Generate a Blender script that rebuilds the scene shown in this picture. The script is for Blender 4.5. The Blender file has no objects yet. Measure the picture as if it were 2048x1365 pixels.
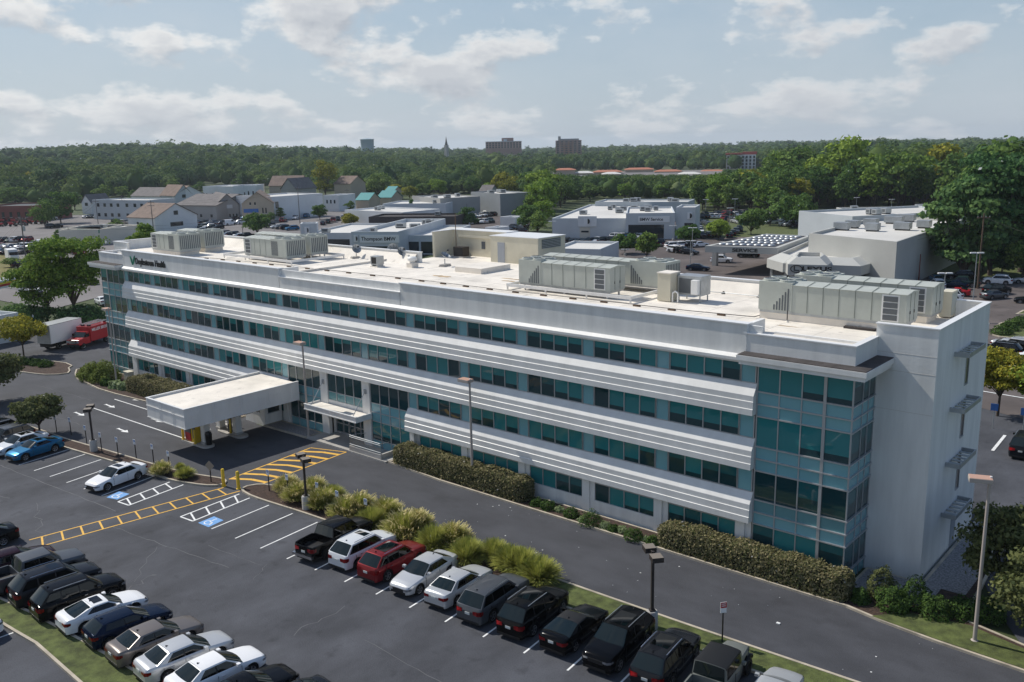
import bpy, math, random
import numpy as np
from mathutils import Vector, Matrix
R = math.radians
C = bpy.context.scene
# ------------------------------------------------------------------ camera
CAM = np.array([17.55, -49.37, 25.64]); FPX = 1807.6
PITCH, ROLL, YAW = R(12.088), R(-1.187), R(40.919)
cy_, sy_ = math.cos(YAW), math.sin(YAW)
FW = np.array([-sy_*math.cos(PITCH), cy_*math.cos(PITCH), -math.sin(PITCH)])
R0 = np.array([cy_, sy_, 0.]); U0 = np.cross(R0, FW)
RT = R0*math.cos(ROLL)+U0*math.sin(ROLL); UP = -R0*math.sin(ROLL)+U0*math.cos(ROLL)
cd = bpy.data.cameras.new('camera'); cam = bpy.data.objects.new('camera', cd); C.collection.objects.link(cam)
cd.sensor_width = 36; cd.lens = FPX/2048*36; cd.clip_end = 20000; cd.clip_start = .5
m = Matrix(((RT[0], UP[0], -FW[0], CAM[0]), (RT[1], UP[1], -FW[1], CAM[1]), (RT[2], UP[2], -FW[2], CAM[2]), (0, 0, 0, 1)))
cam.matrix_world = m; C.camera = cam
# ------------------------------------------------------------------ light
SUN_DX, SUN_DY = 0.95, 0.11            # shadow offset per metre of height
sund = Vector((SUN_DX, SUN_DY, -1)).normalized()
SUN_EL = math.asin(-sund.z); SUN_AZ = math.atan2(-sund.x, -sund.y)   # clockwise from +Y
w = bpy.data.worlds.new('World'); C.world = w; w.use_nodes = True
nt = w.node_tree; N = nt.nodes; Lk = nt.links; N.clear()
def nd(t, **k):
    n = N.new(t)
    for a, b in k.items(): setattr(n, a, b)
    return n
out = nd('ShaderNodeOutputWorld'); bg = nd('ShaderNodeBackground'); bg.inputs[1].default_value = .10
sky = nd('ShaderNodeTexSky', sky_type='NISHITA', sun_disc=False, sun_elevation=SUN_EL, sun_rotation=SUN_AZ, altitude=100, air_density=1.0, dust_density=1.6, ozone_density=1.0)
tc = nd('ShaderNodeTexCoord'); sep = nd('ShaderNodeSeparateXYZ'); Lk.new(tc.outputs['Generated'], sep.inputs[0])
def math_(op, a, b=None, clamp=False):
    n = nd('ShaderNodeMath', operation=op, use_clamp=clamp)
    for i, v in enumerate((a, b)):
        if v is None: continue
        if isinstance(v, (int, float)): n.inputs[i].default_value = v
        else: Lk.new(v, n.inputs[i])
    return n.outputs[0]
az = math_('ARCTAN2', sep.outputs[0], sep.outputs[1])
comb = nd('ShaderNodeCombineXYZ'); Lk.new(math_('MULTIPLY', az, 5.0), comb.inputs[0])
Lk.new(math_('MULTIPLY', math_('POWER', math_('MAXIMUM', sep.outputs[2], 0.0), .8), 7.5), comb.inputs[1])
CLOUD_OFF = (14.8, 9.2, 0)
def cnoise(scale, det, rough, off):
    mp = nd('ShaderNodeMapping'); mp.inputs['Location'].default_value = off; Lk.new(comb.outputs[0], mp.inputs[0])
    n = nd('ShaderNodeTexNoise'); n.inputs['Scale'].default_value = scale; n.inputs['Detail'].default_value = det; n.inputs['Roughness'].default_value = rough
    Lk.new(mp.outputs[0], n.inputs[0]); return n.outputs[0]
def ramp(src, pts):
    r = nd('ShaderNodeValToRGB'); e = r.color_ramp.elements
    e[0].position, e[0].color = pts[0][0], (*pts[0][1], 1); e[1].position, e[1].color = pts[-1][0], (*pts[-1][1], 1)
    for p, c in pts[1:-1]:
        q = e.new(p); q.color = (*c, 1)
    Lk.new(src, r.inputs[0]); return r.outputs[0]
g = lambda v: (v, v, v)
cn = cnoise(1.7, 11, .56, CLOUD_OFF)
cnb = math_('ADD', cn, math_('MULTIPLY', math_('SUBTRACT', -.80, az), .075))
cover = ramp(cnb, [(.488, g(0)), (.575, g(1))])
# the same field sampled a little towards the sun: the side away from the sun is the shaded one
cn2 = cnoise(1.7, 11, .56, (CLOUD_OFF[0]-.05, CLOUD_OFF[1]+.13, 0))
relief = math_('ADD', math_('MULTIPLY', math_('SUBTRACT', cn, cn2), 6.5), .62, True)
veil = math_('MULTIPLY', ramp(cnoise(.7, 5, .6, (7, 2, 0)), [(.36, g(0)), (.70, g(1))]), .42)
def mixc(fac, a, b):
    n = nd('ShaderNodeMix', data_type='RGBA')
    Lk.new(fac, n.inputs[0]) if not isinstance(fac, (int, float)) else setattr(n.inputs[0], 'default_value', fac)
    for i, v in ((6, a), (7, b)):
        if isinstance(v, tuple): n.inputs[i].default_value = (*v, 1)
        else: Lk.new(v, n.inputs[i])
    return n.outputs[2]
thick = ramp(cn, [(.535, g(0)), (.66, g(1))])
lit = mixc(relief, (4.4, 4.65, 5.1), (8.9, 8.8, 8.6))
cloudc = mixc(math_('MULTIPLY', thick, .62), lit, (4.0, 4.3, 4.9))
skyc = mixc(.75, sky.outputs[0], (3.7, 4.85, 6.0))
c1 = mixc(veil, skyc, (5.9, 6.4, 6.9))
hor = math_('POWER', math_('SUBTRACT', 1.0, math_('MULTIPLY', math_('MAXIMUM', sep.outputs[2], 0.0), 5.5, True)), 2.0)
lowsky = math_('SUBTRACT', 1.0, math_('MULTIPLY', math_('SUBTRACT', sep.outputs[2], .15, True), 6.0, True))
zen = mixc(lowsky, (1.35, 2.15, 3.8), c1)
c2 = mixc(math_('MULTIPLY', math_('MULTIPLY', cover, .88), math_('MAXIMUM', lowsky, .25)), zen, cloudc)
c3 = mixc(math_('MULTIPLY', hor, .5), c2, (6.1, 6.5, 6.9))
Lk.new(c3, bg.inputs[0]); Lk.new(bg.outputs[0], out.inputs[0])
sl = bpy.data.lights.new('sun', 'SUN'); sl.energy = 4.0; sl.angle = R(.55); sl.color = (1, .955, .88)
so = bpy.data.objects.new('sun', sl); C.collection.objects.link(so); so.rotation_euler = sund.to_track_quat('-Z', 'Y').to_euler()
C.view_settings.view_transform = 'Standard'; C.view_settings.look = 'None'; C.view_settings.exposure = .06; C.view_settings.gamma = 1
C.cycles.max_bounces = 6; C.cycles.diffuse_bounces = 3; C.cycles.glossy_bounces = 3; C.cycles.volume_bounces = 0
# ------------------------------------------------------------------ helpers
def at(px, py, z=0.):
    d = FPX*FW+(px-1024)*RT-(py-682.5)*UP
    p = CAM+d*((z-CAM[2])/d[2]); return Vector((p[0], p[1], z))
def ray_at(px, py, dist):
    d = FPX*FW+(px-1024)*RT-(py-682.5)*UP; h = math.hypot(d[0], d[1])
    p = CAM+d*(dist/h); return Vector(p)
def proj(x, y, z):
    d = np.array([x, y, z])-CAM; k = d@FW
    return 1024+FPX*(d@RT)/k, 682.5-FPX*(d@UP)/k, k
LEAFY = []
def material(name, col, rough=.6, metal=0., spec=.5, var=0., vscale=1., col2=None, bump=0., bscale=8., stretch=None, island=None, objrand=0., coat=0., ior=None, trans=0.):
    mt = bpy.data.materials.new(name); mt.use_nodes = True; t = mt.node_tree; b = t.nodes['Principled BSDF']
    b.inputs['Base Color'].default_value = (*col, 1); b.inputs['Roughness'].default_value = rough; b.inputs['Metallic'].default_value = metal
    b.inputs['Specular IOR Level'].default_value = spec; b.inputs['Coat Weight'].default_value = coat; b.inputs['Coat Roughness'].default_value = .04
    if ior: b.inputs['IOR'].default_value = ior
    if trans: b.inputs['Transmission Weight'].default_value = trans
    ns = t.nodes; ln = t.links; src = None
    if var or col2 or bump:
        co = ns.new('ShaderNodeTexCoord'); o = co.outputs['Object']
        if stretch:
            mp = ns.new('ShaderNodeMapping'); mp.inputs['Scale'].default_value = stretch; ln.new(o, mp.inputs[0]); o = mp.outputs[0]
    if var or col2:
        c2_ = col2 or tuple(max(0, c*(1-var)) for c in col); c1_ = col if col2 else tuple(min(1, c*(1+var)) for c in col)
        n1 = ns.new('ShaderNodeTexNoise'); n1.inputs['Scale'].default_value = vscale; n1.inputs['Detail'].default_value = 7; n1.inputs['Roughness'].default_value = .62; ln.new(o, n1.inputs[0])
        rp = ns.new('ShaderNodeValToRGB'); rp.color_ramp.elements[0].position = .36; rp.color_ramp.elements[1].position = .64
        rp.color_ramp.elements[0].color = (*c2_, 1); rp.color_ramp.elements[1].color = (*c1_, 1); ln.new(n1.outputs[0], rp.inputs[0]); src = rp.outputs[0]
    if island:
        ge = ns.new('ShaderNodeNewGeometry'); rp = ns.new('ShaderNodeValToRGB'); e = rp.color_ramp.elements
        for i, cc in enumerate(island):
            q = e[0] if i == 0 else (e[1] if i == len(island)-1 else e.new(i/(len(island)-1))); q.position = i/(len(island)-1); q.color = (*cc, 1)
        # keep order valid
        ln.new(ge.outputs['Random Per Island'], rp.inputs[0])
        if src is None: src = rp.outputs[0]
        else:
            mx = ns.new('ShaderNodeMix'); mx.data_type = 'RGBA'; mx.inputs[0].default_value = .5; ln.new(src, mx.inputs[6]); ln.new(rp.outputs[0], mx.inputs[7]); src = mx.outputs[2]
    if objrand:
        oi = ns.new('ShaderNodeObjectInfo'); hs = ns.new('ShaderNodeHueSaturation')
        ma = ns.new('ShaderNodeMath'); ma.operation = 'MULTIPLY_ADD'; ma.inputs[1].default_value = objrand; ma.inputs[2].default_value = 1-objrand*.5; ln.new(oi.outputs['Random'], ma.inputs[0])
        mh = ns.new('ShaderNodeMath'); mh.operation = 'MULTIPLY_ADD'; mh.inputs[1].default_value = -objrand*.09; mh.inputs[2].default_value = .5+objrand*.04; ln.new(oi.outputs['Random'], mh.inputs[0])
        ln.new(ma.outputs[0], hs.inputs['Value']); ln.new(mh.outputs[0], hs.inputs['Hue'])
        if src: ln.new(src, hs.inputs['Color'])
        else: hs.inputs['Color'].default_value = (*col, 1)
        src = hs.outputs[0]
    if src: ln.new(src, b.inputs['Base Color'])
    if island:
        tb = ns.new('ShaderNodeBsdfTranslucent'); ms = ns.new('ShaderNodeMixShader'); ms.inputs[0].default_value = .32
        ln.new(src, tb.inputs[0]); ln.new(b.outputs[0], ms.inputs[1]); ln.new(tb.outputs[0], ms.inputs[2]); ln.new(ms.outputs[0], ns['Material Output'].inputs[0])
    if bump:
        n2 = ns.new('ShaderNodeTexNoise'); n2.inputs['Scale'].default_value = bscale; n2.inputs['Detail'].default_value = 4; ln.new(co.outputs['Object'], n2.inputs[0])
        bp = ns.new('ShaderNodeBump'); bp.inputs['Strength'].default_value = bump; bp.inputs['Distance'].default_value = .05; ln.new(n2.outputs[0], bp.inputs['Height']); ln.new(bp.outputs[0], b.inputs['Normal'])
    return mt
class MB:
    def __init__(s): s.v = []; s.f = []; s.m = []; s.mats = []
    def mi(s, mt):
        if mt not in s.mats: s.mats.append(mt)
        return s.mats.index(mt)
    def add(s, vs, fs, mt):
        o = len(s.v); s.v += [tuple(v) for v in vs]; s.f += [tuple(i+o for i in f) for f in fs]; s.m += [s.mi(mt)]*len(fs)
    def box(s, x0, x1, y0, y1, z0, z1, mt):
        s.add([(x0, y0, z0), (x1, y0, z0), (x1, y1, z0), (x0, y1, z0), (x0, y0, z1), (x1, y0, z1), (x1, y1, z1), (x0, y1, z1)],
              [(0, 3, 2, 1), (4, 5, 6, 7), (0, 1, 5, 4), (1, 2, 6, 5), (2, 3, 7, 6), (3, 0, 4, 7)], mt)
    def obox(s, c, ux, hx, hy, z0, z1, mt):      # oriented box, centre c(xy), unit axis ux, half sizes
        ux = Vector((ux[0], ux[1])).normalized(); uy = Vector((-ux.y, ux.x)); c = Vector((c[0], c[1]))
        q = [c-ux*hx-uy*hy, c+ux*hx-uy*hy, c+ux*hx+uy*hy, c-ux*hx+uy*hy]
        s.prism(q, z0, z1, mt)
    def prism(s, pts, z0, z1, mt, top=None, bottom=True):
        n = len(pts); vs = [(p[0], p[1], z0) for p in pts]+[(p[0], p[1], z1) for p in pts]
        s.add(vs, [(i, (i+1) % n, (i+1) % n+n, i+n) for i in range(n)], mt)
        s.add([(p[0], p[1], z1) for p in pts], [tuple(range(n))], top or mt)
        if bottom: s.add([(p[0], p[1], z0) for p in pts], [tuple(range(n))[::-1]], mt)
    def quad(s, a, b, c, d, mt): s.add([a, b, c, d], [(0, 1, 2, 3)], mt)
    def tube(s, a, b, r0, r1, n, mt, caps=True):
        a = Vector(a); b = Vector(b); d = (b-a).normalized(); x = d.orthogonal().normalized(); y = d.cross(x)
        vs = [a+(x*math.cos(t)+y*math.sin(t))*r0 for t in [2*math.pi*i/n for i in range(n)]]+[b+(x*math.cos(t)+y*math.sin(t))*r1 for t in [2*math.pi*i/n for i in range(n)]]
        fs = [(i, (i+1) % n, (i+1) % n+n, i+n) for i in range(n)]
        if caps: fs += [tuple(range(n))[::-1], tuple(range(n, 2*n))]
        s.add(vs, fs, mt)
    def path(s, pts, r, n, mt):
        for a, b in zip(pts, pts[1:]): s.tube(a, b, r, r, n, mt)
    def lathe(s, prof, n, mt, c=(0, 0, 0), ax='z'):
        vs = []
        for r, h in prof:
            for i in range(n):
                t = 2*math.pi*i/n; a, b = r*math.cos(t), r*math.sin(t)
                vs.append({'z': (c[0]+a, c[1]+b, c[2]+h), 'y': (c[0]+a, c[1]+h, c[2]+b), 'x': (c[0]+h, c[1]+a, c[2]+b)}[ax])
        fs = []
        for k in range(len(prof)-1):
            for i in range(n): fs.append((k*n+i, k*n+(i+1) % n, (k+1)*n+(i+1) % n, (k+1)*n+i))
        s.add(vs, fs, mt)
    def extend(s, o):
        for mt in o.mats: s.mi(mt)
        k = len(s.v); s.v += o.v; s.f += [tuple(i+k for i in f) for f in o.f]; s.m += [s.mats.index(o.mats[j]) for j in o.m]
    def mesh(s, name, org=(0, 0, 0), smooth=None):
        me = bpy.data.meshes.new(name); o = org
        me.from_pydata([(v[0]-o[0], v[1]-o[1], v[2]-o[2]) for v in s.v], [], s.f)
        for mt in s.mats: me.materials.append(mt)
        if len(s.mats) > 1: me.polygons.foreach_set('material_index', s.m)
        if smooth is not None:
            me.polygons.foreach_set('use_smooth', [True]*len(me.polygons)); me.set_sharp_from_angle(angle=R(smooth))
        me.update(); return me
    def build(s, name, parent=None, world=True, smooth=None, bevel=0., loc=None):
        org = (0, 0, 0)
        if parent is not None and world: org = tuple(root_loc(parent))
        elif parent is None and loc is not None: org = loc
        me = s.mesh(name, org, smooth); o = bpy.data.objects.new(name, me); C.collection.objects.link(o)
        if parent is not None: o.parent = parent
        elif loc is not None: o.location = loc
        if bevel:
            b = o.modifiers.new('bevel', 'BEVEL'); b.width = bevel; b.segments = 2; b.limit_method = 'ANGLE'
        return o
def root_loc(o):
    p = Vector((0, 0, 0))
    while o is not None: p += o.location; o = o.parent
    return p
def tag(o, label, cat, group=None):
    o['label'] = label; o['category'] = cat
    if group: o['group'] = group
    return o
def thing(name, label, cat, loc=(0, 0, 0), rz=0., group=None):
    o = bpy.data.objects.new(name, None); C.collection.objects.link(o); o.location = loc; o.rotation_euler.z = rz; o.empty_display_size = .2
    return tag(o, label, cat, group)
def struct(o, kind='structure'): o['kind'] = kind; return o
def dup(root, loc, rz, label, group=None, scale=None):
    r = root.copy(); C.collection.objects.link(r); r.location = loc; r.rotation_euler.z = rz
    r['label'] = label
    if group: r['group'] = group
    if scale: r.scale = scale
    for ch in root.children:
        c = ch.copy(); C.collection.objects.link(c); c.parent = r
        for gch in ch.children:
            d = gch.copy(); C.collection.objects.link(d); d.parent = c
    return r
def np_mesh(name, verts, quads, mt, midx=None, mats=None):
    me = bpy.data.meshes.new(name); n, q = len(verts), len(quads)
    me.vertices.add(n); me.vertices.foreach_set('co', np.asarray(verts, np.float32).ravel())
    me.loops.add(q*4); me.loops.foreach_set('vertex_index', np.asarray(quads, np.int32).ravel())
    me.polygons.add(q); me.polygons.foreach_set('loop_start', np.arange(0, q*4, 4, dtype=np.int32)); me.polygons.foreach_set('loop_total', np.full(q, 4, np.int32))
    for x in (mats or [mt]): me.materials.append(x)
    if midx is not None: me.polygons.foreach_set('material_index', np.asarray(midx, np.int32))
    me.update(calc_edges=True); me.validate(); return me
def text(s, size, mt, mat, name='lettering', parent=None, extrude=.03, bold=.0, align='LEFT', sx=1.):
    cu = bpy.data.curves.new(name, 'FONT'); cu.body = s; cu.size = size; cu.extrude = extrude; cu.offset = bold; cu.align_x = align; cu.fill_mode = 'BOTH'
    cu.materials.append(mt); tmp = bpy.data.objects.new(name, cu); C.collection.objects.link(tmp)
    bpy.context.view_layer.update()
    me = bpy.data.meshes.new_from_object(tmp.evaluated_get(bpy.context.evaluated_depsgraph_get())); bpy.data.objects.remove(tmp)
    o = bpy.data.objects.new(name, me); C.collection.objects.link(o)
    mm = mat @ Matrix.Diagonal((sx, 1, 1, 1))
    if parent is not None: o.parent = parent; mm = Matrix.Translation(-root_loc(parent)) @ mm
    o.matrix_local = mm; return o
def face_matrix(p, right, upz=Vector((0, 0, 1))):
    r = Vector(right).normalized(); u = Vector(upz); n = r.cross(u)
    return Matrix(((r.x, u.x, n.x, p[0]), (r.y, u.y, n.y, p[1]), (r.z, u.z, n.z, p[2]), (0, 0, 0, 1)))
def inset(pts, d):
    n = len(pts); P = [Vector((p[0], p[1])) for p in pts]
    A = sum(P[i].x*P[(i+1) % n].y-P[(i+1) % n].x*P[i].y for i in range(n))
    sg = 1 if A > 0 else -1; o = []
    for i in range(n):
        e1 = (P[i]-P[i-1]).normalized(); e2 = (P[(i+1) % n]-P[i]).normalized()
        n1 = Vector((-e1.y, e1.x))*sg; n2 = Vector((-e2.y, e2.x))*sg; b = (n1+n2)
        b = b.normalized()*(d/max(.5, math.sqrt(max(.25, (1+n1.dot(n2))/2)))) if b.length > 1e-4 else n1*d
        o.append(P[i]+b)
    return o
def smooth_poly(pts, k=3):
    P = [Vector((p[0], p[1])) for p in pts]; n = len(P); o = []
    for i in range(n):
        p0, p1, p2, p3 = P[i-1], P[i], P[(i+1) % n], P[(i+2) % n]
        for j in range(k):
            t = j/k; o.append(.5*((2*p1)+(p2-p0)*t+(2*p0-5*p1+4*p2-p3)*t*t+(3*p1-p0-3*p2+p3)*t**3))
    return o
rnd = random.Random(7)
ORD = ['first', 'second', 'third', 'fourth', 'fifth', 'sixth', 'seventh', 'eighth', 'ninth', 'tenth', 'eleventh', 'twelfth', 'thirteenth', 'fourteenth', 'fifteenth', 'sixteenth', 'seventeenth', 'eighteenth', 'nineteenth', 'twentieth']
def ordn(i):
    return ORD[i] if i < 20 else ['twenty', 'thirty', 'forty', 'fifty', 'sixty', 'seventy', 'eighty', 'ninety'][(i+1)//10-2]+('-'+ORD[(i+1) % 10-1] if (i+1) % 10 else '')
# ------------------------------------------------------------------ materials
M = {}
M['asphalt'] = material('asphalt', (.074, .077, .088), .88, spec=.3, var=.24, vscale=.30, stretch=(1, .55, 1), bump=.25, bscale=14)
M['asphalt_new'] = material('driveway_asphalt', (.062, .064, .073), .85, spec=.32, var=.17, vscale=.4, stretch=(.5, 1, 1), bump=.25, bscale=14)
M['asphalt_brown'] = material('old_asphalt', (.115, .098, .092), .9, spec=.2, var=.16, vscale=.09)
M['asphalt_pale'] = material('worn_asphalt', (.20, .185, .18), .9, spec=.2, var=.12, vscale=.07)
M['crack'] = material('crack_filler', (.112, .113, .12), .8)
M['line'] = material('white_road_paint', (.78, .78, .76), .7, var=.12, vscale=3)
M['yellow'] = material('yellow_road_paint', (.78, .44, .06), .7, var=.12, vscale=3)
M['blue'] = material('blue_road_paint', (.16, .36, .68), .7, var=.1, vscale=3)
M['kerb'] = material('kerb_concrete', (.46, .40, .31), .85, var=.22, vscale=.9)
M['concrete'] = material('concrete', (.42, .40, .37), .85, var=.15, vscale=.8)
M['mulch'] = material('bark_mulch', (.055, .032, .022), .95, var=.45, vscale=6, bump=.9, bscale=18)
M['grass'] = material('lawn', (.085, .105, .028), .95, var=.42, vscale=1.4, bump=.8, bscale=22)
M['dry_grass'] = material('dry_lawn', (.17, .15, .045), .95, var=.3, vscale=.6, bump=.6, bscale=12)
M['gravel'] = material('river_gravel', (.27, .26, .26), .9, var=.45, vscale=9, bump=1., bscale=14)
M['earth'] = material('terrain_grass', (.055, .075, .022), .95, var=.35, vscale=.05)
M['white'] = material('white_stucco', (.80, .79, .755), .7, spec=.35, var=.075, vscale=1.1, stretch=(1, 1, .14), bump=.10, bscale=5)
M['white_panel'] = material('white_metal_panel', (.78, .77, .74), .42, spec=.5, var=.06, vscale=.9, stretch=(1, 1, .3))
M['roof'] = material('roof_membrane', (.80, .74, .65), .75, var=.10, vscale=.38, bump=.1, bscale=2)
M['roof_stain'] = material('roof_stain', (.42, .30, .17), .8, var=.3, vscale=1.5)
M['seam'] = material('roof_seam', (.60, .56, .50), .8)
M['cap'] = material('parapet_cap', (.78, .78, .77), .4)
M['dark_roof'] = material('dark_gravel_roof', (.055, .047, .045), .9, var=.3, vscale=1.2)
M['frame'] = material('aluminium_frame', (.50, .51, .52), .4, metal=.5)
def glass(n, c, r=.03, var=0): return material(n, c, r, spec=.62, ior=1.55, var=var, vscale=.35)
M['g_dark'] = glass('tinted_glass_dark', (.012, .050, .058)); M['g_blind'] = glass('tinted_glass_blind', (.030, .215, .225)); M['g_half'] = glass('tinted_glass_halfdark', (.018, .12, .132))
M['g_span'] = glass('spandrel_glass', (.20, .43, .47), .08); M['g_span2'] = glass('spandrel_glass_pale', (.12, .28, .30), .08); M['g_grey'] = glass('grey_glass', (.075, .10, .105), .1)
M['win'] = glass('window_glass', (.022, .030, .036), .05)
M['ahu'] = material('air_handler_paint', (.46, .48, .43), .5, var=.06, vscale=.8)
M['ahu_dark'] = material('air_handler_seam', (.16, .18, .155), .6)
M['louvre'] = material('louvre_grey', (.12, .13, .14), .55, metal=.3)
M['galv'] = material('galvanised_steel', (.42, .44, .45), .45, metal=.6, var=.1, vscale=2)
M['beige'] = material('beige_stucco', (.62, .575, .45), .8, var=.08, vscale=.5)
M['door_grey'] = material('grey_door_paint', (.33, .35, .38), .5)
M['black'] = material('black_plastic', (.005, .005, .006), .5)
M['bronze'] = material('bronze_paint', (.030, .023, .021), .55)
M['bronze_top'] = material('bronze_lamp_top', (.20, .17, .14), .7)
M['pinkpaint'] = material('faded_lamp_paint', (.48, .29, .22), .7)
M['pole_tan'] = material('tan_pole_paint', (.42, .37, .33), .6)
M['wood'] = material('pole_wood', (.13, .085, .055), .9, var=.3, vscale=2, stretch=(1, 1, .1))
M['wood_grey'] = material('weathered_pole_wood', (.17, .15, .14), .9, var=.3, vscale=2, stretch=(1, 1, .1))
M['by'] = material('bollard_yellow', (.75, .50, .02), .5)
M['red'] = material('red_paint', (.42, .012, .018), .4)
M['sign_white'] = material('sign_white', (.78, .78, .78), .5); M['sign_blue'] = material('sign_blue', (.05, .16, .45), .5); M['sign_back'] = material('sign_back', (.30, .25, .19), .6)
M['letter'] = material('letter_black', (.01, .01, .012), .45); M['leafgreen'] = material('logo_green', (.015, .22, .13), .5)
M['rubber'] = material('tyre_rubber', (.006, .006, .006), .8); M['rim'] = material('alloy_rim', (.50, .50, .52), .3, metal=.8); M['rim_dark'] = material('dark_rim', (.03, .03, .033), .35, metal=.5)
M['carglass'] = material('car_glass', (.0012, .002, .0022), .03, spec=.6); M['wsglass'] = material('windscreen_glass', (.004, .010, .010), .03, spec=.65)
M['taill'] = material('tail_lamp', (.32, .008, .012), .15, coat=.5); M['headl'] = material('head_lamp', (.48, .50, .54), .08, metal=.4, coat=1)
M['plate'] = material('number_plate', (.62, .64, .62), .4); M['chrome'] = material('chrome', (.62, .62, .64), .15, metal=1.)
M['trim'] = material('dark_trim', (.007, .007, .008), .5)
M['brick'] = material('red_brick', (.20, .062, .045), .85, var=.2, vscale=.6)
M['shingle'] = material('grey_shingle', (.16, .145, .14), .9, var=.15, vscale=.5); M['shingle_b'] = material('brown_shingle', (.20, .145, .115), .9, var=.15, vscale=.5)
M['roof_far'] = material('pale_far_roof', (.62, .60, .56), .8, var=.08, vscale=.08)
M['bark'] = material('tree_bark', (.075, .055, .042), .95, var=.3, vscale=3)
M['tree'] = material('tree_foliage', (.05, .10, .02), .75, spec=.15, island=[(0.045, 0.113, 0.028), (0.102, 0.197, 0.041), (0.191, 0.293, 0.062)], objrand=.45)
M['tree_olive'] = material('olive_foliage', (.07, .09, .03), .75, spec=.15, island=[(0.049, 0.070, 0.025), (0.109, 0.133, 0.046), (0.203, 0.217, 0.080)])
M['tree_y'] = material('yellowing_foliage', (.1, .12, .02), .75, spec=.15, island=[(0.145, 0.179, 0.023), (0.276, 0.283, 0.032), (0.421, 0.380, 0.041)], objrand=.3)
M['tree_d'] = material('conifer_foliage', (.03, .06, .02), .8, spec=.12, island=[(0.044, 0.107, 0.044), (0.081, 0.173, 0.056), (0.142, 0.250, 0.075)], objrand=.3)
M['tree_b'] = material('bright_foliage', (.1, .15, .03), .75, spec=.15, island=[(0.114, 0.201, 0.027), (0.175, 0.289, 0.039), (0.263, 0.376, 0.053)], objrand=.3)
M['locust'] = material('locust_foliage', (.08, .13, .02), .75, spec=.15, island=[(0.074, 0.157, 0.025), (0.137, 0.242, 0.034), (0.252, 0.346, 0.053)])
M['forest'] = material('forest_foliage', (.030, .085, .022), .8, spec=.1, var=.5, vscale=.055, col2=(.13, .19, .055), island=[(.035, .085, .025), (.075, .15, .038), (.14, .22, .055)])
M['forest_light'] = material('forest_foliage_light', (.075, .13, .035), .8, spec=.1, var=.5, vscale=.055, col2=(.13, .19, .055), island=[(.07, .12, .03), (.13, .20, .05), (.22, .28, .08)])
M['forest_dark'] = material('forest_foliage_dark', (.030, .085, .022), .8, spec=.1, var=.5, vscale=.055, col2=(.06, .11, .045), island=[(.022, .058, .024), (.045, .095, .035), (.085, .15, .055)])
M['hedge'] = material('hedge_foliage', (.05, .07, .02), .8, spec=.12, island=[(.07, .09, .028), (.16, .17, .06), (.28, .23, .115), (.19, .21, .07), (.36, .31, .17)])
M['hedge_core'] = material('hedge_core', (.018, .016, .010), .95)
M['yew'] = material('yew_foliage', (.03, .06, .02), .8, spec=.12, island=[(0.027, 0.058, 0.019), (0.058, 0.117, 0.031), (0.117, 0.195, 0.043)])
M['juniper'] = material('juniper_foliage', (.1, .15, .04), .8, spec=.12, island=[(0.091, 0.119, 0.025), (0.147, 0.203, 0.042), (0.224, 0.280, 0.063)])
M['miscanthus'] = material('grass_blades', (.12, .17, .03), .75, spec=.15, island=[(.20, .25, .045), (.36, .40, .07), (.52, .50, .13)])
M['plume'] = material('grass_plumes', (.42, .31, .15), .8, island=[(.44, .38, .13), (.60, .50, .22), (.78, .68, .38)])
M['hosta'] = material('variegated_leaf', (.3, .4, .15), .7, island=[(.12, .2, .05), (.28, .38, .12), (.45, .52, .28)])
PAINT = {}
def paint(n, c, metal=.35, rough=.32):
    if n not in PAINT: dk = max(c) < .04; PAINT[n] = material('car_paint_'+n, c, .18 if dk else rough, metal=metal, coat=.16 if dk else .32, spec=.12 if dk else .2)
    return PAINT[n]
for n, c, me_ in (('black', (.0018, .0019, .0026), .0), ('white', (.82, .82, .82), 0.), ('pearl', (.66, .68, .70), .1), ('silver', (.58, .59, .60), .45), ('grey', (.10, .108, .12), .5), ('dark_grey', (.016, .018, .023), .3), ('red', (.22, .012, .016), .4), ('maroon', (.024, .006, .012), .3), ('navy', (.004, .012, .034), .3), ('blue', (.010, .145, .30), .5), ('bronze', (.20, .175, .16), .5), ('sage', (.17, .18, .165), .1), ('dark_green', (.02, .045, .04), .3), ('bright_red', (.45, .015, .02), .1), ('tan', (.35, .31, .25), .4)):
    paint(n, c, me_)
def spots(mt, items):
    t = mt.node_tree; ns, ln = t.nodes, t.links; b_ = ns['Principled BSDF']; src = b_.inputs['Base Color'].links[0].from_socket; co = ns.new('ShaderNodeTexCoord')
    for sc_, p0, p1, dark, off, det in items:
        mp = ns.new('ShaderNodeMapping'); mp.inputs['Location'].default_value = (off, off*.7, 0); n_ = ns.new('ShaderNodeTexNoise'); n_.inputs['Scale'].default_value = sc_; n_.inputs['Detail'].default_value = det
        r_ = ns.new('ShaderNodeValToRGB'); r_.color_ramp.elements[0].position = p0; r_.color_ramp.elements[1].position = p1; r_.color_ramp.elements[0].color = (1, 1, 1, 1); r_.color_ramp.elements[1].color = (dark, dark, dark, 1)
        mx = ns.new('ShaderNodeMix'); mx.data_type = 'RGBA'; mx.blend_type = 'MULTIPLY'; mx.inputs[0].default_value = 1
        ln.new(co.outputs['Object'], mp.inputs[0]); ln.new(mp.outputs[0], n_.inputs[0]); ln.new(n_.outputs[0], r_.inputs[0]); ln.new(src, mx.inputs[6]); ln.new(r_.outputs[0], mx.inputs[7]); src = mx.outputs[2]
    ln.new(src, b_.inputs['Base Color'])
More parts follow.
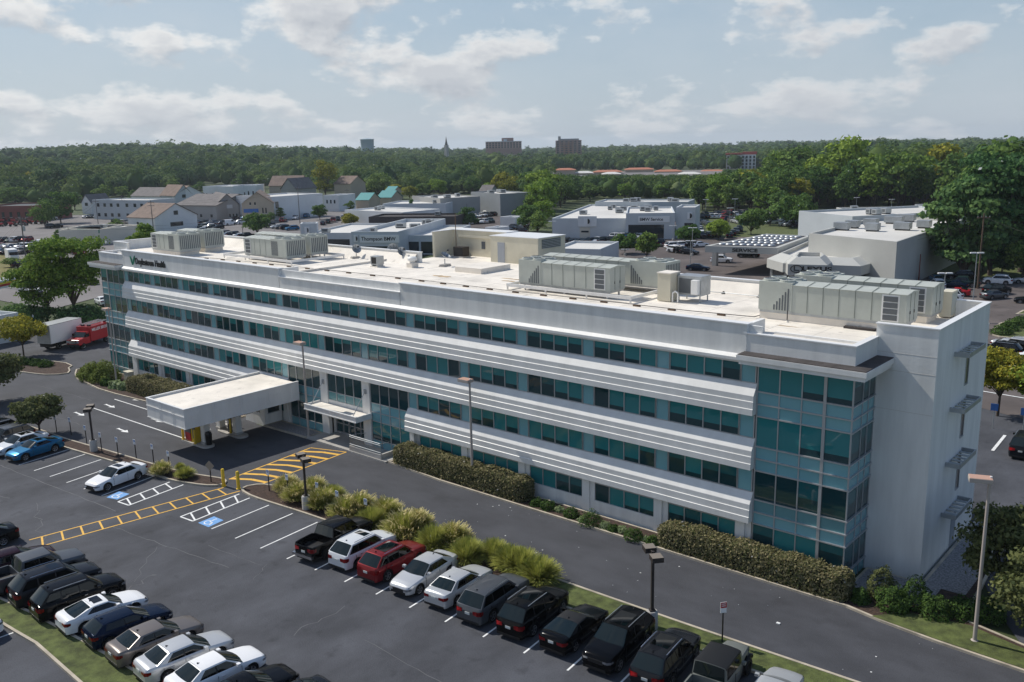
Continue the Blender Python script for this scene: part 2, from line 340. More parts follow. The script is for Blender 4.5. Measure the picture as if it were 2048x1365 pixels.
spots(M['asphalt'], [(.9, .60, .74, .72, 3, 3), (.35, .54, .68, 1.10, 9, 5), (14, .5, .62, .84, 1, 2), (.06, .42, .62, .86, 5, 4)]); spots(M['asphalt_new'], [(.5, .58, .72, .84, 5, 4), (.25, .54, .70, 1.10, 2, 5), (14, .5, .62, .87, 1, 2)]); spots(M['asphalt_brown'], [(.15, .5, .65, 1.25, 2, 5), (.4, .6, .7, .7, 2, 4)]); spots(M['roof'], [(.22, .56, .66, .86, 4, 6), (1.3, .63, .70, .80, 7, 5)])
# ------------------------------------------------------------------ ground
def sheet(name, pts, z, mt):
    b = MB(); b.add([(p[0], p[1], z) for p in pts], [tuple(range(len(pts)))], mt); return struct(b.build(name))
def island(name, pts, fill, h=.14, kw=.16, smooth_k=0, kmat=None, fname='planting_bed', lift=.03):
    if smooth_k: pts = smooth_poly(pts, smooth_k)
    inn = inset(pts, kw); n = len(pts); b = MB(); km = kmat or M['kerb']
    A = sum(pts[i][0]*pts[(i+1) % n][1]-pts[(i+1) % n][0]*pts[i][1] for i in range(n))
    vs = [(p[0], p[1], -.05) for p in pts]+[(p[0], p[1], h) for p in pts]+[(p.x, p.y, h) for p in inn]+[(p.x, p.y, h-.09) for p in inn]
    fs = []
    for i in range(n):
        j = (i+1) % n; fs += [(i, j, j+n, i+n), (i+n, j+n, j+2*n, i+2*n), (i+2*n, j+2*n, j+3*n, i+3*n)]
    b.add(vs, fs, km); struct(b.build('kerb'))
    b = MB(); b.add([(p.x, p.y, h-lift) for p in inn], [tuple(range(n))], fill); struct(b.build(fname))
# terrain: one sheet to the horizon, rising into wooded hills on the left
def terr(x, y):
    d = math.hypot(x-CAM[0], y-CAM[1]); a = math.degrees(math.atan2(-(x-CAM[0]), y-CAM[1])) - 40.9    # + = left of view centre
    left = 1/(1+math.exp(-(a-9)/4.)); s = min(1, max(0, (d-560)/1000.)); s = s*s*(3-2*s)
    s2 = min(1, max(0, (d-700)/2200.)); right = 1/(1+math.exp((a+20)/4.))
    bump = math.exp(-((a-21)/5.)**2)*6
    far = min(1, max(0, (d-1800)/2500.))
    return -.07+s*(22*left+bump)+s2*9*(1-left)*(1-right)+far*(5+7*right)
b = MB(); rings = [0, 60, 120, 200, 300, 420, 560, 650, 750, 850, 1000, 1200, 1400, 1600, 1900, 2300, 2800, 3400, 4200, 5800]; na = 96
vs = []; fs = []
for d in rings:
    for i in range(na):
        t = 2*math.pi*i/na; x, y = CAM[0]+d*math.cos(t), CAM[1]+d*math.sin(t); vs.append((x, y, terr(x, y)))
for k in range(len(rings)-1):
    for i in range(na): fs.append((k*na+i, k*na+(i+1) % na, (k+1)*na+(i+1) % na, (k+1)*na+i))
b.add(vs, fs, M['earth']); struct(b.build('ground', smooth=60))
# front parking lot and drive
sheet('parking_lot', [(-150, -62), (44, -62), (44, -13), (-2, -11.5), (-42.5, -13.), (-44.8, -13.2), (-64, -15.8), (-110, -21), (-150, -26)], .0, M['asphalt'])
sheet('driveway', [(-42.5, -13.0), (-2, -11.5), (44, -13), (44, -7), (10, -2.9), (.6, -1.6), (-36, -1.9), (-49, -2.15), (-56, -2.3), (-60, -1.2), (-66, -3.5), (-78, -5.5), (-89, -4.), (-93.9, -2.8), (-95, 4), (-96, 40), (-108, 40), (-112, 8), (-150, -2), (-150, -26), (-110, -21), (-64, -15.8), (-44.8, -13.2)], .004, M['asphalt_new'])
# far lots and roads, each its own sheet
def psheet(name, px, mt, z=.03): sheet(name, [at(x, y, z) for x, y in px], z, mt)
psheet('sales_lot', [(980, 520), (1000, 474), (1100, 470), (1240, 430), (1390, 424), (1560, 424), (1780, 424), (1930, 560), (2048, 545), (2300, 560), (2300, 820), (1890, 740), (1600, 640), (1000, 620)], M['asphalt_brown'])
psheet('town_lot', [(-120, 436), (180, 430), (400, 436), (560, 440), (700, 425), (905, 424), (1010, 440), (1060, 480), (760, 520), (560, 520), (330, 560), (100, 620), (-220, 560)], M['asphalt_pale'], .026)
psheet('dealer_lot', [(905, 446), (985, 430), (1055, 424), (1062, 452), (1010, 476), (920, 500), (800, 520), (560, 520), (560, 470)], M['asphalt_brown'], .034)
psheet('road', [(-200, 575), (-200, 470), (0, 478), (150, 474), (420, 494), (520, 452), (640, 425), (716, 411), (760, 411), (672, 446), (600, 480), (440, 540), (220, 560), (60, 548)], M['asphalt_pale'], .040)
psheet('road_right', [(1930, 735), (2300, 790), (2300, 905), (1900, 800)], M['asphalt_brown'], .036)
psheet('lawn', [(1960, 706), (2300, 720), (2300, 775), (1940, 745)], M['grass'], .042)
psheet('lawn', [(-150, 490), (0, 500), (70, 530), (60, 548), (0, 556), (-150, 560)], M['dry_grass'], .046)
psheet('lawn', [(248, 463), (350, 452), (385, 470), (300, 478)], M['grass'], .046)
psheet('lawn', [(1790, 530), (1850, 522), (2100, 520), (2200, 545), (2010, 560), (1870, 552)], M['grass'], .046)
psheet('lawn', [(1350, 478), (1640, 470), (1500, 425), (1360, 424)], M['grass'], .047)
psheet('rear_driveway', [(1700, 575), (1790, 575), (1870, 520), (1830, 500)], M['asphalt_brown'], .042)
psheet('east_lot', [(1900, 800), (2300, 880), (2300, 1330), (2120, 1400), (1990, 1215), (1935, 1090), (1945, 960), (1900, 860)], M['asphalt'], .02)
# markings
b = MB()
def stripe(p, q, wd, mt, z=.012, bb=None):
    p = Vector((p[0], p[1])); q = Vector((q[0], q[1])); d = (q-p).normalized(); n = Vector((-d.y, d.x))*wd/2
    (bb or b).add([(p.x-n.x, p.y-n.y, z), (q.x-n.x, q.y-n.y, z), (q.x+n.x, q.y+n.y, z), (p.x+n.x, p.y+n.y, z)], [(0, 1, 2, 3)], mt)
L_ = M['line']
rowA = lambda i: Vector((-37.22+2.72*i, -18.65+.15*i)); dA = Vector((-.48, 5.05))
for i in range(0, 18): stripe(rowA(i), rowA(i)+dA, .11, L_)
rowC = lambda i: Vector((-49.68-2.55*i, -20.52-.225*i)); dC = Vector((-.78, 4.62))
for i in range(0, 14): stripe(rowC(i), rowC(i)+dC, .11, L_)
rowB = lambda i: Vector((-21.35+2.66*i, -25.95+.16*i)); dB = Vector((-.30, -5.1))
for i in range(-14, 5):
    if i not in (-9,): stripe(rowB(i), rowB(i)+dB, .11, L_)
for i in range(-8, 2): stripe((-36+2.67*i, -33.3+.1*i), (-36.3+2.67*i, -38.4+.1*i), .11, L_)
def hatch(A, B, A2, B2, n, mt, wd):
    A, B, A2, B2 = map(Vector, (A, B, A2, B2)); stripe(A, A2, wd, mt); stripe(B, B2, wd, mt, .0121); stripe(A, B, wd, mt, .0122)
    for i in range(1, n+1):
        t = (i-.35)/n; stripe(B.lerp(B2, t-.5/n), A.lerp(A2, t+.0), wd, mt, .0123+.0001*i)
hatch((-40.97, -18.87), (-39.51, -18.74), (-41.44, -13.69), (-40.1, -13.66), 4, L_, .13)
hatch((-47.45, -20.32), (-46.09, -20.16), (-48.19, -15.71), (-46.76, -15.33), 4, L_, .13)
Y_ = M['yellow']
A, B, A2, B2 = map(Vector, ((-45.55, -27.5), (-43.85, -27.5), (-43.62, -13.7), (-41.95, -13.3)))
stripe(A, A2, .12, Y_); stripe(B, B2, .12, Y_)
for i in range(11):
    t = (i+.15)/11; u = (i+.62)/11; stripe(B.lerp(B2, t), A.lerp(A2, u), .13, Y_, .0124)
A, B, A2, B2 = map(Vector, ((-44.92, -12.4), (-41.86, -11.4), (-46.06, -3.5), (-42.6, -2.3)))
stripe(A, A2, .13, Y_); stripe(B, B2, .13, Y_); stripe(A2, B2, .12, Y_, .0124)
for i in range(7):
    p = A.lerp(A2, i/7+.02); q = B.lerp(B2, i/7+.05); mid = (p+q)/2+Vector((0, .28)); stripe(p, mid, .34, Y_, .0125+.0001*i); stripe(mid, q, .34, Y_, .0135+.0001*i)
struct(b.build('parking_markings'))
b = MB()     # accessible bays: blue squares with the white symbol
for c0, c1, c2, c3 in (((-38.93, -18.67), (-37.66, -18.62), (-37.89, -17.28), (-39.08, -17.31)), ((-49.04, -20.46), (-47.91, -20.16), (-48.29, -18.99), (-49.49, -19.25))):
    Q = [Vector(p) for p in (c0, c1, c2, c3)]; b.add([(q.x, q.y, .0115) for q in Q], [(0, 1, 2, 3)], M['blue'])
    f = lambda u, v: (Q[0].lerp(Q[1], u)).lerp(Q[3].lerp(Q[2], u), v)
    arc = [f(.46+.26*math.cos(t), .36+.22*math.sin(t)) for t in [R(x) for x in range(110, 400, 24)]]
    for p, q in zip(arc, arc[1:]): stripe(p, q, .08, L_, .0145)
    stripe(f(.44, .80), f(.46, .45), .09, L_, .0147); stripe(f(.46, .45), f(.70, .45), .08, L_, .0149); stripe(f(.70, .45), f(.80, .2), .08, L_, .0151); stripe(f(.40, .86), f(.50, .86), .1, L_, .0153)
struct(b.build('accessible_parking_markings'))
b = MB()
for x, y in ((-74.67, -5.1), (-74.1, -8.01), (-73.73, -11.35), (-65.04, -7.61), (-64.63, -11.33)):
    b.add([(x-.95, y-.10, .014), (x+.1, y-.10, .014), (x+.1, y+.10, .014), (x-.95, y+.10, .014)], [(0, 1, 2, 3)], L_)
    b.add([(x+.1, y-.34, .0142), (x+.95, y, .0142), (x+.1, y+.34, .0142)], [(0, 1, 2)], L_)
    b.add([(x-1.15, y-.2, .0144), (x-.8, y-.0, .0144), (x-1.15, y+.2, .0144)], [(0, 1, 2)], L_)
stripe((-76.46, -6.43), (-58.2, -6.0), .13, L_, .0125); stripe((-76, -9.5), (-57.2, -9.0), .13, L_, .0126)
struct(b.build('lane_arrows'))
b = MB()    # filled cracks in the lot
def wig(p, q, n, amp, wd=.05):
    P = [Vector(p).lerp(Vector(q), i/n)+Vector((rnd.uniform(-amp, amp), rnd.uniform(-amp, amp))) for i in range(n+1)]
    for a_, b_ in zip(P, P[1:]): stripe(a_, b_, wd*rnd.uniform(.6, 1.3), M['crack'], .006+rnd.random()*.003)
wig((-68, -23.0), (-45.8, -21.3), 30, .06, .07); wig((-45, -21.2), (-46.2, -22.9), 4, .1); wig((-43, -22.8), (-31, -21.3), 16, .08); wig((-52, -24.5), (-44.5, -27), 14, .3); wig((-35, -20.3), (-29.5, -19.8), 9, .1, .035)
wig((-34, -24.6), (-33, -27), 7, .3); wig((-29.3, -19.5), (-28.3, -21.3), 5, .15, .04); wig((-21, -20), (-21, -23.5), 8, .3, .05); wig((-17.5, -21.5), (-6, -21.9), 16, .05, .05); wig((-60, -27), (-55, -25.3), 9, .2); wig((-37.5, -22.6), (-33.8, -26), 9, .2, .04)
wig((-90, -9), (-78, -8.2), 12, .1, .04); wig((-85, -14), (-70, -13), 14, .1, .04)
struct(b.build('crack_repairs'))
b = MB(); lr = random.Random(8)      # scraps of litter on the drive
for i in range(46):
    x, y = lr.uniform(-30, 8), lr.uniform(-8.6, -2.8); s_ = lr.choice((.03, .04, .05, .09)); b.add([(x, y, .02), (x+s_, y+.01, .03), (x+s_*.8, y+s_, .02), (x, y+s_*.7, .035)], [(0, 1, 2, 3)], M['line'])
b.box(-1.2, -1.0, -6.3, -6.15, .01, .06, M['line']); o = b.build('litter'); o['kind'] = 'stuff'
# islands
island('island', [(-90, -21.3), (-76, -18.6), (-63.1, -17.13), (-56.89, -16.36), (-51.72, -15.75), (-48.76, -15.6), (-46.7, -15.1), (-44.9, -14.4), (-44.1, -13.56), (-44.5, -12.85), (-45.5, -12.75), (-47.71, -13.45), (-50.57, -14.1), (-53.7, -14.47), (-60.57, -15.21), (-66, -15.9), (-76, -16.6), (-90, -18.6)], M['mulch'], smooth_k=2)
island('island', [(-42.15, -13.1), (-40.4, -13.5), (-38.06, -13.4), (-35.38, -13.15), (-31.52, -12.9), (-20.11, -12.4), (-16.2, -12.25), (-15.4, -11.2), (-15.9, -9.75), (-25, -9.3), (-36, -10.2), (-40.44, -11.0), (-42.0, -11.8)], M['mulch'], smooth_k=2)
island('island', [(-15.2, -12.2), (-11.3, -12.2), (-5.8, -11.8), (4, -11.2), (16, -10.6), (28, -10), (28, -8.1), (16, -8.6), (4, -9.1), (-5, -9.45), (-14.6, -9.7)], M['grass'], fname='lawn')
island('island', [(-62, -33.2), (-38.1, -32.1), (-34.9, -31.65), (-28.8, -31.1), (-23, -30.7), (-4, -30.2), (-4, -33.0), (-24, -33.2), (-31, -33.0), (-33.2, -33.2), (-62, -35.4)], M['grass'], fname='lawn')
island('island', [(-110.5, -5.5), (-98.2, -2.0), (-95.2, -3.0), (-92.5, -4.3), (-94, -6.4), (-98, -7.6), (-104, -9.5), (-112, -9.5)], M['mulch'], smooth_k=2)
island('island', [(-140, -22), (-104, -14.8), (-90, -14.2), (-84, -15.3), (-82.5, -17.0), (-90, -18.3), (-104, -20), (-140, -27)], M['dry_grass'], fname='lawn', smooth_k=2)
# beds along the building
island('island', [(-93.6, -2.9), (-91.5, -4.0), (-89, -4.9), (-82, -5.6), (-78.2, -5.5), (-72, -4.95), (-66, -4.1), (-62, -2.9), (-59.2, -2.2), (-59.2, -.3), (-84.4, -.3), (-92, -.9), (-93.6, -1.2)], M['mulch'])
island('island', [(-54.9, -2.35), (-50.5, -2.2), (-48.55, -2.12), (-48.55, -.25), (-53.3, -.25), (-54.9, -.3)], M['gravel'], fname='gravel_bed')
island('island', [(-37.6, -1.9), (-31, -2.35), (-22.56, -2.35), (-11.05, -2.3), (-1, -2.3), (1.1, -2.25), (3.1, -2.65), (6, -3.0), (10.2, -3.2), (16, -4.2), (26, -6.2), (26, -4.6), (17, -2.2), (11, -.9), (6.6, .3), (6.2, 8), (6.2, 16), (3.5, 16), (3.5, 3.2), (.3, 3.2), (.3, -.25), (-37.6, -.25)], M['mulch'])
b = MB(); b.box(3.45, 5.9, 3.1, 15.5, .05, .135, M['gravel']); b.box(.35, 4.6, .2, 3.12, .05, .136, M['gravel']); struct(b.build('gravel_bed'))
sheet('ground_cover', [(2.6, -2.55), (6, -2.85), (10.2, -3.05), (16, -4.05), (25.5, -6), (25.5, -4.8), (17, -2.5), (11, -1.4), (7, -.3), (4, -.9)], .165, M['grass'])
b = MB(); b.box(-48.5, -37.7, -2.1, 1.2, -.05, .12, M['concrete']); struct(b.build('pavement'))
# ------------------------------------------------------------------ office building
OB = thing('office_building', 'long white four storey office building with teal glass bands and rooftop air handlers', 'building', (-42, 0, 0))
DECK = 14.15; FL = 3.46; SILL = [1.0, 4.54, 8.0, 11.46]; HEAD = [2.62, 6.15, 9.6, 12.66]
XL, XR = -84.4, -5.73
BAY = [-11.8-5.965*k for k in range(13)]            # left edge of each four-pane window
Wm = M['white']
b = MB()
# core wall behind everything (so nothing shows through), with real openings covered by the window meshes
b.box(XL, -47.62, .22, .40, -.1, 14.9, Wm); b.box(-42.72, XR, .22, .40, -.1, 14.9, Wm); b.box(-47.62, -42.72, .221, .399, 2.8, 14.9, Wm)
b.box(-90.3, XL, 2.0, 2.2, -.1, 14.3, Wm); b.box(XR, -.2, 2.0, 2.2, -.1, 14.3, Wm)
b.box(-93, 3.2, 14.36, 14.99, -.1, 13.75, Wm)
# ground floor wall and columns
for k, xs in enumerate(BAY):
    if k in (5, 6, 7): continue
    b.box(xs-.02, xs+4.95, -.02, .22, -.1, SILL[0], Wm); b.box(xs-.02, xs+4.95, -.02, .22, 2.55, 2.9, Wm)
for k, xs in enumerate(BAY):
    if k in (5, 6, 7): continue
    x0 = xs+4.95; b.box(x0, x0+.62, -.16, .219, -.1, 2.9, Wm); b.box(x0+.62, x0+1.015, -.02, .218, -.1, 2.9, Wm)
b.box(XL, BAY[12]-.02, -.16, .219, -.1, 2.9, Wm); b.box(-12.3, -11.82, -.021, .217, -.1, 2.9, Wm)
# entrance columns and lintel
b.box(-48.62, -47.62, -.12, .8, -.1, 5.95, Wm); b.box(-42.72, -41.72, -.12, .8, -.1, 5.95, Wm); b.box(-47.62, -42.72, .0, .9, 2.75, 3.42, Wm)
b.box(-54.5, -53.55, -.12, .3, -.1, 3.2, Wm); b.box(-36.75, -36.25, -.12, .3, -.1, 2.9, Wm)
b.build('wall', OB)
# spandrel bands: sloping top, three stepped tiers
def band(x0, x1, zt, name='spandrel_band'):
    h = zt
    prof = [(.0, h), (-.46, h-.72), (-.46, h-1.06), (-.50, h-1.085), (-.50, h-1.52), (-.54, h-1.545), (-.54, h-1.93), (.0, h-1.93)]
    b = MB(); n = len(prof); vs = [(x0, y, z) for y, z in prof]+[(x1, y, z) for y, z in prof]
    b.add(vs, [(i, (i+1) % n, (i+1) % n+n, i+n) for i in range(n)]+[tuple(range(n))[::-1], tuple(range(n, 2*n))], M['white_panel'])
    # end cheek reaching back to the glass line
    return b.build(name, OB)
for zt in (SILL[3], SILL[2]): band(-84.4, -5.78, zt)
band(-84.4, -53.6, SILL[1]); band(-36.9, -5.78, SILL[1])
# cornice over the top windows, sloped lit ledge
b = MB(); prof = [(.0, 13.18), (-.38, 12.98), (-.38, 12.80), (-.26, 12.66), (.0, 12.66)]; n = 5
vs = [(XL, y, z) for y, z in prof]+[(-6.75, y, z) for y, z in prof]
b.add(vs, [(i, (i+1) % n, (i+1) % n+n, i+n) for i in range(n)]+[tuple(range(n))[::-1], tuple(range(n, 2*n))], M['white_panel']); b.build('cornice', OB)
# parapets
b = MB()
def par(x0, x1, y0, y1, z0, z1, cap=True, over=.07):
    b.box(x0, x1, y0, y1, z0, z1, Wm)
    if cap: b.box(x0-over, x1+over, y0-over, y1+over, z1, z1+.07, M['cap'])
par(-84.4, -53.95, -.05, .45, 13.1, 14.97); par(-53.87, -37.28, -.05, .35, 13.1, 14.2); par(-37.2, -6.55, -.05, .45, 13.1, 14.97)
b.box(-6.85, -6.55, .46, 2.4, DECK-.6, 14.97, Wm); b.box(-54.3, -54.0, .46, 2.3, DECK-.2, 14.96, Wm)
# rear parapet
par(-92.9, -50.6, 15.0, 15.3, DECK-.4, 15.2); par(-35.5, -.2, 15.0, 15.3, DECK-.4, 15.2)
b.build('parapet', OB)
b = MB(); b.box(-84.39, -6.6, .40, 15.0, DECK-.35, DECK, M['roof']); b.box(-6.6, -.12, .31, 15.0, DECK-.35, DECK, M['roof']); b.box(-90.0, -84.39, .31, 15.0, DECK-.35, DECK, M['roof']); b.box(-.12, 3.0, 3.73, 14.05, DECK-.35, DECK, M['roof']); b.box(-93.1, -90.0, 3.73, 14.05, DECK-.35, DECK, M['roof']); b.box(-50.6, -35.5, 15.0, 26, DECK-.35, DECK, M['roof'])
# membrane sloped up the rear parapet
b.add([(-90, 14.0, DECK+.002), (-51, 14.0, DECK+.002), (-51, 14.98, 15.05), (-90, 14.98, 15.05)], [(0, 1, 2, 3)], M['roof']); b.add([(-35, 14.0, DECK+.002), (-1, 14.0, DECK+.002), (-1, 14.98, 15.05), (-35, 14.98, 15.05)], [(0, 1, 2, 3)], M['roof'])
b.build('roof', OB)
b = MB()
for i in range(27): x = -83.0+3.05*i; b.box(x, x+.035, .5, 13.9, DECK+.001, DECK+.005, M['seam'])
for y in (4.1, 8.3, 12.2): b.box(-84, -.5, y, y+.03, DECK+.0012, DECK+.0062, M['seam'])
b.build('roof_seam', OB)
b = MB(); b.box(-55.3, -54.9, .5, 14.9, DECK, DECK+.22, M['roof']); b.build('roof_curb', OB)
b = MB(); srnd = random.Random(3)
def stain(cx, cy, rx, ry):
    P = []
    for i in range(22):
        t = 2*math.pi*i/22; k = srnd.uniform(.6, 1.15); P.append((cx+rx*k*math.cos(t), cy+ry*k*math.sin(t), DECK+.004))
    b = MB(); b.add(P, [tuple(range(22))], M['roof_stain']); b.build('roof_stain', OB)
for px, py, rx, ry in ((885, 553, 1.3, .45), (1020, 563, 1.0, .25), (1028, 559, 1.6, .2), (1575, 653, .9, .12), (1640, 649, .7, .1), (1600, 643, .7, .1)):
    p = at(px, py, DECK); stain(p.x, p.y, rx, ry)
# glass windows: one mesh per four-pane window, blinds at differing heights
wr = random.Random(11)
def pane(b, x0, x1, z0, z1, y, kind=None, ax='x', X=0):
    k = kind or wr.choices(['blind', 'half', 'dark', 'full', 'halfd', 'grey'], [6, 4, 2.6, 3.5, 3, .35])[0]
    def q(za, zb, mt):
        if ax == 'x': b.quad((x0, y, za), (x1, y, za), (x1, y, zb), (x0, y, zb), mt)
        else: b.quad((X, x0, za), (X, x1, za), (X, x1, zb), (X, x0, zb), mt)
    h = z1-z0
    if k == 'blind': s = z0+h*wr.uniform(.16, .30); q(z0, s, M['g_dark']); q(s, z1, M['g_blind'])
    elif k == 'half': s = z0+h*wr.uniform(.35, .62); q(z0, s, M['g_dark']); q(s, z1, M['g_blind'])
    elif k == 'halfd': s = z0+h*wr.uniform(.3, .7); q(z0, s, M['g_dark']); q(s, z1, M['g_half'])
    elif k == 'full': q(z0, z1, M['g_blind'])
    elif k == 'grey': q(z0, z1, M['g_grey'])
    elif k == 'span': q(z0, z1, M['g_span'])
    elif k == 'span2': q(z0, z1, M['g_span2'])
    else: q(z0, z1, M['g_dark'])
def window(xs, z0, z1, n=4, pw=1.2325, kinds=None, y=0., transom=None, name='window'):
    b = MB(); f = M['frame']
    for i in range(n):
        a = xs+i*pw; k = kinds[i] if kinds else None
        if transom: pane(b, a+.03, a+pw-.03, z0, transom, y, k); pane(b, a+.03, a+pw-.03, transom+.04, z1, y, 'dark')
        else: pane(b, a+.03, a+pw-.03, z0, z1, y, k)
    for i in range(n+1): a = xs+i*pw; b.box(a-.035, a+.035, y-.06, y+.05, z0, z1, f)
    b.box(xs, xs+n*pw, y-.05, y+.05, z0-.04, z0+.02, f)
    if transom: b.box(xs, xs+n*pw, y-.052, y+.05, transom-.01, transom+.05, f)
    b.box(xs, xs+n*pw, y+.05, y+.12, z0-.04, z1, M['black'])
    return b.build(name, OB)
for fl in range(4):
    for k, xs in enumerate(BAY):
        if k in (5, 6, 7) and fl < 2: continue
        if fl == 0: window(xs, SILL[0], 2.55, transom=2.28, y=.06, kinds=[wr.choice(['full', 'half', 'dark', 'halfd', 'full']) for _ in range(4)] if k > 1 else None)
        else: window(xs, SILL[fl], HEAD[fl])
        if fl: window(xs+4.93+.035, SILL[fl], HEAD[fl], 1, 1.035-.07+.0, ['span'], name='spandrel_window')
    if fl: window(XL+.05, SILL[fl], HEAD[fl], 1, .98, ['span'], name='spandrel_window')
# two-storey entrance glazing
def curtain(xs, n, pw, rows, name='curtain_wall', kinds=None, y=0.):
    b = MB(); f = M['frame']
    for (z0, z1, kd) in rows:
        for i in range(n): pane(b, xs+i*pw+.03, xs+(i+1)*pw-.03, z0, z1, y, kd)
        b.box(xs, xs+n*pw, y-.055, y+.05, z1-.03, z1+.03, f)
    for i in range(n+1): a = xs+i*pw; b.box(a-.035, a+.035, y-.06, y+.052, rows[-1][0], rows[0][1], f)
    b.box(xs, xs+n*pw, y+.06, y+.15, rows[-1][0], rows[0][1], M['black'])
    return b.build(name, OB)
rows = [(4.17, 6.15, None), (3.35, 4.14, 'span'), (2.53, 3.32, 'span'), (.85, 2.5, 'dark'), (-.1, .82, 'span')]
curtain(-53.5, 4, 1.21, [(4.17, 6.15, 'dark')]+rows[1:])
curtain(-41.65, 4, 1.21, [(4.17, 6.15, 'dark')]+rows[1:3]+[(.85, 2.5, 'blind'), (-.1, .82, 'span')])
curtain(-47.58, 4, 1.21, [(4.25, 6.15, 'dark'), (3.46, 4.22, 'span2')])
curtain(-36.75, 1, 1.0, [(4.54, 6.15, 'span')])
b = MB()    # entrance doors set back under the canopy
for i, (a, c) in enumerate(((-47.55, -46.55), (-46.5, -45.75), (-45.7, -44.9), (-44.85, -44.1), (-44.05, -42.8))):
    b.quad((a, .72, .1), (c, .72, .1), (c, .72, 2.72), (a, .72, 2.72), M['g_dark'])
    for x in (a, c): b.box(x-.05, x+.05, .62, .74, .1, 2.72, M['frame'])
    b.box(a, c, .63, .74, 1.05, 1.13, M['frame']); b.box(a, c, .63, .74, .1, .28, M['frame'])
b.box(-47.62, -42.72, .6, .76, 2.6, 2.74, M['frame']); b.build('entrance_door', OB)
# corner glass towers
def tower(x0, x1, side, mull, thick):
    b = MB(); f = M['frame']; LV = [(11.0, 12.72, None), (10.22, 10.96, 'span'), (9.46, 10.18, 'span'), (7.55, 9.42, None), (6.76, 7.51, 'span'), (6.0, 6.72, 'span'), (4.1, 5.96, 'dk'), (3.3, 4.06, 'span2'), (2.54, 3.26, 'span'), (.74, 2.5, None), (-.1, .70, 'span')]
    ys = [0, 1.45, 2.4, 3.4]
    for z0, z1, k in LV:
        for a, c in zip(mull, mull[1:]):
            kk = k or wr.choice(['full', 'full', 'blind', 'full', 'halfd']);
            if kk == 'dk': kk = wr.choice(['dark', 'dark', 'halfd'])
            pane(b, a+.03, c-.03, z0, z1, 0., kk)
        for a, c in zip(ys, ys[1:]): pane(b, a+.03, c-.03, z0, z1, 0, 'span' if k and 'span' in k else 'halfd', 'y', side)
        s = 1 if side > x0 else -1
        fat = .10 if k is None or k == 'dk' else .05
        b.box(x0-.0, x1+.0, -.11 if k != 'span2' else -.07, .0, z1-.02, z1+.06, f)
        b.box(min(side, side+s*.11), max(side, side+s*.11), -.11, 3.42, z1-.02, z1+.06, f)
    for a in mull: wd = .09 if a == thick else .035; b.box(a-wd, a+wd, -.09 if a == thick else -.05, .05, -.1, 12.72, f)
    for a in ys[1:]: b.box(side-.05, side+.05, a-.03, a+.03, -.1, 12.72, f)
    lo, hi = min(x0, x1), max(x0, x1)
    b.box(lo+.02, hi-.02, .08, 3.38, -.1, 12.7, M['black'])
    return b.build('corner_window', OB)
tower(-5.73, 0., 0., [-5.73, -4.34, -2.96, -1.58, 0.], -1.58)
tower(-90.15, -84.4, -90.15, [-90.15, -88.57, -87.19, -85.8, -84.42], -88.57)
for (x0, x1, ow) in ((-6.7, 1.0, (-6.75, 0.)), (-91.2, -84.4, (-90.2, -84.4))):
    b = MB()
    b.box(x0, x1, -1.05, 3.42, 13.0, 13.3, M['white_panel']); b.box(x0+.12, x1-.12, -.93, 3.41, 12.74, 13.0, M['white_panel']); b.box(x0+.05, x1-.05, -1.0, 3.40, 13.3, 13.345, M['dark_roof'])
    b.box(ow[0], ow[1], -.02, .30, 13.345, 14.42, Wm); b.box(ow[0], ow[1]+.04, -.08, .34, 14.42, 14.49, M['cap'])
    s = ow[1] if x1 > -10 else ow[0]
    b.box(min(s, s+(-.3 if s == 0 else .3)), max(s, s+(-.3 if s == 0 else .3)), .30, 3.42, 13.345, 14.42, Wm)
    b.box(min(s+.06, s-.34) if s == 0 else s-.06, max(s+.06, s-.34) if s == 0 else s+.34, .34, 3.42, 14.42, 14.49, M['cap'])
    b.build('corner_roof', OB)
# white stair towers at both ends (hollow top, parapets)
for (x0, x1) in ((-.12, 3.3), (-93.4, -90.0)):
    b = MB()
    b.box(x0, x1, 3.43, 14.35, -.1, 14.1, Wm)
    b.box(x0, x1, 3.43, 3.73, 14.1, 15.2, Wm); b.box(x0, x1, 14.05, 14.35, 14.1, 15.2, Wm)
    xe = (x1-.3, x1) if x1 > 0 else (x0, x0+.3); b.box(*xe, 3.73, 14.05, 14.1, 15.2, Wm)
    for z in (13.6, 12.55, 10.2): b.box(x0+.02, x1, 3.422, 3.43, z, z+.02, M['seam'])
    b.box(x0-.06, x1+.06, 3.37, 3.79, 15.2, 15.27, M['cap']); b.box(x0-.06, x1+.06, 13.99, 14.41, 15.2, 15.27, M['cap']); b.box(xe[0]-.06, xe[1]+.06, 3.79, 13.99, 15.2, 15.268, M['cap'])
    b.build('stair_tower', OB)

for zb in (13.35, 9.95, 6.5, 3.25):      # end-wall sunshades over slit windows
    b = MB(); b.box(3.3, 4.15, 6.8, 6.87, zb-.28, zb, M['galv']); b.box(3.3, 4.15, 10.33, 10.4, zb-.28, zb, M['galv']); b.box(4.08, 4.15, 6.87, 10.33, zb-.28, zb, M['galv'])
    for i in range(5): b.box(3.31, 4.08, 7.35+i*.62, 7.62+i*.62, zb-.2, zb-.16, M['galv'])
    b.build('sunshade', OB)
    if zb > 4:
        b = MB(); b.box(3.28, 3.34, 9.55, 9.62, zb-2.6, zb-.35, M['frame']); b.box(3.28, 3.34, 10.2, 10.27, zb-2.6, zb-.35, M['frame']); b.box(3.27, 3.31, 9.62, 10.2, zb-2.6, zb-.35, M['win']); b.box(3.28, 3.36, 9.55, 10.27, zb-2.66, zb-2.6, M['frame']); b.build('slit_window', OB)
    else:
        b = MB(); b.box(3.28, 3.33, 9.25, 10.25, .1, 2.3, M['door_grey']); b.build('side_door', OB)
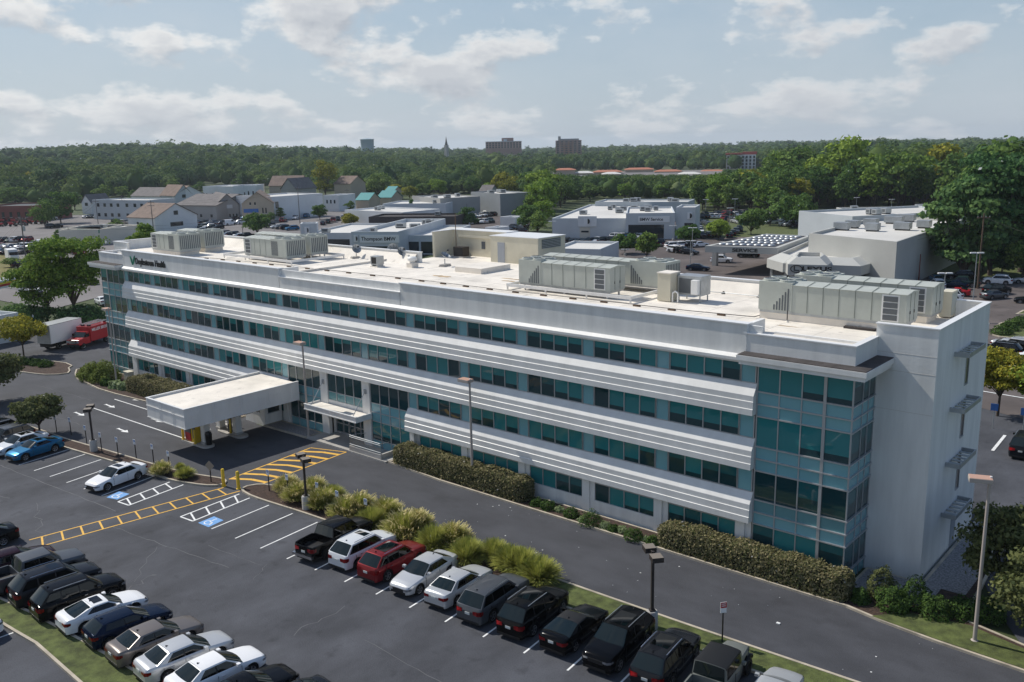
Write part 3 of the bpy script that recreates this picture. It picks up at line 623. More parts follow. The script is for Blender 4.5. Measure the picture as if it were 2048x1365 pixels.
# sign lettering on the parapet
mat = face_matrix((-81.25, -.09, 13.62), (1, 0, 0)); text('Doylestown Health', 1.02, M['letter'], mat, 'sign_lettering', OB, .04, .012, sx=.82)
b = MB()
for sgn, k in ((1, 1.0), (-1, .8)):
    P = [(0, 0), (.12, .35), (.30, .75), (.62, 1.05), (.62, .8), (.45, .45), (.20, .1)] if sgn > 0 else [(-.04, .0), (-.10, .5), (-.30, .85), (-.55, .95), (-.42, .60), (-.22, .25)]
    P = [(-81.95+p[0]*k, 13.45+p[1]*1.05) for p in P]; n = len(P)
    b.add([(x, -.14, z) for x, z in P]+[(x, -.06, z) for x, z in P], [tuple(range(n)), tuple(range(n, 2*n))[::-1]]+[(i, (i+1) % n, (i+1) % n+n, i+n) for i in range(n)], M['leafgreen'])
b.build('sign_emblem', OB)
# penthouse on the rear
b = MB(); pz = DECK; pt = 16.9; Y0 = 19.3
b.box(-53.0, -52.7, Y0-.1, 24, pz-.3, pt, M['beige']); b.box(-52.7, -44.9, 22.2, 24, pz-.3, pt, M['beige']); b.box(-44.9, -38.6, Y0+.3, 24, pz-.3, pt-.1, M['beige'])
b.box(-53.06, -44.9, 22.1, 24.06, pt, pt+.06, M['cap']); b.box(-53.06, -52.64, Y0-.16, 22.1, pt, pt+.06, M['cap']); b.box(-44.96, -38.54, Y0+.24, 24.06, pt-.1, pt-.03, M['cap'])
b.box(-51.8, -46.2, 22.05, 22.2, pt-.75, pt-.5, M['beige']); b.box(-53, -36, 15.3, 24.5, pz-.3, pz-.002, M['roof'])
b.build('penthouse', OB)
b = MB(); b.box(-43.9, -42.95, Y0+.26, Y0+.32, pz, pz+2.05, M['door_grey']); b.build('roof_door', OB)
b = MB(); b.box(-38.62, -38.56, Y0+.9, 23.2, pt-1.15, pt-.25, M['louvre'])
for i in range(6): b.box(-38.57, -38.5, Y0+.9, 23.2, pt-1.15+i*.15, pt-1.09+i*.15, M['galv'])
b.build('louvre', OB)
b = MB(); b.box(-48.5, -48.0, 22.14, 22.2, pt-1.9, pt-1.1, M['louvre']); b.build('wall_vent', OB)
# low platform on the roof
p0, p1, p2 = at(915, 543, DECK), at(962, 549, DECK), at(1029, 537, DECK)
b = MB(); b.box(p0.x, p1.x, p1.y, p1.y+4.2, DECK, DECK+.5, M['roof']); b.build('roof_platform', OB)
# ------------------------------------------------------------------ rooftop equipment
def air_handler(name, label, x0, x1, y0, y1, cx0, cx1, cond_y1, style, group='rooftop air handling units', curb=False):
    """x0..x1 casing, cx0..cx1 condenser section"""
    z0 = DECK+.62; z1 = z0+1.85; xm = (min(x0, cx0)+max(x1, cx1))/2
    t = thing(name, label, 'air handler', (xm, y0, DECK), group=group); A = M['ahu']; D = M['ahu_dark']
    b = MB(); b.box(x0, x1, y0, y1, z0, z1-.08, A)
    # pitched ribbed roof
    vs = [(x0-.05, y0-.05, z1-.08), (x1+.05, y0-.05, z1-.08), (x1+.05, (y0+y1)/2, z1+.05), (x0-.05, (y0+y1)/2, z1+.05), (x1+.05, y1+.05, z1-.08), (x0-.05, y1+.05, z1-.08)]
    b.add(vs, [(0, 1, 2, 3), (3, 2, 4, 5), (0, 3, 5), (1, 4, 2)], A)
    n = max(3, int((x1-x0)/1.0))
    for i in range(1, n):
        x = x0+(x1-x0)*i/n
        b.box(x-.018, x+.018, y0-.012, y0, z0+.04, z1-.1, D)
        b.add([(x-.03, y0-.06, z1-.07), (x+.03, y0-.06, z1-.07), (x+.03, (y0+y1)/2, z1+.085), (x-.03, (y0+y1)/2, z1+.085), (x+.03, y1+.06, z1-.07), (x-.03, y1+.06, z1-.07)], [(0, 1, 2, 3), (3, 2, 4, 5)], D)
    for i in (1, 2): y = y0+(y1-y0)*i/3; b.box(x1, x1+.015, y-.02, y+.02, z0+.05, z1-.12, D); b.box(x1, x1+.05, y-.05, y-.02, z0+.5, z0+.7, M['black'])
    b.build('casing', t)
    b = MB(); b.box(cx0, cx1, y0-.03, cond_y1, z0, z1+.05, A)
    xc = [cx0+(cx1-cx0)*(i+.5)/2 for i in (0, 1)]; nf = max(2, int((cond_y1-y0)/1.15))
    if style in ('left', 'right'):
        for i in range(6):
            h = .35+.22*i if style == 'left' else .35+.22*(5-i)
            xs = (cx1-1.25+.19*i) if style == 'left' else (cx0+.12+.19*i)
            b.box(xs, xs+.10, y0-.045, y0-.03, z0+.06, z0+.06+h, M['louvre'])
    else:
        for i in range(7): xs = cx0+.1+i*.17; b.box(xs, xs+.09, y0-.045, y0-.03, z0+.12, z1-.2, M['louvre'])
    sd = cx1 if style != 'left' else cx0
    for i in range(int((cond_y1-y0)/.24)):
        y = y0+.12+i*.24; (b.box(sd, sd+.02, y, y+.11, z0+.15, z1-.15, M['louvre']) if style != 'left' else b.box(sd-.02, sd, y, y+.11, z0+.15, z1-.15, M['louvre']))
    b.build('condenser_section', t)
    for a in xc:
        for j in range(nf):
            y = y0+(cond_y1-y0)*(j+.5)/nf; f = MB(); f.lathe([(.50, 0), (.50, .12), (.42, .14), (.42, .03), (0, .03)], 20, M['ahu'], (a, y, z1+.05)); f.lathe([(.42, .06), (.0, .06)], 20, M['louvre'], (a, y, z1+.05))
            for q in range(4): tt = q*math.pi/4; f.tube((a-.43*math.cos(tt), y-.43*math.sin(tt), z1+.17), (a+.43*math.cos(tt), y+.43*math.sin(tt), z1+.17), .015, .015, 4, M['galv'])
            f.build('fan', t)
    xa, xb = min(x0, cx0), max(x1, cx1)
    b = MB(); b.box(xa+.05, xb-.05, y0+.05, max(y1, cond_y1)-.05, z0-.17, z0, M['galv']); b.build('base_rail', t)
    b = MB()
    if curb: b.box(xa+.05, xb-.3, y0+.1, y1-.1, DECK, z0-.17, M['roof'])
    else:
        for xx in (xa+.4, (xa+xb)/2, xb-.4):
            for yy in (y0+.25, y1-.25): b.box(xx-.06, xx+.06, yy-.06, yy+.06, DECK, z0-.17, M['white_panel'])
    b.build('curb' if curb else 'support', t)
    b = MB(); lx = x1-1.35 if style == 'left' else x0+.35
    b.box(lx-.1, lx+.95, y0-.02, y0, z0+.05, z1-.15, M['white_panel'])
    for i in range(4): b.box(lx, lx+.85, y0-.05, y0-.02, z0+.14+i*.38, z0+.46+i*.38, M['louvre'])
    b.build('intake_louvre', t); return t
air_handler('air_handler', 'pale green ribbed air handler with intake louvre, on white frame mid roof', -28.0, -21.3, 6.9, 9.0, -30.3, -28.0, 9.0, 'left')
air_handler('air_handler', 'air handler with open fan section on its right, behind the mid roof unit', -31.0, -22.2, 11.0, 13.0, -22.2, -18.9, 13.2, 'right')
air_handler('air_handler', 'long ribbed air handler nearest the right end white parapet', -6.6, .55, 6.35, 8.6, -8.9, -6.6, 8.6, 'left', curb=True)
air_handler('air_handler', 'air handler behind the long ribbed unit at the right end of roof', -5.6, .9, 10.3, 12.6, -8.2, -5.6, 12.6, 'left', curb=True)
air_handler('air_handler', 'grey green air handler nearest the roof sign lettering at far left', -85.6, -81.6, 4.3, 7.0, -81.6, -79.2, 7.0, 'grille', curb=True)
air_handler('air_handler', 'air handler behind the leftmost unit at the far left roof end', -86.5, -82.5, 8.2, 10.8, -82.5, -80.3, 10.8, 'grille', curb=True)
air_handler('air_handler', 'grey green air handler on white frame, front of second cluster from left', -70.1, -65.0, 6.9, 9.4, -65.0, -62.3, 9.4, 'grille')
air_handler('air_handler', 'plain sided air handler at the back of the second cluster from left', -73.5, -65.5, 10.6, 12.9, -65.5, -63.0, 12.9, 'right')
for lab, (x0, x1, y0, y1) in (('white steel platform frame under the mid roof air handlers', (-31.2, -19.0, 6.3, 13.6)), ('white steel platform frame under the second cluster of air handlers', (-73.3, -60.6, 6.2, 13.2))):
    t = thing('platform_frame', lab, 'steel frame', ((x0+x1)/2, y0, DECK), group='roof platform frames'); b = MB(); z = DECK+.28
    for a in ((x0, x1, y0, y0+.14), (x0, x1, y1-.14, y1), (x0, x0+.14, y0+.14, y1-.14), (x1-.14, x1, y0+.14, y1-.14)): b.box(*a, z, z+.24, M['white_panel'])
    b.build('beam', t); b = MB()
    for i in range(4):
        for yy in (y0+.07, y1-.07): xx = x0+.07+(x1-x0-.14)*i/3; b.box(xx-.05, xx+.05, yy-.05, yy+.05, DECK, z, M['white_panel'])
    b.build('post', t)
# gas line on blocks
t = thing('gas_pipe', 'thin dark gas pipe on wooden blocks running along the roof', 'pipe', (-56, 6, DECK)); b = MB(); bl = MB()
pts = [at(x, y, DECK+.13) for x, y in ((300, 508), (430, 517), (560, 530), (634, 538), (674, 542), (822, 558), (1004, 580), (1240, 606), (1380, 622), (1508, 634))]
b.path(pts, .03, 6, M['bronze']); b.path([at(1508, 634, DECK+.13), at(1528, 629, DECK+.13)], .03, 6, M['bronze']); b.build('pipe', t)
for p, q in zip(pts, pts[1:]):
    nn = max(1, int((q-p).length/2.6))
    for i in range(nn): c = p.lerp(q, (i+.5)/nn); bl.box(c.x-.28, c.x+.28, c.y-.1, c.y+.1, DECK, DECK+.10, M['wood'])
bl.build('block', t)
t = thing('gas_pipe', 'thin pipe on small black feet behind the mid roof unit', 'pipe', tuple(at(1450, 590, DECK))); b = MB(); P = [at(x, y, DECK+.15) for x, y in ((1398, 587), (1410, 583), (1450, 586), (1528, 594))]; b.path(P, .035, 6, M['galv']); b.build('pipe', t); b = MB()
for x, y in ((1405, 586), (1422, 584), (1447, 588), (1518, 595)): p = at(x, y, DECK); b.lathe([(.22, 0), (.05, .2)], 8, M['black'], tuple(p))
b.build('foot', t)
def dish(px, py, label, r, yaw, tilt=.5, mesh_=False):
    p = at(px, py, DECK); t = thing('satellite_dish', label, 'satellite dish', tuple(p), yaw, group='satellite dishes on the roof')
    b = MB(); b.tube((0, 0, .1), (0, 0, .75), .05, .05, 8, M['galv']); b.build('mast', t, world=False)
    b = MB(); b.box(-.6, .6, -.35, .35, 0, .1, M['concrete'])
    for i in range(4): b.box(-.55+i*.3, -.30+i*.3, -.3, .3, .1, .22, M['concrete'])
    b.build('ballast', t, world=False)
    b = MB(); b.lathe([(0.01, 0), (r*.4, .04), (r*.75, .14), (r, .26)], 24, M['galv']); b.lathe([(r, .27), (r*.75, .15), (r*.4, .05), (0.01, .01)], 24, M['galv'])
    for i in range(8): a = i*math.pi/4; b.tube((0, 0, -.01), (r*math.cos(a), r*math.sin(a), .25), .015, .015, 4, M['louvre'])
    o = b.build('reflector', t, world=False, smooth=50); o.location = (0, 0, .95); o.rotation_euler = (R(90)-tilt, 0, 0)
    b = MB(); b.tube((0, 0, 0), (0, 0, .75), .02, .02, 5, M['galv']); b.box(-.08, .08, -.08, .08, .72, .86, M['black']); o = b.build('feed_arm', t, world=False); o.location = (0, 0, .95); o.rotation_euler = (R(90)-tilt, 0, 0)
dish(713, 517, 'grey satellite dish nearest the second air handler cluster', .52, R(70)); dish(789, 518, 'large ribbed satellite dish facing the camera mid roof', .72, R(20), .15); dish(803, 523, 'small satellite dish just right of the large ribbed one', .5, R(75)); dish(890, 533, 'small satellite dish tilted skyward before the penthouse', .5, R(100), 1.)
p = at(755, 534, DECK); t = thing('condenser_unit', 'small square condenser unit with open fan on the roof', 'condenser', tuple(p)); b = MB(); b.box(-.5, .5, -.45, .45, .25, 1.1, M['galv']); b.box(-.35, .35, -.47, -.45, .35, 1.0, M['black']); b.build('casing', t, world=False); b = MB(); b.box(-.55, .55, -.5, .5, 0, .1, M['roof']); b.box(-.45, -.3, -.4, .4, .1, .25, M['galv']); b.box(.3, .45, -.4, .4, .1, .25, M['galv']); b.build('base', t, world=False)
p = at(825, 535, DECK); t = thing('exhaust_fan', 'small white curbed exhaust fan near the mid roof', 'fan', tuple(p)); b = MB(); b.box(-.42, .42, -.42, .42, 0, .45, M['roof']); b.build('curb', t, world=False); b = MB(); b.lathe([(.25, .45), (.3, .6), (.48, .7), (.48, .95), (.38, 1.05), (0, 1.1)], 16, M['white_panel']); b.build('hood', t, world=False, smooth=40)
p = at(923, 515, DECK); t = thing('condenser_unit', 'dark condenser unit standing against the beige penthouse', 'condenser', tuple(p)); b = MB(); b.box(-.7, .7, -.5, .5, .15, 1.15, M['bronze']); b.box(-.62, .62, -.53, -.5, .25, 1.05, M['black']); b.build('casing', t, world=False); b = MB(); b.box(-.8, .8, -.6, .6, 0, .15, M['concrete']); b.build('base', t, world=False)
p = at(913, 514, DECK); t = thing('antenna_mast', 'rusty antenna mast guyed beside the beige penthouse', 'antenna', tuple(p)); b = MB(); b.tube((0, 0, 0), (0, 0, 4.6), .05, .04, 8, M['wood']); b.build('pole', t, world=False)
b = MB()
for a in (0, 2.1, 4.2): b.tube((0, 0, 2.9), (1.2*math.cos(a), 1.2*math.sin(a), .02), .012, .012, 4, M['galv'])
b.build('guy_wire', t, world=False)
# mid-right package units
p = at(1330, 603, DECK); t = thing('package_unit', 'rust stained cream duct cabinet beside the mid roof frame', 'ventilation unit', tuple(p)); b = MB(); b.box(-.55, .55, -.2, 1.1, .05, 2.1, M['beige']); b.box(-.6, .6, -.25, 1.15, 2.1, 2.18, M['roof']); b.build('casing', t, world=False); b = MB(); b.path([(.7, -.1, .05), (.7, -.1, .7), (.95, -.1, .85), (1.15, -.1, .7), (1.15, -.1, .05)], .06, 8, M['white_panel']); b.build('pipe', t, world=False, smooth=40)
p = at(1378, 604, DECK); t = thing('package_unit', 'grey heat pump raised on small legs beside the cream duct cabinet', 'heat pump', tuple(p)); b = MB(); b.box(-.95, 1.05, -.1, 1.3, .5, 1.95, M['galv']); b.box(-.8, .25, -.14, -.1, .65, 1.75, M['louvre']); b.box(.4, .95, -.5, -.1, .65, 1.7, M['white_panel']); b.build('casing', t, world=False, bevel=.02); b = MB()
for x in (-.85, .9):
    for y in (0, 1.15): b.tube((x, y, 0), (x, y, .5), .05, .05, 8, M['galv'])
b.build('leg', t, world=False)
p = at(1881, 634, DECK); t = thing('rooftop_condenser', 'cream condenser with rounded white hood behind end parapet', 'condenser', tuple(p)); b = MB(); b.box(.0, .7, -.4, .9, .1, 1.75, M['beige']); b.box(.7, .72, -.3, .8, .2, 1.6, M['ahu']); b.build('casing', t, world=False); b = MB(); b.lathe([(.0, 1.75), (.35, 1.68), (.5, 1.45), (.5, .8), (.42, .75)], 16, M['white_panel'], (-.45, .3, 0)); b.build('hood', t, world=False, smooth=50); b = MB(); b.tube((-.7, -.1, 0), (-.1, 0, .8), .03, .03, 6, M['galv']); b.tube((-.1, -.3, 0), (-.6, 0, .8), .03, .03, 6, M['galv']); b.build('support', t, world=False)
p = at(1720, 660, DECK); tag(b := (lambda bb: (bb.box(p.x-1., p.x+.9, p.y-.1, p.y+1.5, DECK, DECK+.14, M['dark_roof']), bb.build('roof_hatch'))[1])(MB()), 'dark flat roof hatch panel beside the right stair tower parapet', 'hatch')
t = thing('vent_stack', 'thin dark vent stack standing before the right end air handler', 'vent', tuple(at(1574, 645, DECK))); b = MB(); b.tube((0, 0, 0), (0, 0, .75), .035, .035, 8, M['bronze']); b.build('pipe', t, world=False); b = MB(); b.lathe([(.14, 0), (.05, .12)], 10, M['roof']); b.build('flashing', t, world=False)
# ------------------------------------------------------------------ drive-through canopy
WP = M['white_panel']
t = thing('drive_through_canopy', 'flat white drive-through canopy on square columns beside the entrance', 'canopy', (-54.5, -6.5, 0))
cx0, cx1, cy0, cy1, cz0, cz1 = -57.75, -51.4, -12.2, -.5, 2.85, 4.6
b = MB()
b.box(cx0, cx1, cy0, cy0+.12, cz0, cz1, WP); b.box(cx0, cx0+.12, cy0+.12, cy1, cz0, cz1, WP); b.box(cx1-.12, cx1, cy0+.12, cy1, cz0, cz1, WP)
b.box(cx0-.05, cx1+.05, cy0-.05, cy0+.16, cz1, cz1+.05, M['cap']); b.box(cx0-.05, cx0+.16, cy0+.16, cy1, cz1, cz1+.05, M['cap']); b.box(cx1-.16, cx1+.05, cy0+.16, cy1, cz1, cz1+.05, M['cap'])
for z in (cz0, cz0+1.05): b.box(cx0-.035, cx1+.035, cy0-.035, cy0, z, z+.07, WP); b.box(cx0-.035, cx0, cy0, cy1, z, z+.07, WP); b.box(cx1, cx1+.018, cy0, cy1, z, z+.05, WP)
for i in range(4):
    y = cy0+2.6+i*2.75
    for dy in (0, .28): b.box(cx1, cx1+.022, y+dy, y+dy+.05, cz0+.05, cz1-.05, WP)
for x in (cx0+2.2, cx0+4.4):
    for dx in (0, .28): b.box(x+dx, x+dx+.05, cy0-.022, cy0, cz0+.07, cz1-.05, WP)
b.build('fascia', t)
b = MB(); b.box(cx0+.12, cx1-.12, cy0+.12, cy1, cz1-.35, cz1-.16, M['roof']); b.build('roof', t)
b = MB(); b.box(cx0+.12, cx1-.12, cy0+.12, cy1, cz0+.02, cz0+.1, M['beige']); b.build('soffit', t)
for x, y in ((-54.3, -8.75), (-54.5, -5.4), (-57.3, -5.4)):
    b = MB(); b.box(x-.3, x+.3, y-.3, y+.3, 0, cz0+.02, Wm); b.box(x-.36, x+.36, y-.36, y+.36, 0, .35, M['concrete']); b.build('column', t)
mat = face_matrix((-52.45, -7.2, cz0-.42), (0, 1, 0)); text('AUTO TELLER', .38, M['letter'], mat, 'lettering', t, .02, sx=.95)
b = MB(); b.box(-51.95, -51.85, -7.4, -4.2, cz0-.08, cz0+.02, WP); b.build('sign_rail', t)
t = thing('teller_booth', 'white teller booth with dark window under the drive-through canopy', 'booth', (-56.5, -1.1, 0)); b = MB(); b.box(-58.2, -54.9, -2.1, -.17, -.1, 2.84, Wm); b.build('wall', t)
b = MB(); b.box(-54.88, -54.84, -1.75, -.5, 1.2, 2.2, M['win']); b.box(-57.6, -55.7, -2.14, -2.1, 1.2, 2.2, M['win']); b.box(-54.9, -54.82, -1.82, -.43, 1.12, 1.2, M['frame']); b.build('window', t)
def isle(label, x0, x1, y, hw):
    t = thing('traffic_island', label, 'traffic island', ((x0+x1)/2, y, 0), group='raised teller lane islands'); b = MB(); P = []
    for i in range(9): a = -math.pi/2+math.pi*i/8; P.append((x1-hw+hw*math.cos(a), y+hw*math.sin(a)))
    for i in range(9): a = math.pi/2+math.pi*i/8; P.append((x0+hw+hw*math.cos(a), y+hw*math.sin(a)))
    b.prism(P, -.02, .17, M['concrete']); b.build('slab', t)
isle('outer concrete lane island carrying the yellow teller kiosk', -57.6, -53.2, -8.95, .62); isle('inner concrete lane island carrying one square column and thin posts', -57.3, -53.2, -5.45, .6); isle('short lane island beside the teller booth wall', -60.0, -56.8, -4.2, .35)
t = thing('teller_kiosk', 'yellow framed teller machine kiosk with dark red screen panel', 'kiosk', (-55.6, -9.0, .17)); b = MB(); b.box(-56.6, -55.0, -9.35, -8.55, .17, 2.3, M['by']); b.build('cabinet', t)
b = MB(); b.box(-56.66, -55.75, -9.42, -9.35, .25, 1.0, M['red']); b.box(-56.66, -55.75, -9.42, -9.35, 1.0, 2.2, M['louvre']); b.box(-56.45, -56.0, -9.44, -9.42, 1.35, 1.7, M['sign_white']); b.build('screen', t)
b = MB(); b.box(-55.35, -54.97, -9.43, -9.35, .6, 1.6, M['louvre']); b.box(-54.99, -54.93, -9.2, -8.7, .5, 2.0, M['by']); b.build('side_panel', t)
def bollard(p, label, h=1.15, r=.09, z=0., group='yellow bollards'):
    o = thing('bollard', label, 'bollard', (p[0], p[1], z), group=group); b = MB(); b.lathe([(r, 0), (r, h-.06), (r*.7, h-.01), (0, h)], 12, M['by']); b.build('post', o, world=False, smooth=40); b = MB(); b.lathe([(r*1.5, 0), (r*1.45, .04), (r, .05)], 12, M['by']); b.build('collar', o, world=False)
bollard((-43.9, -13.5), 'yellow bollard at the tip of the grassy left island', 1.45, .13); bollard((-42.45, -13.1), 'yellow bollard at the tip of the planted right island', 1.45, .13)
for i, (p, l) in enumerate((((-57.35, -9.3), 'yellow bollard at the far left end of the kiosk island'), ((-57.0, -9.45), 'second yellow bollard left of the teller kiosk'), ((-54.9, -9.5), 'yellow bollard hard against the right side of the kiosk'), ((-55.9, -5.3), 'yellow bollard on the inner lane island, left of its post'), ((-55.2, -5.7), 'yellow bollard on the inner lane island, nearest its column'), ((-59.6, -4.2), 'yellow bollard at the left end of the short island'), ((-57.2, -4.1), 'yellow bollard on the short island beside the booth'))): bollard(p, l, 1.35, .09, .17, 'yellow bollards round the teller lanes')
t = thing('teller_post', 'slim dark teller machine post between yellow bollards', 'teller machine', (-55.5, -5.5, .17)); b = MB(); b.box(-55.65, -55.35, -5.7, -5.4, .17, 1.5, M['trim']); b.build('cabinet', t); b = MB(); b.box(-55.6, -55.4, -5.73, -5.7, 1.0, 1.4, M['sign_white']); b.build('screen', t)
t = thing('litter_bin', 'black litter bin beside the outer canopy column', 'bin', (-53.75, -8.8, .17)); b = MB(); b.lathe([(.26, 0), (.3, .9), (.32, .95)], 14, M['black'], (0, 0, 0)); b.build('drum', t, world=False, smooth=40); b = MB(); b.lathe([(.32, .95), (.25, 1.15), (.0, 1.25)], 14, M['black']); b.build('lid', t, world=False, smooth=40)
# entrance canopy
t = thing('entrance_canopy', 'thin white entrance canopy hung from two steel rods', 'canopy', (-45.1, -1, 2.8)); b = MB(); x0, x1, y0, y1 = -48.75, -41.5, -1.95, -.13
b.box(x0, x1, y0, y0+.1, 2.72, 3.22, WP); b.box(x0, x0+.1, y0+.1, y1, 2.72, 3.22, WP); b.box(x1-.1, x1, y0+.1, y1, 2.72, 3.22, WP); b.box(x0-.04, x1+.04, y0-.04, y0+.12, 3.22, 3.27, M['cap']); b.box(x0-.04, x1+.04, y0-.04, y0, 2.72, 2.8, WP); b.build('fascia', t)
b = MB(); b.box(x0+.1, x1-.1, y0+.1, y1, 2.9, 3.05, M['roof']); b.build('roof', t)
for x in (-48.1, -42.2): b = MB(); b.tube((x, -1.7, 3.1), (x, -.2, 5.05), .035, .035, 8, M['galv']); b.box(x-.14, x+.14, -.22, -.12, 4.85, 5.25, M['galv']); b.build('hanger_rod', t)
t = thing('ramp_railing', 'white barred ramp railing on a low concrete wall', 'railing', (-40.5, -1.7, 0)); b = MB(); b.box(-42.5, -38.4, -2.02, -1.85, .0, .55, M['concrete']); b.box(-38.57, -38.4, -1.84, -.5, .0, .55, M['concrete']); b.build('kerb_wall', t)
b = MB()
for z in (.7, 1.35, 1.5): b.tube((-42.5, -1.94, z), (-38.45, -1.94, z), .03, .03, 6, M['galv'])
b.tube((-38.45, -1.94, 1.5), (-38.45, -1.0, 1.4), .03, .03, 6, M['galv']); b.tube((-42.5, -1.94, 1.5), (-41.5, -.9, 1.6), .03, .03, 6, M['galv']); b.build('rail', t)
b = MB()
for i in range(28): b.box(-42.45+i*.148, -42.42+i*.148, -1.955, -1.925, .7, 1.35, M['galv'])
b.build('baluster', t)
# ------------------------------------------------------------------ lamps, signs
def twin_lamp(p, label, h=4.2, rz=0.):
    t = thing('parking_lamp', label, 'lamp post', (p[0], p[1], .1), rz, group='bronze twin headed parking lamps'); b = MB(); b.lathe([(.32, -.1), (.32, .95), (.27, 1.02), (0, 1.02)], 18, M['concrete']); b.build('base', t, world=False, smooth=40)
    b = MB(); b.box(-.075, .075, -.075, .075, 1.02, h, M['bronze']); b.box(-.16, .16, -.16, .16, 1.02, 1.1, M['bronze']); b.build('pole', t, world=False)
    for s in (-1, 1):
        b = MB(); b.tube((0, 0, h-.12), (s*.3, 0, h-.08), .04, .04, 6, M['bronze']); x0, x1 = sorted((s*.30, s*.92)); b.box(x0, x1, -.31, .31, h-.25, h+.02, M['bronze']); b.box(x0+.01, x1-.01, -.3, .3, h+.02, h+.03, M['bronze_top']); b.build('lamp_head', t, world=False, bevel=.015)
twin_lamp((-60.63, -16.0), 'bronze twin lamp on concrete base in the mulch bed left of the canopy', 4.05, R(-35)); twin_lamp((-34.7, -12.4), 'bronze twin lamp on concrete base among the ornamental grasses', 4.05, R(-20)); twin_lamp((-6.13, -11.0), 'bronze twin lamp on concrete base behind the dark parked cars', 4.45, R(-40))
def tall_lamp(p, label, h, lean, rz, s=1.):
    t = thing('tall_lamp', label, 'lamp post', (p[0], p[1], .1), rz, group='tall single headed lamp posts'); b = MB(); b.tube((0, 0, 0), (0, 0, h), .11*s, .075*s, 10, M['pole_tan']); b.lathe([(.2*s, 0), (.2*s, .06), (.1*s, .12)], 10, M['pole_tan']); b.build('pole', t, world=False, smooth=40)
    b = MB(); b.box(-.95*s, .12*s, -.34*s, .34*s, h-.02, h+.2*s, M['pole_tan']); b.box(-.93*s, .10*s, -.32*s, .32*s, h+.2*s, h+.22*s, M['pinkpaint']); b.box(.0, .1, -.05, .05, h+.22*s, h+.3*s, M['sign_white']); b.build('lamp_head', t, world=False, bevel=.015)
tall_lamp((-28.37, -1.4), 'tall lamp rising out of the long left hedge', 8.2, 0, R(0)); tall_lamp((-48.63, -1.75), 'tall lamp beside the main entrance bed', 8.6, 0, R(0)); tall_lamp((7.6, -1.75), 'tall lamp in the ground cover at the right corner', 8.75, 0, R(20)); tall_lamp((-82.08, -3.4), 'tall lamp in the bed before the far left glass corner', 8.6, 0, R(0))
def post_sign(p, label, cat='sign', h=1.75, w=.32, hh=.45, mt='sign_white', mark=True, rz=0., group='accessible parking signs', face=-1):
    t = thing('post_sign', label, cat, (p[0], p[1], .1), rz, group=group); b = MB(); b.box(-.03, .03, -.03, .03, 0, h-.1, M['trim']); b.build('post', t, world=False); b = MB(); b.box(-w/2, w/2, -.05, -.03, h-hh, h, M[mt])
    if mark: b.box(-w/2+.05, w/2-.05, -.055, -.05, h-hh*.48, h-.05, M['sign_blue']); b.box(-.03, .03, -.06, -.055, h-hh*.42, h-.09, M['sign_white'])
    b.build('panel', t, world=False)
for i, (px, py) in enumerate(((114, 868), (143, 873), (174, 890), (204, 905), (237, 915), (273, 920), (308, 930), (340, 945))):
    p = at(px, py, 0); post_sign(p, f'small blue and white parking sign on dark post, {ordn(i)} from left in the upper bed', rz=R(8))
for i, (px, py) in enumerate(((539, 985), (577, 995), (637, 1012), (677, 1030), (734, 1047))): p = at(px, py, 0); post_sign(p, f'small blue and white parking sign, {ordn(i)} from left among the ornamental grasses', rz=R(5))
p = at(1442, 1290, 0); post_sign((p.x, p.y+.12), 'red and white no parking sign on thin post behind the parked cars', h=2.3, w=.34, hh=.6, mt='sign_white', mark=False, rz=R(50), group=None)
t = bpy.data.objects[[o.name for o in bpy.data.objects if o.name.startswith('post_sign')][-1]]
b = MB(); b.box(-.165, .165, -.056, -.05, 1.98, 2.29, M['red']); b.box(-.12, .12, -.058, -.056, 2.18, 2.22, M['sign_white']); b.box(-.12, .12, -.058, -.056, 2.07, 2.11, M['sign_white']); b.build('legend', t, world=False)
t = thing('diamond_sign', 'diamond warning sign seen from behind beside two yellow bollards', 'sign', (-45.3, -13.75, .1), R(25)); b = MB(); b.box(-.035, .035, -.03, .03, 0, 1.6, M['trim']); b.build('post', t, world=False); b = MB(); b.add([(0, -.04, .95), (.42, -.04, 1.37), (0, -.04, 1.79), (-.42, -.04, 1.37)], [(0, 1, 2, 3)], M['sign_back']); b.add([(0, -.02, .95), (.42, -.02, 1.37), (0, -.02, 1.79), (-.42, -.02, 1.37)], [(3, 2, 1, 0)], M['by']); b.add([(0, -.04, .95), (.42, -.04, 1.37), (0, -.04, 1.79), (-.42, -.04, 1.37), (0, -.02, .95), (.42, -.02, 1.37), (0, -.02, 1.79), (-.42, -.02, 1.37)], [(0, 4, 5, 1), (1, 5, 6, 2), (2, 6, 7, 3), (3, 7, 4, 0)], M['sign_back']); b.build('panel', t, world=False)
t = thing('utility_cabinet', 'small beige utility cabinet in the bed at the far left corner', 'utility box', tuple(at(259, 762, 0))); b = MB(); b.box(-.55, .55, -.35, .35, .1, 1.1, M['beige']); b.box(-.6, .6, -.4, .4, 1.1, 1.16, M['beige']); b.build('casing', t, world=False, bevel=.02); b = MB(); b.box(-.65, .65, -.45, .45, 0, .1, M['concrete']); b.build('plinth', t, world=False)
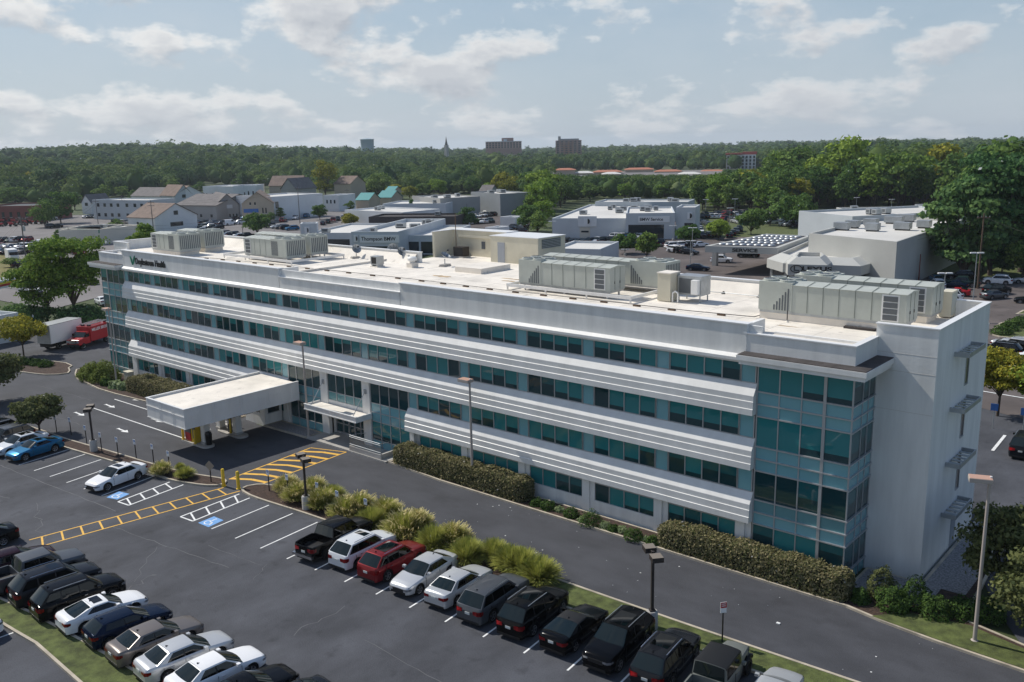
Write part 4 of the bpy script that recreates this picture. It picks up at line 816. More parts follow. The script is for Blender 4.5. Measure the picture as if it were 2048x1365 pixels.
# ------------------------------------------------------------------ vehicles
CT = dict(
 sedan=dict(L=4.8, W=1.84, H=1.45, wb=2.78, fo=.95, r=.335, top=[(0, .60), (.10, .74), (.5, .84), (1.38, .97), (1.7, .98), (3.7, 1.02), (4.15, 1.08), (4.62, 1.07), (4.74, 1.0), (4.8, .82)], ws=(1.38, 2.15), rg=(3.45, 4.18), B=2.75, Cp=3.55),
 coupe=dict(L=4.65, W=1.87, H=1.36, wb=2.72, fo=.92, r=.345, top=[(0, .58), (.10, .70), (.5, .82), (1.5, .96), (1.8, .97), (3.6, 1.03), (4.1, 1.08), (4.5, 1.06), (4.6, .98), (4.65, .82)], ws=(1.5, 2.2), rg=(3.1, 4.15), B=3.0, Cp=3.35),
 hatch=dict(L=4.45, W=1.80, H=1.45, wb=2.72, fo=.92, r=.335, top=[(0, .60), (.10, .74), (.5, .86), (1.35, .99), (1.7, 1.0), (3.6, 1.06), (4.1, 1.10), (4.35, 1.04), (4.45, .8)], ws=(1.35, 2.1), rg=(3.75, 4.3), B=2.7, Cp=3.65),
 suv=dict(L=4.75, W=1.90, H=1.72, wb=2.82, fo=.92, r=.37, top=[(0, .72), (.08, .92), (.5, 1.03), (1.35, 1.14), (1.7, 1.12), (3.9, 1.15), (4.45, 1.18), (4.66, 1.12), (4.75, .85)], ws=(1.30, 1.98), rg=(3.95, 4.58), B=2.6, Cp=3.55, rails=1),
 bigsuv=dict(L=4.95, W=1.95, H=1.78, wb=2.9, fo=.92, r=.39, top=[(0, .78), (.08, .98), (.5, 1.09), (1.4, 1.18), (1.7, 1.16), (4.1, 1.18), (4.65, 1.2), (4.86, 1.14), (4.95, .88)], ws=(1.35, 2.0), rg=(4.2, 4.80), B=2.65, Cp=3.65, rails=1),
 pickup=dict(L=5.65, W=1.98, H=1.86, wb=3.5, fo=.92, r=.40, top=[(0, .85), (.08, 1.08), (.5, 1.14), (1.45, 1.22), (1.8, 1.18), (5.4, 1.2), (5.6, 1.19), (5.65, 1.1)], ws=(1.45, 2.0), rg=(3.62, 3.85), B=2.7, Cp=3.5, bed=3.95),
 jeep=dict(L=5.45, W=1.86, H=1.86, wb=3.45, fo=.80, r=.43, top=[(0, .85), (.06, 1.12), (.5, 1.16), (1.5, 1.22), (1.8, 1.20), (5.3, 1.16), (5.42, 1.15), (5.45, 1.08)], ws=(1.62, 1.82), rg=(3.72, 3.84), B=2.75, Cp=3.6, bed=3.95, boxy=1),
 van=dict(L=5.6, W=2.0, H=2.1, wb=3.5, fo=.85, r=.37, top=[(0, .8), (.1, 1.0), (.6, 1.15), (1.0, 1.25), (1.4, 1.25), (5.2, 1.25), (5.5, 1.2), (5.6, .9)], ws=(.85, 1.45), rg=(5.2, 5.5), B=2.3, Cp=2.6, panel=1))
def lerpf(T, x):
    for (a, b_), (c, d) in zip(T, T[1:]):
        if x <= c: return b_+(d-b_)*max(0, (x-a))/(c-a)
    return T[-1][1]
def car_parts(kind, pt, sunroof=False, soft=False, rimm='rim', plate=True, glow=False):
    k = CT[kind]; L, W, H, r = k['L'], k['W'], k['H'], k['r']; fx = k['fo']; rx = fx+k['wb']; boxy = k.get('boxy'); bed = k.get('bed')
    wT = [(0, .70), (.12, .84), (.4, .93), (1.1, .985), (2, 1), (L-1.2, 1), (L-.5, .96), (L-.12, .885), (L, .76)] if not boxy else [(0, .62), (.6, .72), (1.4, .80), (1.8, .93), (L, .93)]
    xs = set([0, .05, .12, .25, .45, .8, 1.2, 1.5, 1.9, 2.3, L*.5, L*.56, L*.62, L-1.3, L-.9, L-.6, L-.35, L-.2, L-.1, L-.04, L]); Ra = r+.07
    for c in (fx, rx):
        xs = {x for x in xs if abs(x-c) > Ra+.05 or False}
        for i in range(9): xs.add(c-Ra*math.cos(math.pi*i/8))
        xs |= {c-Ra-.012, c+Ra+.012}
    if bed: xs |= {bed, bed+.02, L-.1, L-.12}
    xs = sorted(xs); sec = []; z0 = .27 if not (boxy or bed) else .38
    for x in xs:
        w = W/2*lerpf(wT, x); zt = lerpf(k['top'], x); zb = z0
        if x < .3: zb = z0+.04*(1-x/.3)
        for c in (fx, rx):
            if abs(x-c) < Ra+.001: zb = max(z0, r+math.sqrt(max(0, Ra*Ra-(x-c)**2)))
        zs = zt-.10; z1 = max(zb+.02, zb+(zs-zb)*.30); z2 = max(zb+.04, zb+(zs-zb)*.68)
        inb = bed and bed+.01 < x < L-.09
        if inb: row = [(w*.965, zb), (w, z1), (w*.995, z2), (w*.985, zs), (w*.975, zt), (w*.88, zt), (w*.87, zt-.48), (0, zt-.48)]
        else: row = [(w*.955, zb), (w, z1), (w*.992, z2), (w*.965, zs), (w*.90, zt-.02), (w*.72, zt+.012), (w*.40, zt+.032), (0, zt+.04)]
        sec.append((x, row))
    P = {}; body = MB(); ns = len(xs); nr = 8
    vs = []
    for x, row in sec:
        for y, z in row: vs.append((L/2-x, -y, z))
        for y, z in row[::-1][1:]: vs.append((L/2-x, y, z))
    m_ = 2*nr-1; fs = []
    for i in range(ns-1):
        for j in range(m_-1): fs.append((i*m_+j, i*m_+j+1, (i+1)*m_+j+1, (i+1)*m_+j))
    pf = MB(); body.add(vs, fs, pt); body.add([vs[j] for j in range(m_)], [tuple(range(m_))[::-1]], pt); body.add([vs[(ns-1)*m_+j] for j in range(m_)], [tuple(range(m_))], pt)
    body.box(-L/2+.12, L/2-.12, -W*.40, W*.40, .20, .72, M['black'])
    if bed: body.box(-L/2+.1, L/2-bed-.02, -W/2*.86, W/2*.86, .62, .735, M['trim'])
    # greenhouse
    ws0, ws1 = k['ws']; rg1, rg0 = k['rg']; Bp, Cc = k['B'], k['Cp']; yb = W/2*(.885 if not boxy else .90); yr = W/2*(.69 if kind in ('sedan', 'coupe', 'hatch') else .725 if not boxy else .83)
    zb = lambda x: lerpf(k['top'], x)-.015
    if boxy: zb = lambda x: lerpf(k['top'], x)-.02
    zr = lambda x: H-.05-.16*abs((x-(ws1+rg1)/2)/(rg1-ws1))**2.5*(0.5 if not boxy else .1)
    seq = [(ws0, ws1, 'p'), (ws0+.16, ws1+.13, 'g'), (Bp-.05, Bp-.03, 'k'), (Bp+.03, Bp+.04, 'g')]
    if k.get('rails'): seq += [(Cc-.04, Cc-.04, 'k'), (Cc+.04, Cc+.04, 'g'), (rg0-.22, rg1-.05, 'p')]
    elif k.get('panel'): seq = [(ws0, ws1, 'p'), (ws0+.16, ws1+.13, 'g'), (Bp-.05, Bp-.03, 'p')]
    elif bed: seq += [(rg0-.22, rg1-.12, 'p')]
    else: seq += [(Cc+.12, rg1-.22 if kind != 'coupe' else rg1-.1, 'p')]
    seq += [(rg0, rg1, 'e')]
    side = {-1: MB(), 1: MB()}; mt_roof = M['trim'] if soft else pt
    for s in (-1, 1):
        pr = []
        for bx, rx_, kd in seq:
            z_r = zr(rx_); z_b = zb(bx); g_ = .86
            pr.append(((L/2-bx, s*yb, z_b), (L/2-(bx+(rx_-bx)*g_), s*(yb+(yr+.02-yb)*g_), z_b+(z_r-z_b)*g_), (L/2-rx_, s*yr, z_r)))
        for (a, c, kd) in zip(pr, pr[1:], [q[2] for q in seq]):
            fc = lambda q: q if s < 0 else q[::-1]
            mt = {'p': mt_roof, 'k': M['trim'], 'g': M['carglass']}[kd]
            (side[s] if kd in 'gk' else body).add([a[0], c[0], c[1], a[1]], [fc((0, 1, 2, 3))], mt)
            body.add([a[1], c[1], c[2], a[2]], [fc((0, 1, 2, 3))], mt_roof if not boxy else M['trim'])
    # roof skin with crown
    rs = [ws1+(rg1-ws1)*i/8 for i in range(9)]; rf = MB(); cr = [1, .82, .45, 0, -.45, -.82, -1]; ch = [0, .028, .048, .055, .048, .028, 0]
    vv = []
    for x in rs:
        for c_, h_ in zip(cr, ch): vv.append((L/2-x, -yr*c_, zr(x)+h_))
    rmat = mt_roof if not boxy else M['trim']
    body.add(vv, [(i*7+j, i*7+j+1, (i+1)*7+j+1, (i+1)*7+j) for i in range(8) for j in range(6)], rmat)
    def screen(x0, x1, bow):
        g_ = MB(); vv = []
        for x, y_, zz, hh in ((x0, yb, None, 0), (x1, yr, None, 1)):
            for c_, h_ in zip(cr, ch):
                bx = x-bow*(1-c_*c_)*(1 if hh == 0 else .25); vv.append((L/2-bx, -y_*c_, (zr(x1)+h_) if hh else zb(x0)+.03*(1-c_*c_)))
        g_.add(vv, [(j, j+1, 7+j+1, 7+j) for j in range(6)], M['wsglass']); return g_
    P['windscreen'] = screen(ws0, ws1, .14)
    if not k.get('panel'): P['rear_window'] = screen(rg0, rg1, -.08)
    else: body.extend(screen(rg0, rg1, -.02)); 
    if not k.get('panel') and not soft:      # glass set into a painted tailgate frame
        base = screen(rg0, rg1, -.08); base.mats = [pt]; body.extend(base); g_ = P['rear_window']; A_ = [Vector(v) for v in g_.v]; nv = []
        for j in range(14):
            i_ = j % 7; cm = A_[i_+(0 if j < 7 else 7)]; op = A_[i_+(7 if j < 7 else 0)]; v = cm.lerp(op, .05 if j < 7 else .06); v.y *= .94; v.x -= .012; v.z += .008; nv.append(tuple(v))
        g_.v = nv
    P['body'] = body; P['side_window'] = [side[-1], side[1]]
    wheels = []
    for c in (fx, rx):
        for s in (-1, 1):
            t_ = MB(); y = s*(W/2*(.955 if not boxy else .97)-.02); wd = .21; prof = [(r*.66, 0), (r*.95, .0), (r, -.05*s), (r, -(wd-.05)*s), (r*.95, -wd*s), (.0, -wd*s)]; t_.lathe(prof, 22, M['rubber'], (L/2-c, y, r), 'y')
            m2 = MB(); m2.lathe([(r*.66, -.01*s), (r*.62, -.05*s), (r*.2, -.035*s), (.0, -.03*s)], 22, M['rim_dark'], (L/2-c, y, r), 'y')
            for q in range(5):
                a = 2*math.pi*q/5+.3; dx, dz = math.cos(a), math.sin(a); px_, pz_ = -dz, dx
                p_ = [(L/2-c+dx*r*.08+px_*.05, y-.015*s, r+dz*r*.08+pz_*.05), (L/2-c+dx*r*.64+px_*.035, y-.004*s, r+dz*r*.64+pz_*.035), (L/2-c+dx*r*.64-px_*.035, y-.004*s, r+dz*r*.64-pz_*.035), (L/2-c+dx*r*.08-px_*.05, y-.015*s, r+dz*r*.08-pz_*.05)]
                m2.add(p_, [(0, 1, 2, 3), (3, 2, 1, 0)], M[rimm])
            m2.lathe([(r*.67, .002*s), (r*.60, -.01*s)], 22, M[rimm], (L/2-c, y, r), 'y'); wheels.append((t_, m2))
    P['wheel'] = wheels
    # lamps, grille, plate, mirrors
    zf = lerpf(k['top'], .12)-.10; hl = []; tl = []
    def wrap(xl, zlo, zhi, mt, s):      # strip lying just outside the body surface; xl = (distance from front, lateral fraction or None)
        q = MB(); V = []
        for xx, fr, d in xl:
            hw = W/2*lerpf(wT, min(max(xx, 0), L))*.985+.012; y = s*(hw*fr); V += [(L/2-xx, y, zlo+d*.3*(zhi-zlo)), (L/2-xx, y, zhi-d*.12*(zhi-zlo))]
        n_ = len(xl); q.add(V, [(2*j, 2*j+2, 2*j+3, 2*j+1) for j in range(n_-1)]+[(2*j+1, 2*j+3, 2*j+2, 2*j) for j in range(n_-1)], mt); return q
    zt = lerpf(k['top'], L-.12)-.12; hh = .19 if kind in ('sedan', 'coupe', 'hatch') else .26
    for s in (-1, 1):
        hl.append(wrap([(-.014, .62, .2), (-.012, .98, 0), (.12, 1., 0), (.30, 1., .6)], zf-.13, zf-.0, M['headl'], s))
        tl.append(wrap([(L+.014, .50, .5), (L+.014, .98, 0), (L-.12, 1., 0), (L-.28, 1., .8)], zt-hh, zt-.0, M['taill'], s))
    P['headlight'] = hl; P['taillight'] = tl
    q = MB(); q.box(L/2-.02, L/2+.014, -W*.22, W*.22, zf-.22, zf-.03, M['trim']); q.box(L/2-.04, L/2+.01, -W*.30, W*.30, .30, .44, M['trim'])
    if kind in ('pickup', 'jeep'): q.box(L/2-.02, L/2+.10, -W*.40, W*.40, .48, .66, M['trim'])
    P['grille'] = q
    q = MB(); xr = -L/2
    if bed: q.box(xr-.16, xr+.02, -W*.44, W*.44, .46, .64, M['chrome'] if not boxy else M['trim'])
    else: q.box(xr-.012, xr+.06, -W*.38, W*.38, .27, .40, M['trim'])
    P['rear_bumper'] = q
    if plate: q = MB(); q.box(xr-.035, xr-.01, -.16, .16, .74, .88, M['plate']); P['number_plate'] = q
    q1, q2 = MB(), MB()
    for s, q in ((-1, q1), (1, q2)): q.box(L/2-ws0-.42, L/2-ws0-.24, *sorted((s*(W/2-.03), s*(W/2+.16))), zb(ws0)+.03, zb(ws0)+.17, pt)
    P['mirror'] = [q1, q2]
    hs = []
    for s in (-1, 1):
        q = MB()
        for x in (Bp-.28, (Cc if not bed else Bp+.85)-.1):
            if x > Bp+.5 and kind == 'coupe': continue
            q.box(L/2-x-.1, L/2-x+.08, *sorted((s*(W/2-.005), s*(W/2+.022))), zb(ws0)-.17, zb(ws0)-.135, M['chrome'] if kind in ('bigsuv', 'suv') else pt)
        for x in (ws0+.12, Bp+.02, min(Cc+.35, rg0-.2)): q.box(L/2-x-.004, L/2-x+.004, *sorted((s*(W/2*.97), s*(W/2+.004))), z0+.1, zb(ws0)-.07, M['trim'])
        hs.append(q)
    P['door_handle'] = hs
    if k.get('rails'):
        rr = []
        for s in (-1, 1):
            q = MB(); q.path([(L/2-x, s*(yr-.03), zr(x)+.075) for x in (ws1+.2, ws1+.9, (ws1+rg1)/2, rg1-.2)], .022, 6, M['chrome'] if pt.name.find('black') < 0 else M['galv']); rr.append(q)
        P['roof_rail'] = rr
    if sunroof: q = MB(); a, c = ws1+.22, ws1+.22+sunroof; yy = yr*.66; q.add([(L/2-a, -yy, zr(a)+.052), (L/2-a, 0, zr(a)+.062), (L/2-a, yy, zr(a)+.052), (L/2-c, -yy, zr(c)+.052), (L/2-c, 0, zr(c)+.064), (L/2-c, yy, zr(c)+.052)], [(0, 3, 4, 1), (1, 4, 5, 2)], M['carglass']); P['sunroof'] = q
    if not bed: q = MB(); q.add([(L/2-rg1+.10, 0, zr(rg1)+.04), (L/2-rg1+.28, 0, zr(rg1)+.05), (L/2-rg1+.10, .0, zr(rg1)+.15), (L/2-rg1+.28, -.03, zr(rg1)+.03), (L/2-rg1+.28, .03, zr(rg1)+.03)], [(0, 1, 2), (2, 3, 4), (0, 2, 3), (0, 4, 2)], M['trim']); P['antenna'] = q
    return P
def car(kind, pn, x, y, rz, label, group=None, cat='car', z=0., **kw):
    P = car_parts(kind, PAINT[pn], **kw); t = thing({'pickup': 'pickup_truck', 'jeep': 'pickup_truck', 'van': 'van'}.get(kind, 'parked_car'), label, cat, (x, y, z), rz, group=group)
    for n, q in P.items():
        if n == 'wheel':
            for a, c in q: o = a.build('wheel', t, world=False, smooth=40); c.build('rim', o, world=False)
        elif isinstance(q, list):
            for e in q:
                if e.f: e.build(n, t, world=False, smooth=45)
        else:
            if q.f: q.build(n, t, world=False, smooth=38 if n == 'body' else 50)
    return t
UPR = math.atan2(dA.y, dA.x)       # row direction: nose towards the planted strip
gA = 'cars parked nose to the planted strip'
def slotA(i, off=0.): p = rowA(i-.0).lerp(rowA(i+1), .5)+dA*.56; return p+dA.normalized()*off
rowcars = [(3, 'pickup', 'black', 0, 'black pickup truck with open empty bed beside the free bays', dict(plate=True, rimm='rim_dark'), .25),
 (4, 'suv', 'pearl', 0, 'small white crossover with sunroof beside the black pickup', dict(sunroof=.5, rimm='rim_dark'), .2), (5, 'suv', 'red', 0, 'dark red sport utility car with wide glass roof', dict(sunroof=1.3), .1),
 (6, 'sedan', 'silver', 1, 'pale silver sedan parked nose out beside the red car', dict(), .05), (7, 'sedan', 'silver', 0, 'silver sedan seen from behind, next to the nose-out pale sedan', dict(), .15),
 (8, 'bigsuv', 'grey', 0, 'grey ribbed roof sport utility car before the last tall grasses', dict(), 0.), (9, 'bigsuv', 'black', 0, 'black sport utility car with chrome strip and double glass roof', dict(sunroof=1.2), .1),
 (10, 'coupe', 'black', 0, 'black convertible with matt soft top', dict(soft=True), .1), (11, 'bigsuv', 'black', 1, 'black sport utility car parked nose out with sun glaring on windscreen', dict(sunroof=1.3), .1),
 (12, 'bigsuv', 'dark_grey', 0, 'charcoal sport utility car with roof rails and glass roof, lower right', dict(sunroof=1.2), 0.1), (13, 'jeep', 'sage', 0, 'grey green boxy pickup with dark removable roof', dict(rimm='rim_dark'), .1), (14, 'sedan', 'silver', 0, 'silver car cut by the bottom edge at lower right', dict(), .1)]
for i, kd, pn, rev, lab, kw, off in rowcars:
    p = slotA(i, off); car(kd, pn, p.x, p.y, UPR+(math.pi if rev else 0)+R(rnd.uniform(-1, 1)), lab, gA, 'pickup' if kd in ('pickup', 'jeep') else 'car', **kw)
dn = math.atan2(-dC.y, -dC.x); gC = 'cars parked at the upper left bed'
for i, kd, pn, lab, kw in ((0, 'sedan', 'white', 'white sedan with sunroof alone in its row beside the accessible bay', dict(sunroof=.5)), (5, 'coupe', 'blue', 'bright blue sedan with sunroof at the upper left row end', dict(sunroof=.5)), (6, 'sedan', 'pearl', 'white sedan immediately left of the bright blue one', dict(sunroof=1.0)), (7, 'suv', 'grey', 'grey car two left of the bright blue sedan', {}), (8, 'suv', 'black', 'black car three left of the bright blue sedan', {}), (9, 'suv', 'silver', 'silver car at the left picture edge, partly hidden by the small tree', {})):
    p = rowC(i).lerp(rowC(i+1), .5)+dC*.47; car(kd, pn, p.x, p.y, dn+R(rnd.uniform(-1, 1)), lab, gC, **kw)
upB = math.atan2(-dB.y, -dB.x); gB = 'cars backed along the lower left lawn'
for i, kd, pn, rev, lab, kw in ((-1, 'sedan', 'bronze', 0, 'brown grey sedan between the navy hatchback and silver sedan', {}), (-2, 'hatch', 'navy', 0, 'navy blue hatchback with rounded tail', {}), (-3, 'coupe', 'white', 0, 'white two door coupe with small sunroof and bonnet slats', dict(sunroof=.5, rimm='rim_dark')), (-4, 'bigsuv', 'black', 0, 'black sport utility car with silver roof bars, beside the white coupe', dict(sunroof=.0)), (-5, 'bigsuv', 'dark_grey', 0, 'charcoal sport utility car with silver roof bars, beside the grey pickup', dict(sunroof=.6)),
      (-6, 'pickup', 'grey', 0, 'grey pickup truck with ribbed roof', dict(rimm='rim')), (-7, 'sedan', 'maroon', 0, 'dark maroon sedan at the end of the yellow walkway', {}), (-9, 'sedan', 'black', 1, 'black car at the left edge showing only its tail', {}), (0, 'sedan', 'silver', 0, 'silver sedan between the brown grey and white sedans', {}), (1, 'sedan', 'white', 0, 'white sedan beside a low black car, lower left', {}), (2, 'coupe', 'black', 0, 'low glossy black fastback at the bottom edge', {}), (3, 'sedan', 'dark_grey', 1, 'dark grey car cut by the bottom edge, tail toward the lot', dict(sunroof=.6))):
    p = rowB(i-1).lerp(rowB(i), .5)+dB*.55; car(kd, pn, p.x, p.y, upB+(math.pi if rev else 0)+R(rnd.uniform(-1, 1)), lab, gB, 'pickup' if kd == 'pickup' else 'car', **kw)
car('suv', 'white', -34.35, -35.9, R(86), 'white sport utility car below the lower left lawn', None); car('sedan', 'red', -39.8, -36.1, R(86), 'dark red car left of the white one below the lawn', None)
car('suv', 'white', 11.6, 1.2, R(155), 'white car half hidden under the right hand tree', None)
p = at(2034, 903, 0); car('bigsuv', 'dark_grey', p.x+.6, p.y, R(92), 'dark sport utility car seen from behind at right edge, under blue signs', None)
p = at(1999, 712, 0); car('bigsuv', 'black', p.x, p.y, R(180), 'dark blue black sport utility car above the yellowing tree, right', None)
p = at(2052, 720, 0); car('sedan', 'white', p.x+1.2, p.y, R(180), 'white car at the right edge facing the dark utility car', None)
# ------------------------------------------------------------------ planting
def quads_at(c, n, size, rng, up=.5, asp=.7):
    """leaf quads at centres c with outward normals n"""
    k = len(c); nn = n+rng.normal(0, .55, (k, 3)); nn[:, 2] += up*.4; nn /= np.linalg.norm(nn, axis=1)[:, None]+1e-9
    t = np.cross(nn, rng.normal(0, 1, (k, 3))); t /= np.linalg.norm(t, axis=1)[:, None]+1e-9; bt = np.cross(nn, t)
    s = (size*rng.uniform(.6, 1.35, k))[:, None]; a = t*s; b_ = bt*s*asp
    v = np.stack([c-a-b_*.4, c-b_+a*.2, c+a+b_*.3, c+b_-a*.2], 1).reshape(-1, 3)
    return v, np.arange(k*4).reshape(-1, 4)
def crown_pts(rng, w, h, z0, nc, nl, shape='round', flat=.8, gap=.0):
    """clump centres through the crown's volume, leaves round each clump"""
    C_, N_ = [], []; cen = []
    for i in range(nc):
        for _ in range(30):
            p = rng.uniform(-1, 1, 3); r = np.linalg.norm(p)
            if shape == 'cone':
                zz = (p[2]+1)/2; lim = (1-zz)**.8*.95+.05
                if math.hypot(p[0], p[1]) < lim and math.hypot(p[0], p[1]) > lim*.3: break
            elif shape == 'vase':
                zz = (p[2]+1)/2; lim = .35+.65*math.sin(min(1, zz*1.15)*math.pi*.62)
                if .35*lim < math.hypot(p[0], p[1]) < lim and rng.random() > gap*.5: break
            elif .45 < r < 1: break
        cen.append(p)
    cen = np.array(cen); per = nl//nc
    for p in cen:
        c = np.array([p[0]*w/2*.80, p[1]*w/2*.80, z0+h/2+p[2]*h/2*.82]); cr = w*rng.uniform(.12, .23)*(1 if shape != 'cone' else .75)
        d = rng.normal(0, 1, (per, 3)); d /= np.linalg.norm(d, axis=1)[:, None]; d[:, 2] = np.where(d[:, 2] < -.3, -d[:, 2]*.6, d[:, 2])
        rr = cr*rng.uniform(.55, 1.08, per)[:, None]; C_.append(c+d*rr*np.array([1, 1, flat])); N_.append(d)
    return np.concatenate(C_), np.concatenate(N_), cen
def tree_meshes(seed, w, h, trunk_h, leafm, nc=34, nl=2600, leaf=.34, shape='round', flat=.8, gap=0., name='crown', barkm=None, tr=None):
    rng = np.random.default_rng(seed); c, n, cen = crown_pts(rng, w, h-trunk_h, trunk_h, nc, nl, shape, flat, gap)
    v, q = quads_at(c, n, np.full(len(c), leaf), rng); crown = np_mesh(name, v, q, leafm)
    b = MB(); bm_ = barkm or M['bark']; r0 = tr or max(.12, h*.022)
    if shape == 'cone': b.tube((0, 0, -.1), (0, 0, h*.95), r0, .04, 8, bm_)
    else:
        top = trunk_h+(h-trunk_h)*.35; b.tube((0, 0, -.1), (w*.01, 0, trunk_h*.9), r0, r0*.75, 8, bm_); b.tube((w*.01, 0, trunk_h*.9), (0, w*.02, top), r0*.75, r0*.45, 8, bm_)
        for p in cen[::max(1, len(cen)//11)]:
            e = (p[0]*w/2*.72, p[1]*w/2*.72, trunk_h+(h-trunk_h)*(.5+p[2]*.38)); mid = (e[0]*.35, e[1]*.35, trunk_h*.95+(e[2]-trunk_h)*.35)
            b.tube((w*.01, 0, trunk_h*.85), mid, r0*.45, r0*.3, 6, bm_, False); b.tube(mid, e, r0*.3, r0*.08, 5, bm_, False)
    return crown, b.mesh('trunk', smooth=60)
def tree_obj(meshes, loc, label, rz=0., sc=(1, 1, 1), group=None, name='tree', cat='tree'):
    t = thing(name, label, cat, loc, rz, group); t.scale = sc
    for me, nm in zip(meshes, ('crown', 'trunk')):
        o = bpy.data.objects.new(nm, me); C.collection.objects.link(o); o.parent = t
    return t
# clipped hedges
def hedge(label, x0, x1, y0, y1, h, seed, n=300, round_=.35):
    rng = np.random.default_rng(seed); t = thing('clipped_hedge', label, 'hedge', ((x0+x1)/2, (y0+y1)/2, .1), group='clipped brown green hedges'); L, W = x1-x0, y1-y0
    A = 2*(L*h+W*h)+L*W; k = int(A*n); u = rng.random(k); P = np.zeros((k, 3)); Nn = np.zeros((k, 3)); f = rng.choice(5, k, p=np.array([L*h, L*h, W*h, W*h, L*W])/A)
    a, c = rng.uniform(-1, 1, k), rng.uniform(-1, 1, k)
    for i, (ax, s) in enumerate(((1, -1), (1, 1), (0, -1), (0, 1), (2, 1))):
        m_ = f == i
        if ax == 1: P[m_] = np.stack([a[m_]*L/2, np.full(m_.sum(), s*W/2), (c[m_]*.5+.5)*h], 1)
        elif ax == 0: P[m_] = np.stack([np.full(m_.sum(), s*L/2), a[m_]*W/2, (c[m_]*.5+.5)*h], 1)
        else: P[m_] = np.stack([a[m_]*L/2, c[m_]*W/2, np.full(m_.sum(), h)], 1)
        Nn[m_, ax] = s
    # round the top edges and ends, bulge
    e = np.clip((np.abs(P[:, 0])-(L/2-.7))/.7, 0, 1); P[:, 1] *= 1-.28*e**2; P[:, 2] *= 1-.10*e**2
    top = np.clip((P[:, 2]-(h-.35))/.35, 0, 1); P[:, 1] *= 1-.13*top; P[:, 0] -= np.sign(P[:, 0])*top*.12*(np.abs(P[:, 0]) > L/2-.5)
    P[:, 2] += .07*np.sin(P[:, 0]*1.9+seed)+.05*np.sin(P[:, 0]*4.1+1.7*seed); P[:, 2] = np.maximum(P[:, 2], 0.02); P += Nn*rng.normal(0, .055, k)[:, None]
    v, q = quads_at(P, Nn, np.full(k, .075), rng, .3); o = bpy.data.objects.new('foliage', np_mesh('foliage', v, q, M['hedge'])); C.collection.objects.link(o); o.parent = t
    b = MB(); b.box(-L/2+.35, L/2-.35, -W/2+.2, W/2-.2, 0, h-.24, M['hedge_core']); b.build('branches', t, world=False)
hedge('long clipped hedge running from the entrance ramp past the tall lamp', -37.0, -22.9, -2.0, -.35, 1.55, 1); hedge('long clipped hedge in front of the right glass corner tower', -11.4, .9, -2.1, -.45, 1.45, 2); hedge('short clipped hedge behind the drive-through canopy on the left', -78.6, -66.2, -4.2, -1.5, 1.6, 3, 170)
def bush(p, label, r, h, mt, seed, n=900, leaf=.07, group=None, name='shrub', spike=0.):
    rng = np.random.default_rng(seed); d = rng.normal(0, 1, (n, 3)); d /= np.linalg.norm(d, axis=1)[:, None]; d[:, 2] = np.abs(d[:, 2])
    lump = 1+.16*np.sin(d[:, 0]*5+seed)*np.sin(d[:, 1]*6+seed*2)+.10*np.sin(d[:, 2]*9+seed); rr = rng.uniform(.55, 1.0, n)**.5*lump
    P = d*rr[:, None]*np.array([r, r, h]); v, q = quads_at(P, d, np.full(n, leaf), rng, .4, .55 if not spike else .18)
    t = thing(name, label, 'shrub', (p[0], p[1], .1), rng.uniform(0, 6), group); o = bpy.data.objects.new('foliage', np_mesh('foliage', v, q, M[mt])); C.collection.objects.link(o); o.parent = t
    b = MB()
    for i in range(5): a = i*1.25; b.tube((0, 0, -.05), (r*.5*math.cos(a), r*.5*math.sin(a), h*.6), .03, .012, 5, M['bark'])
    b.build('stem', t, world=False); return t
sp = 'small clipped shrubs along the ground floor wall'
for i, (px, py, r, mt) in enumerate(((1068, 1012, .5, 'yew'), (1092, 1020, .62, 'yew'), (1115, 1025, .38, 'hosta'), (1138, 1035, .62, 'yew'), (1160, 1045, .34, 'hosta'), (1178, 1050, .85, 'yew'), (1206, 1058, .42, 'hosta'), (1222, 1064, .40, 'yew'), (1240, 1066, .42, 'hosta'), (1263, 1080, .72, 'yew'), (1289, 1084, .3, 'hosta'), (1301, 1090, .5, 'yew'))):
    p = at(px, py, .1); bush((p.x, p.y+.25), f"{'dark green yew mound' if mt == 'yew' else 'pale striped leafy clump'}, {ordn(i)} plant from left between the two long hedges", r, r*1.05, mt, 20+i, 1100 if mt == 'yew' else 500, .055 if mt == 'yew' else .09, sp, 'yew_shrub' if mt == 'yew' else 'leafy_clump', 0 if mt == 'yew' else 1)
for i, (x, y, r, h, mt, l) in enumerate(((3.2, -.9, 1.0, 1.4, 'yew', 'big dark green shrub near the right wall corner'), (2.2, .2, .9, 1.8, 'tree_olive', 'hazy tall grass clump against the right white wall'), (4.0, .3, .9, 1.6, 'yew', 'dark shrub right of the hazy grass clump'), (5.2, -.2, .9, 1.1, 'yew', 'low dark shrub by the gravel bed, left of tall lamp'), (1.5, -1.2, .5, .8, 'yew', 'small dark shrub just past the end of right hedge'), (6.4, .7, .9, 1.1, 'yew', 'dark shrub behind the right tall lamp'), (7.5, 1.4, 1.0, 1.2, 'yew', 'dark shrub beside the half hidden white car'), (3.6, -.95, .55, .9, 'yew', 'small shrub in front of the big dark one'))):
    bush((x, y), l, r, h, mt, 60+i, 1800, .07, None, 'shrub')
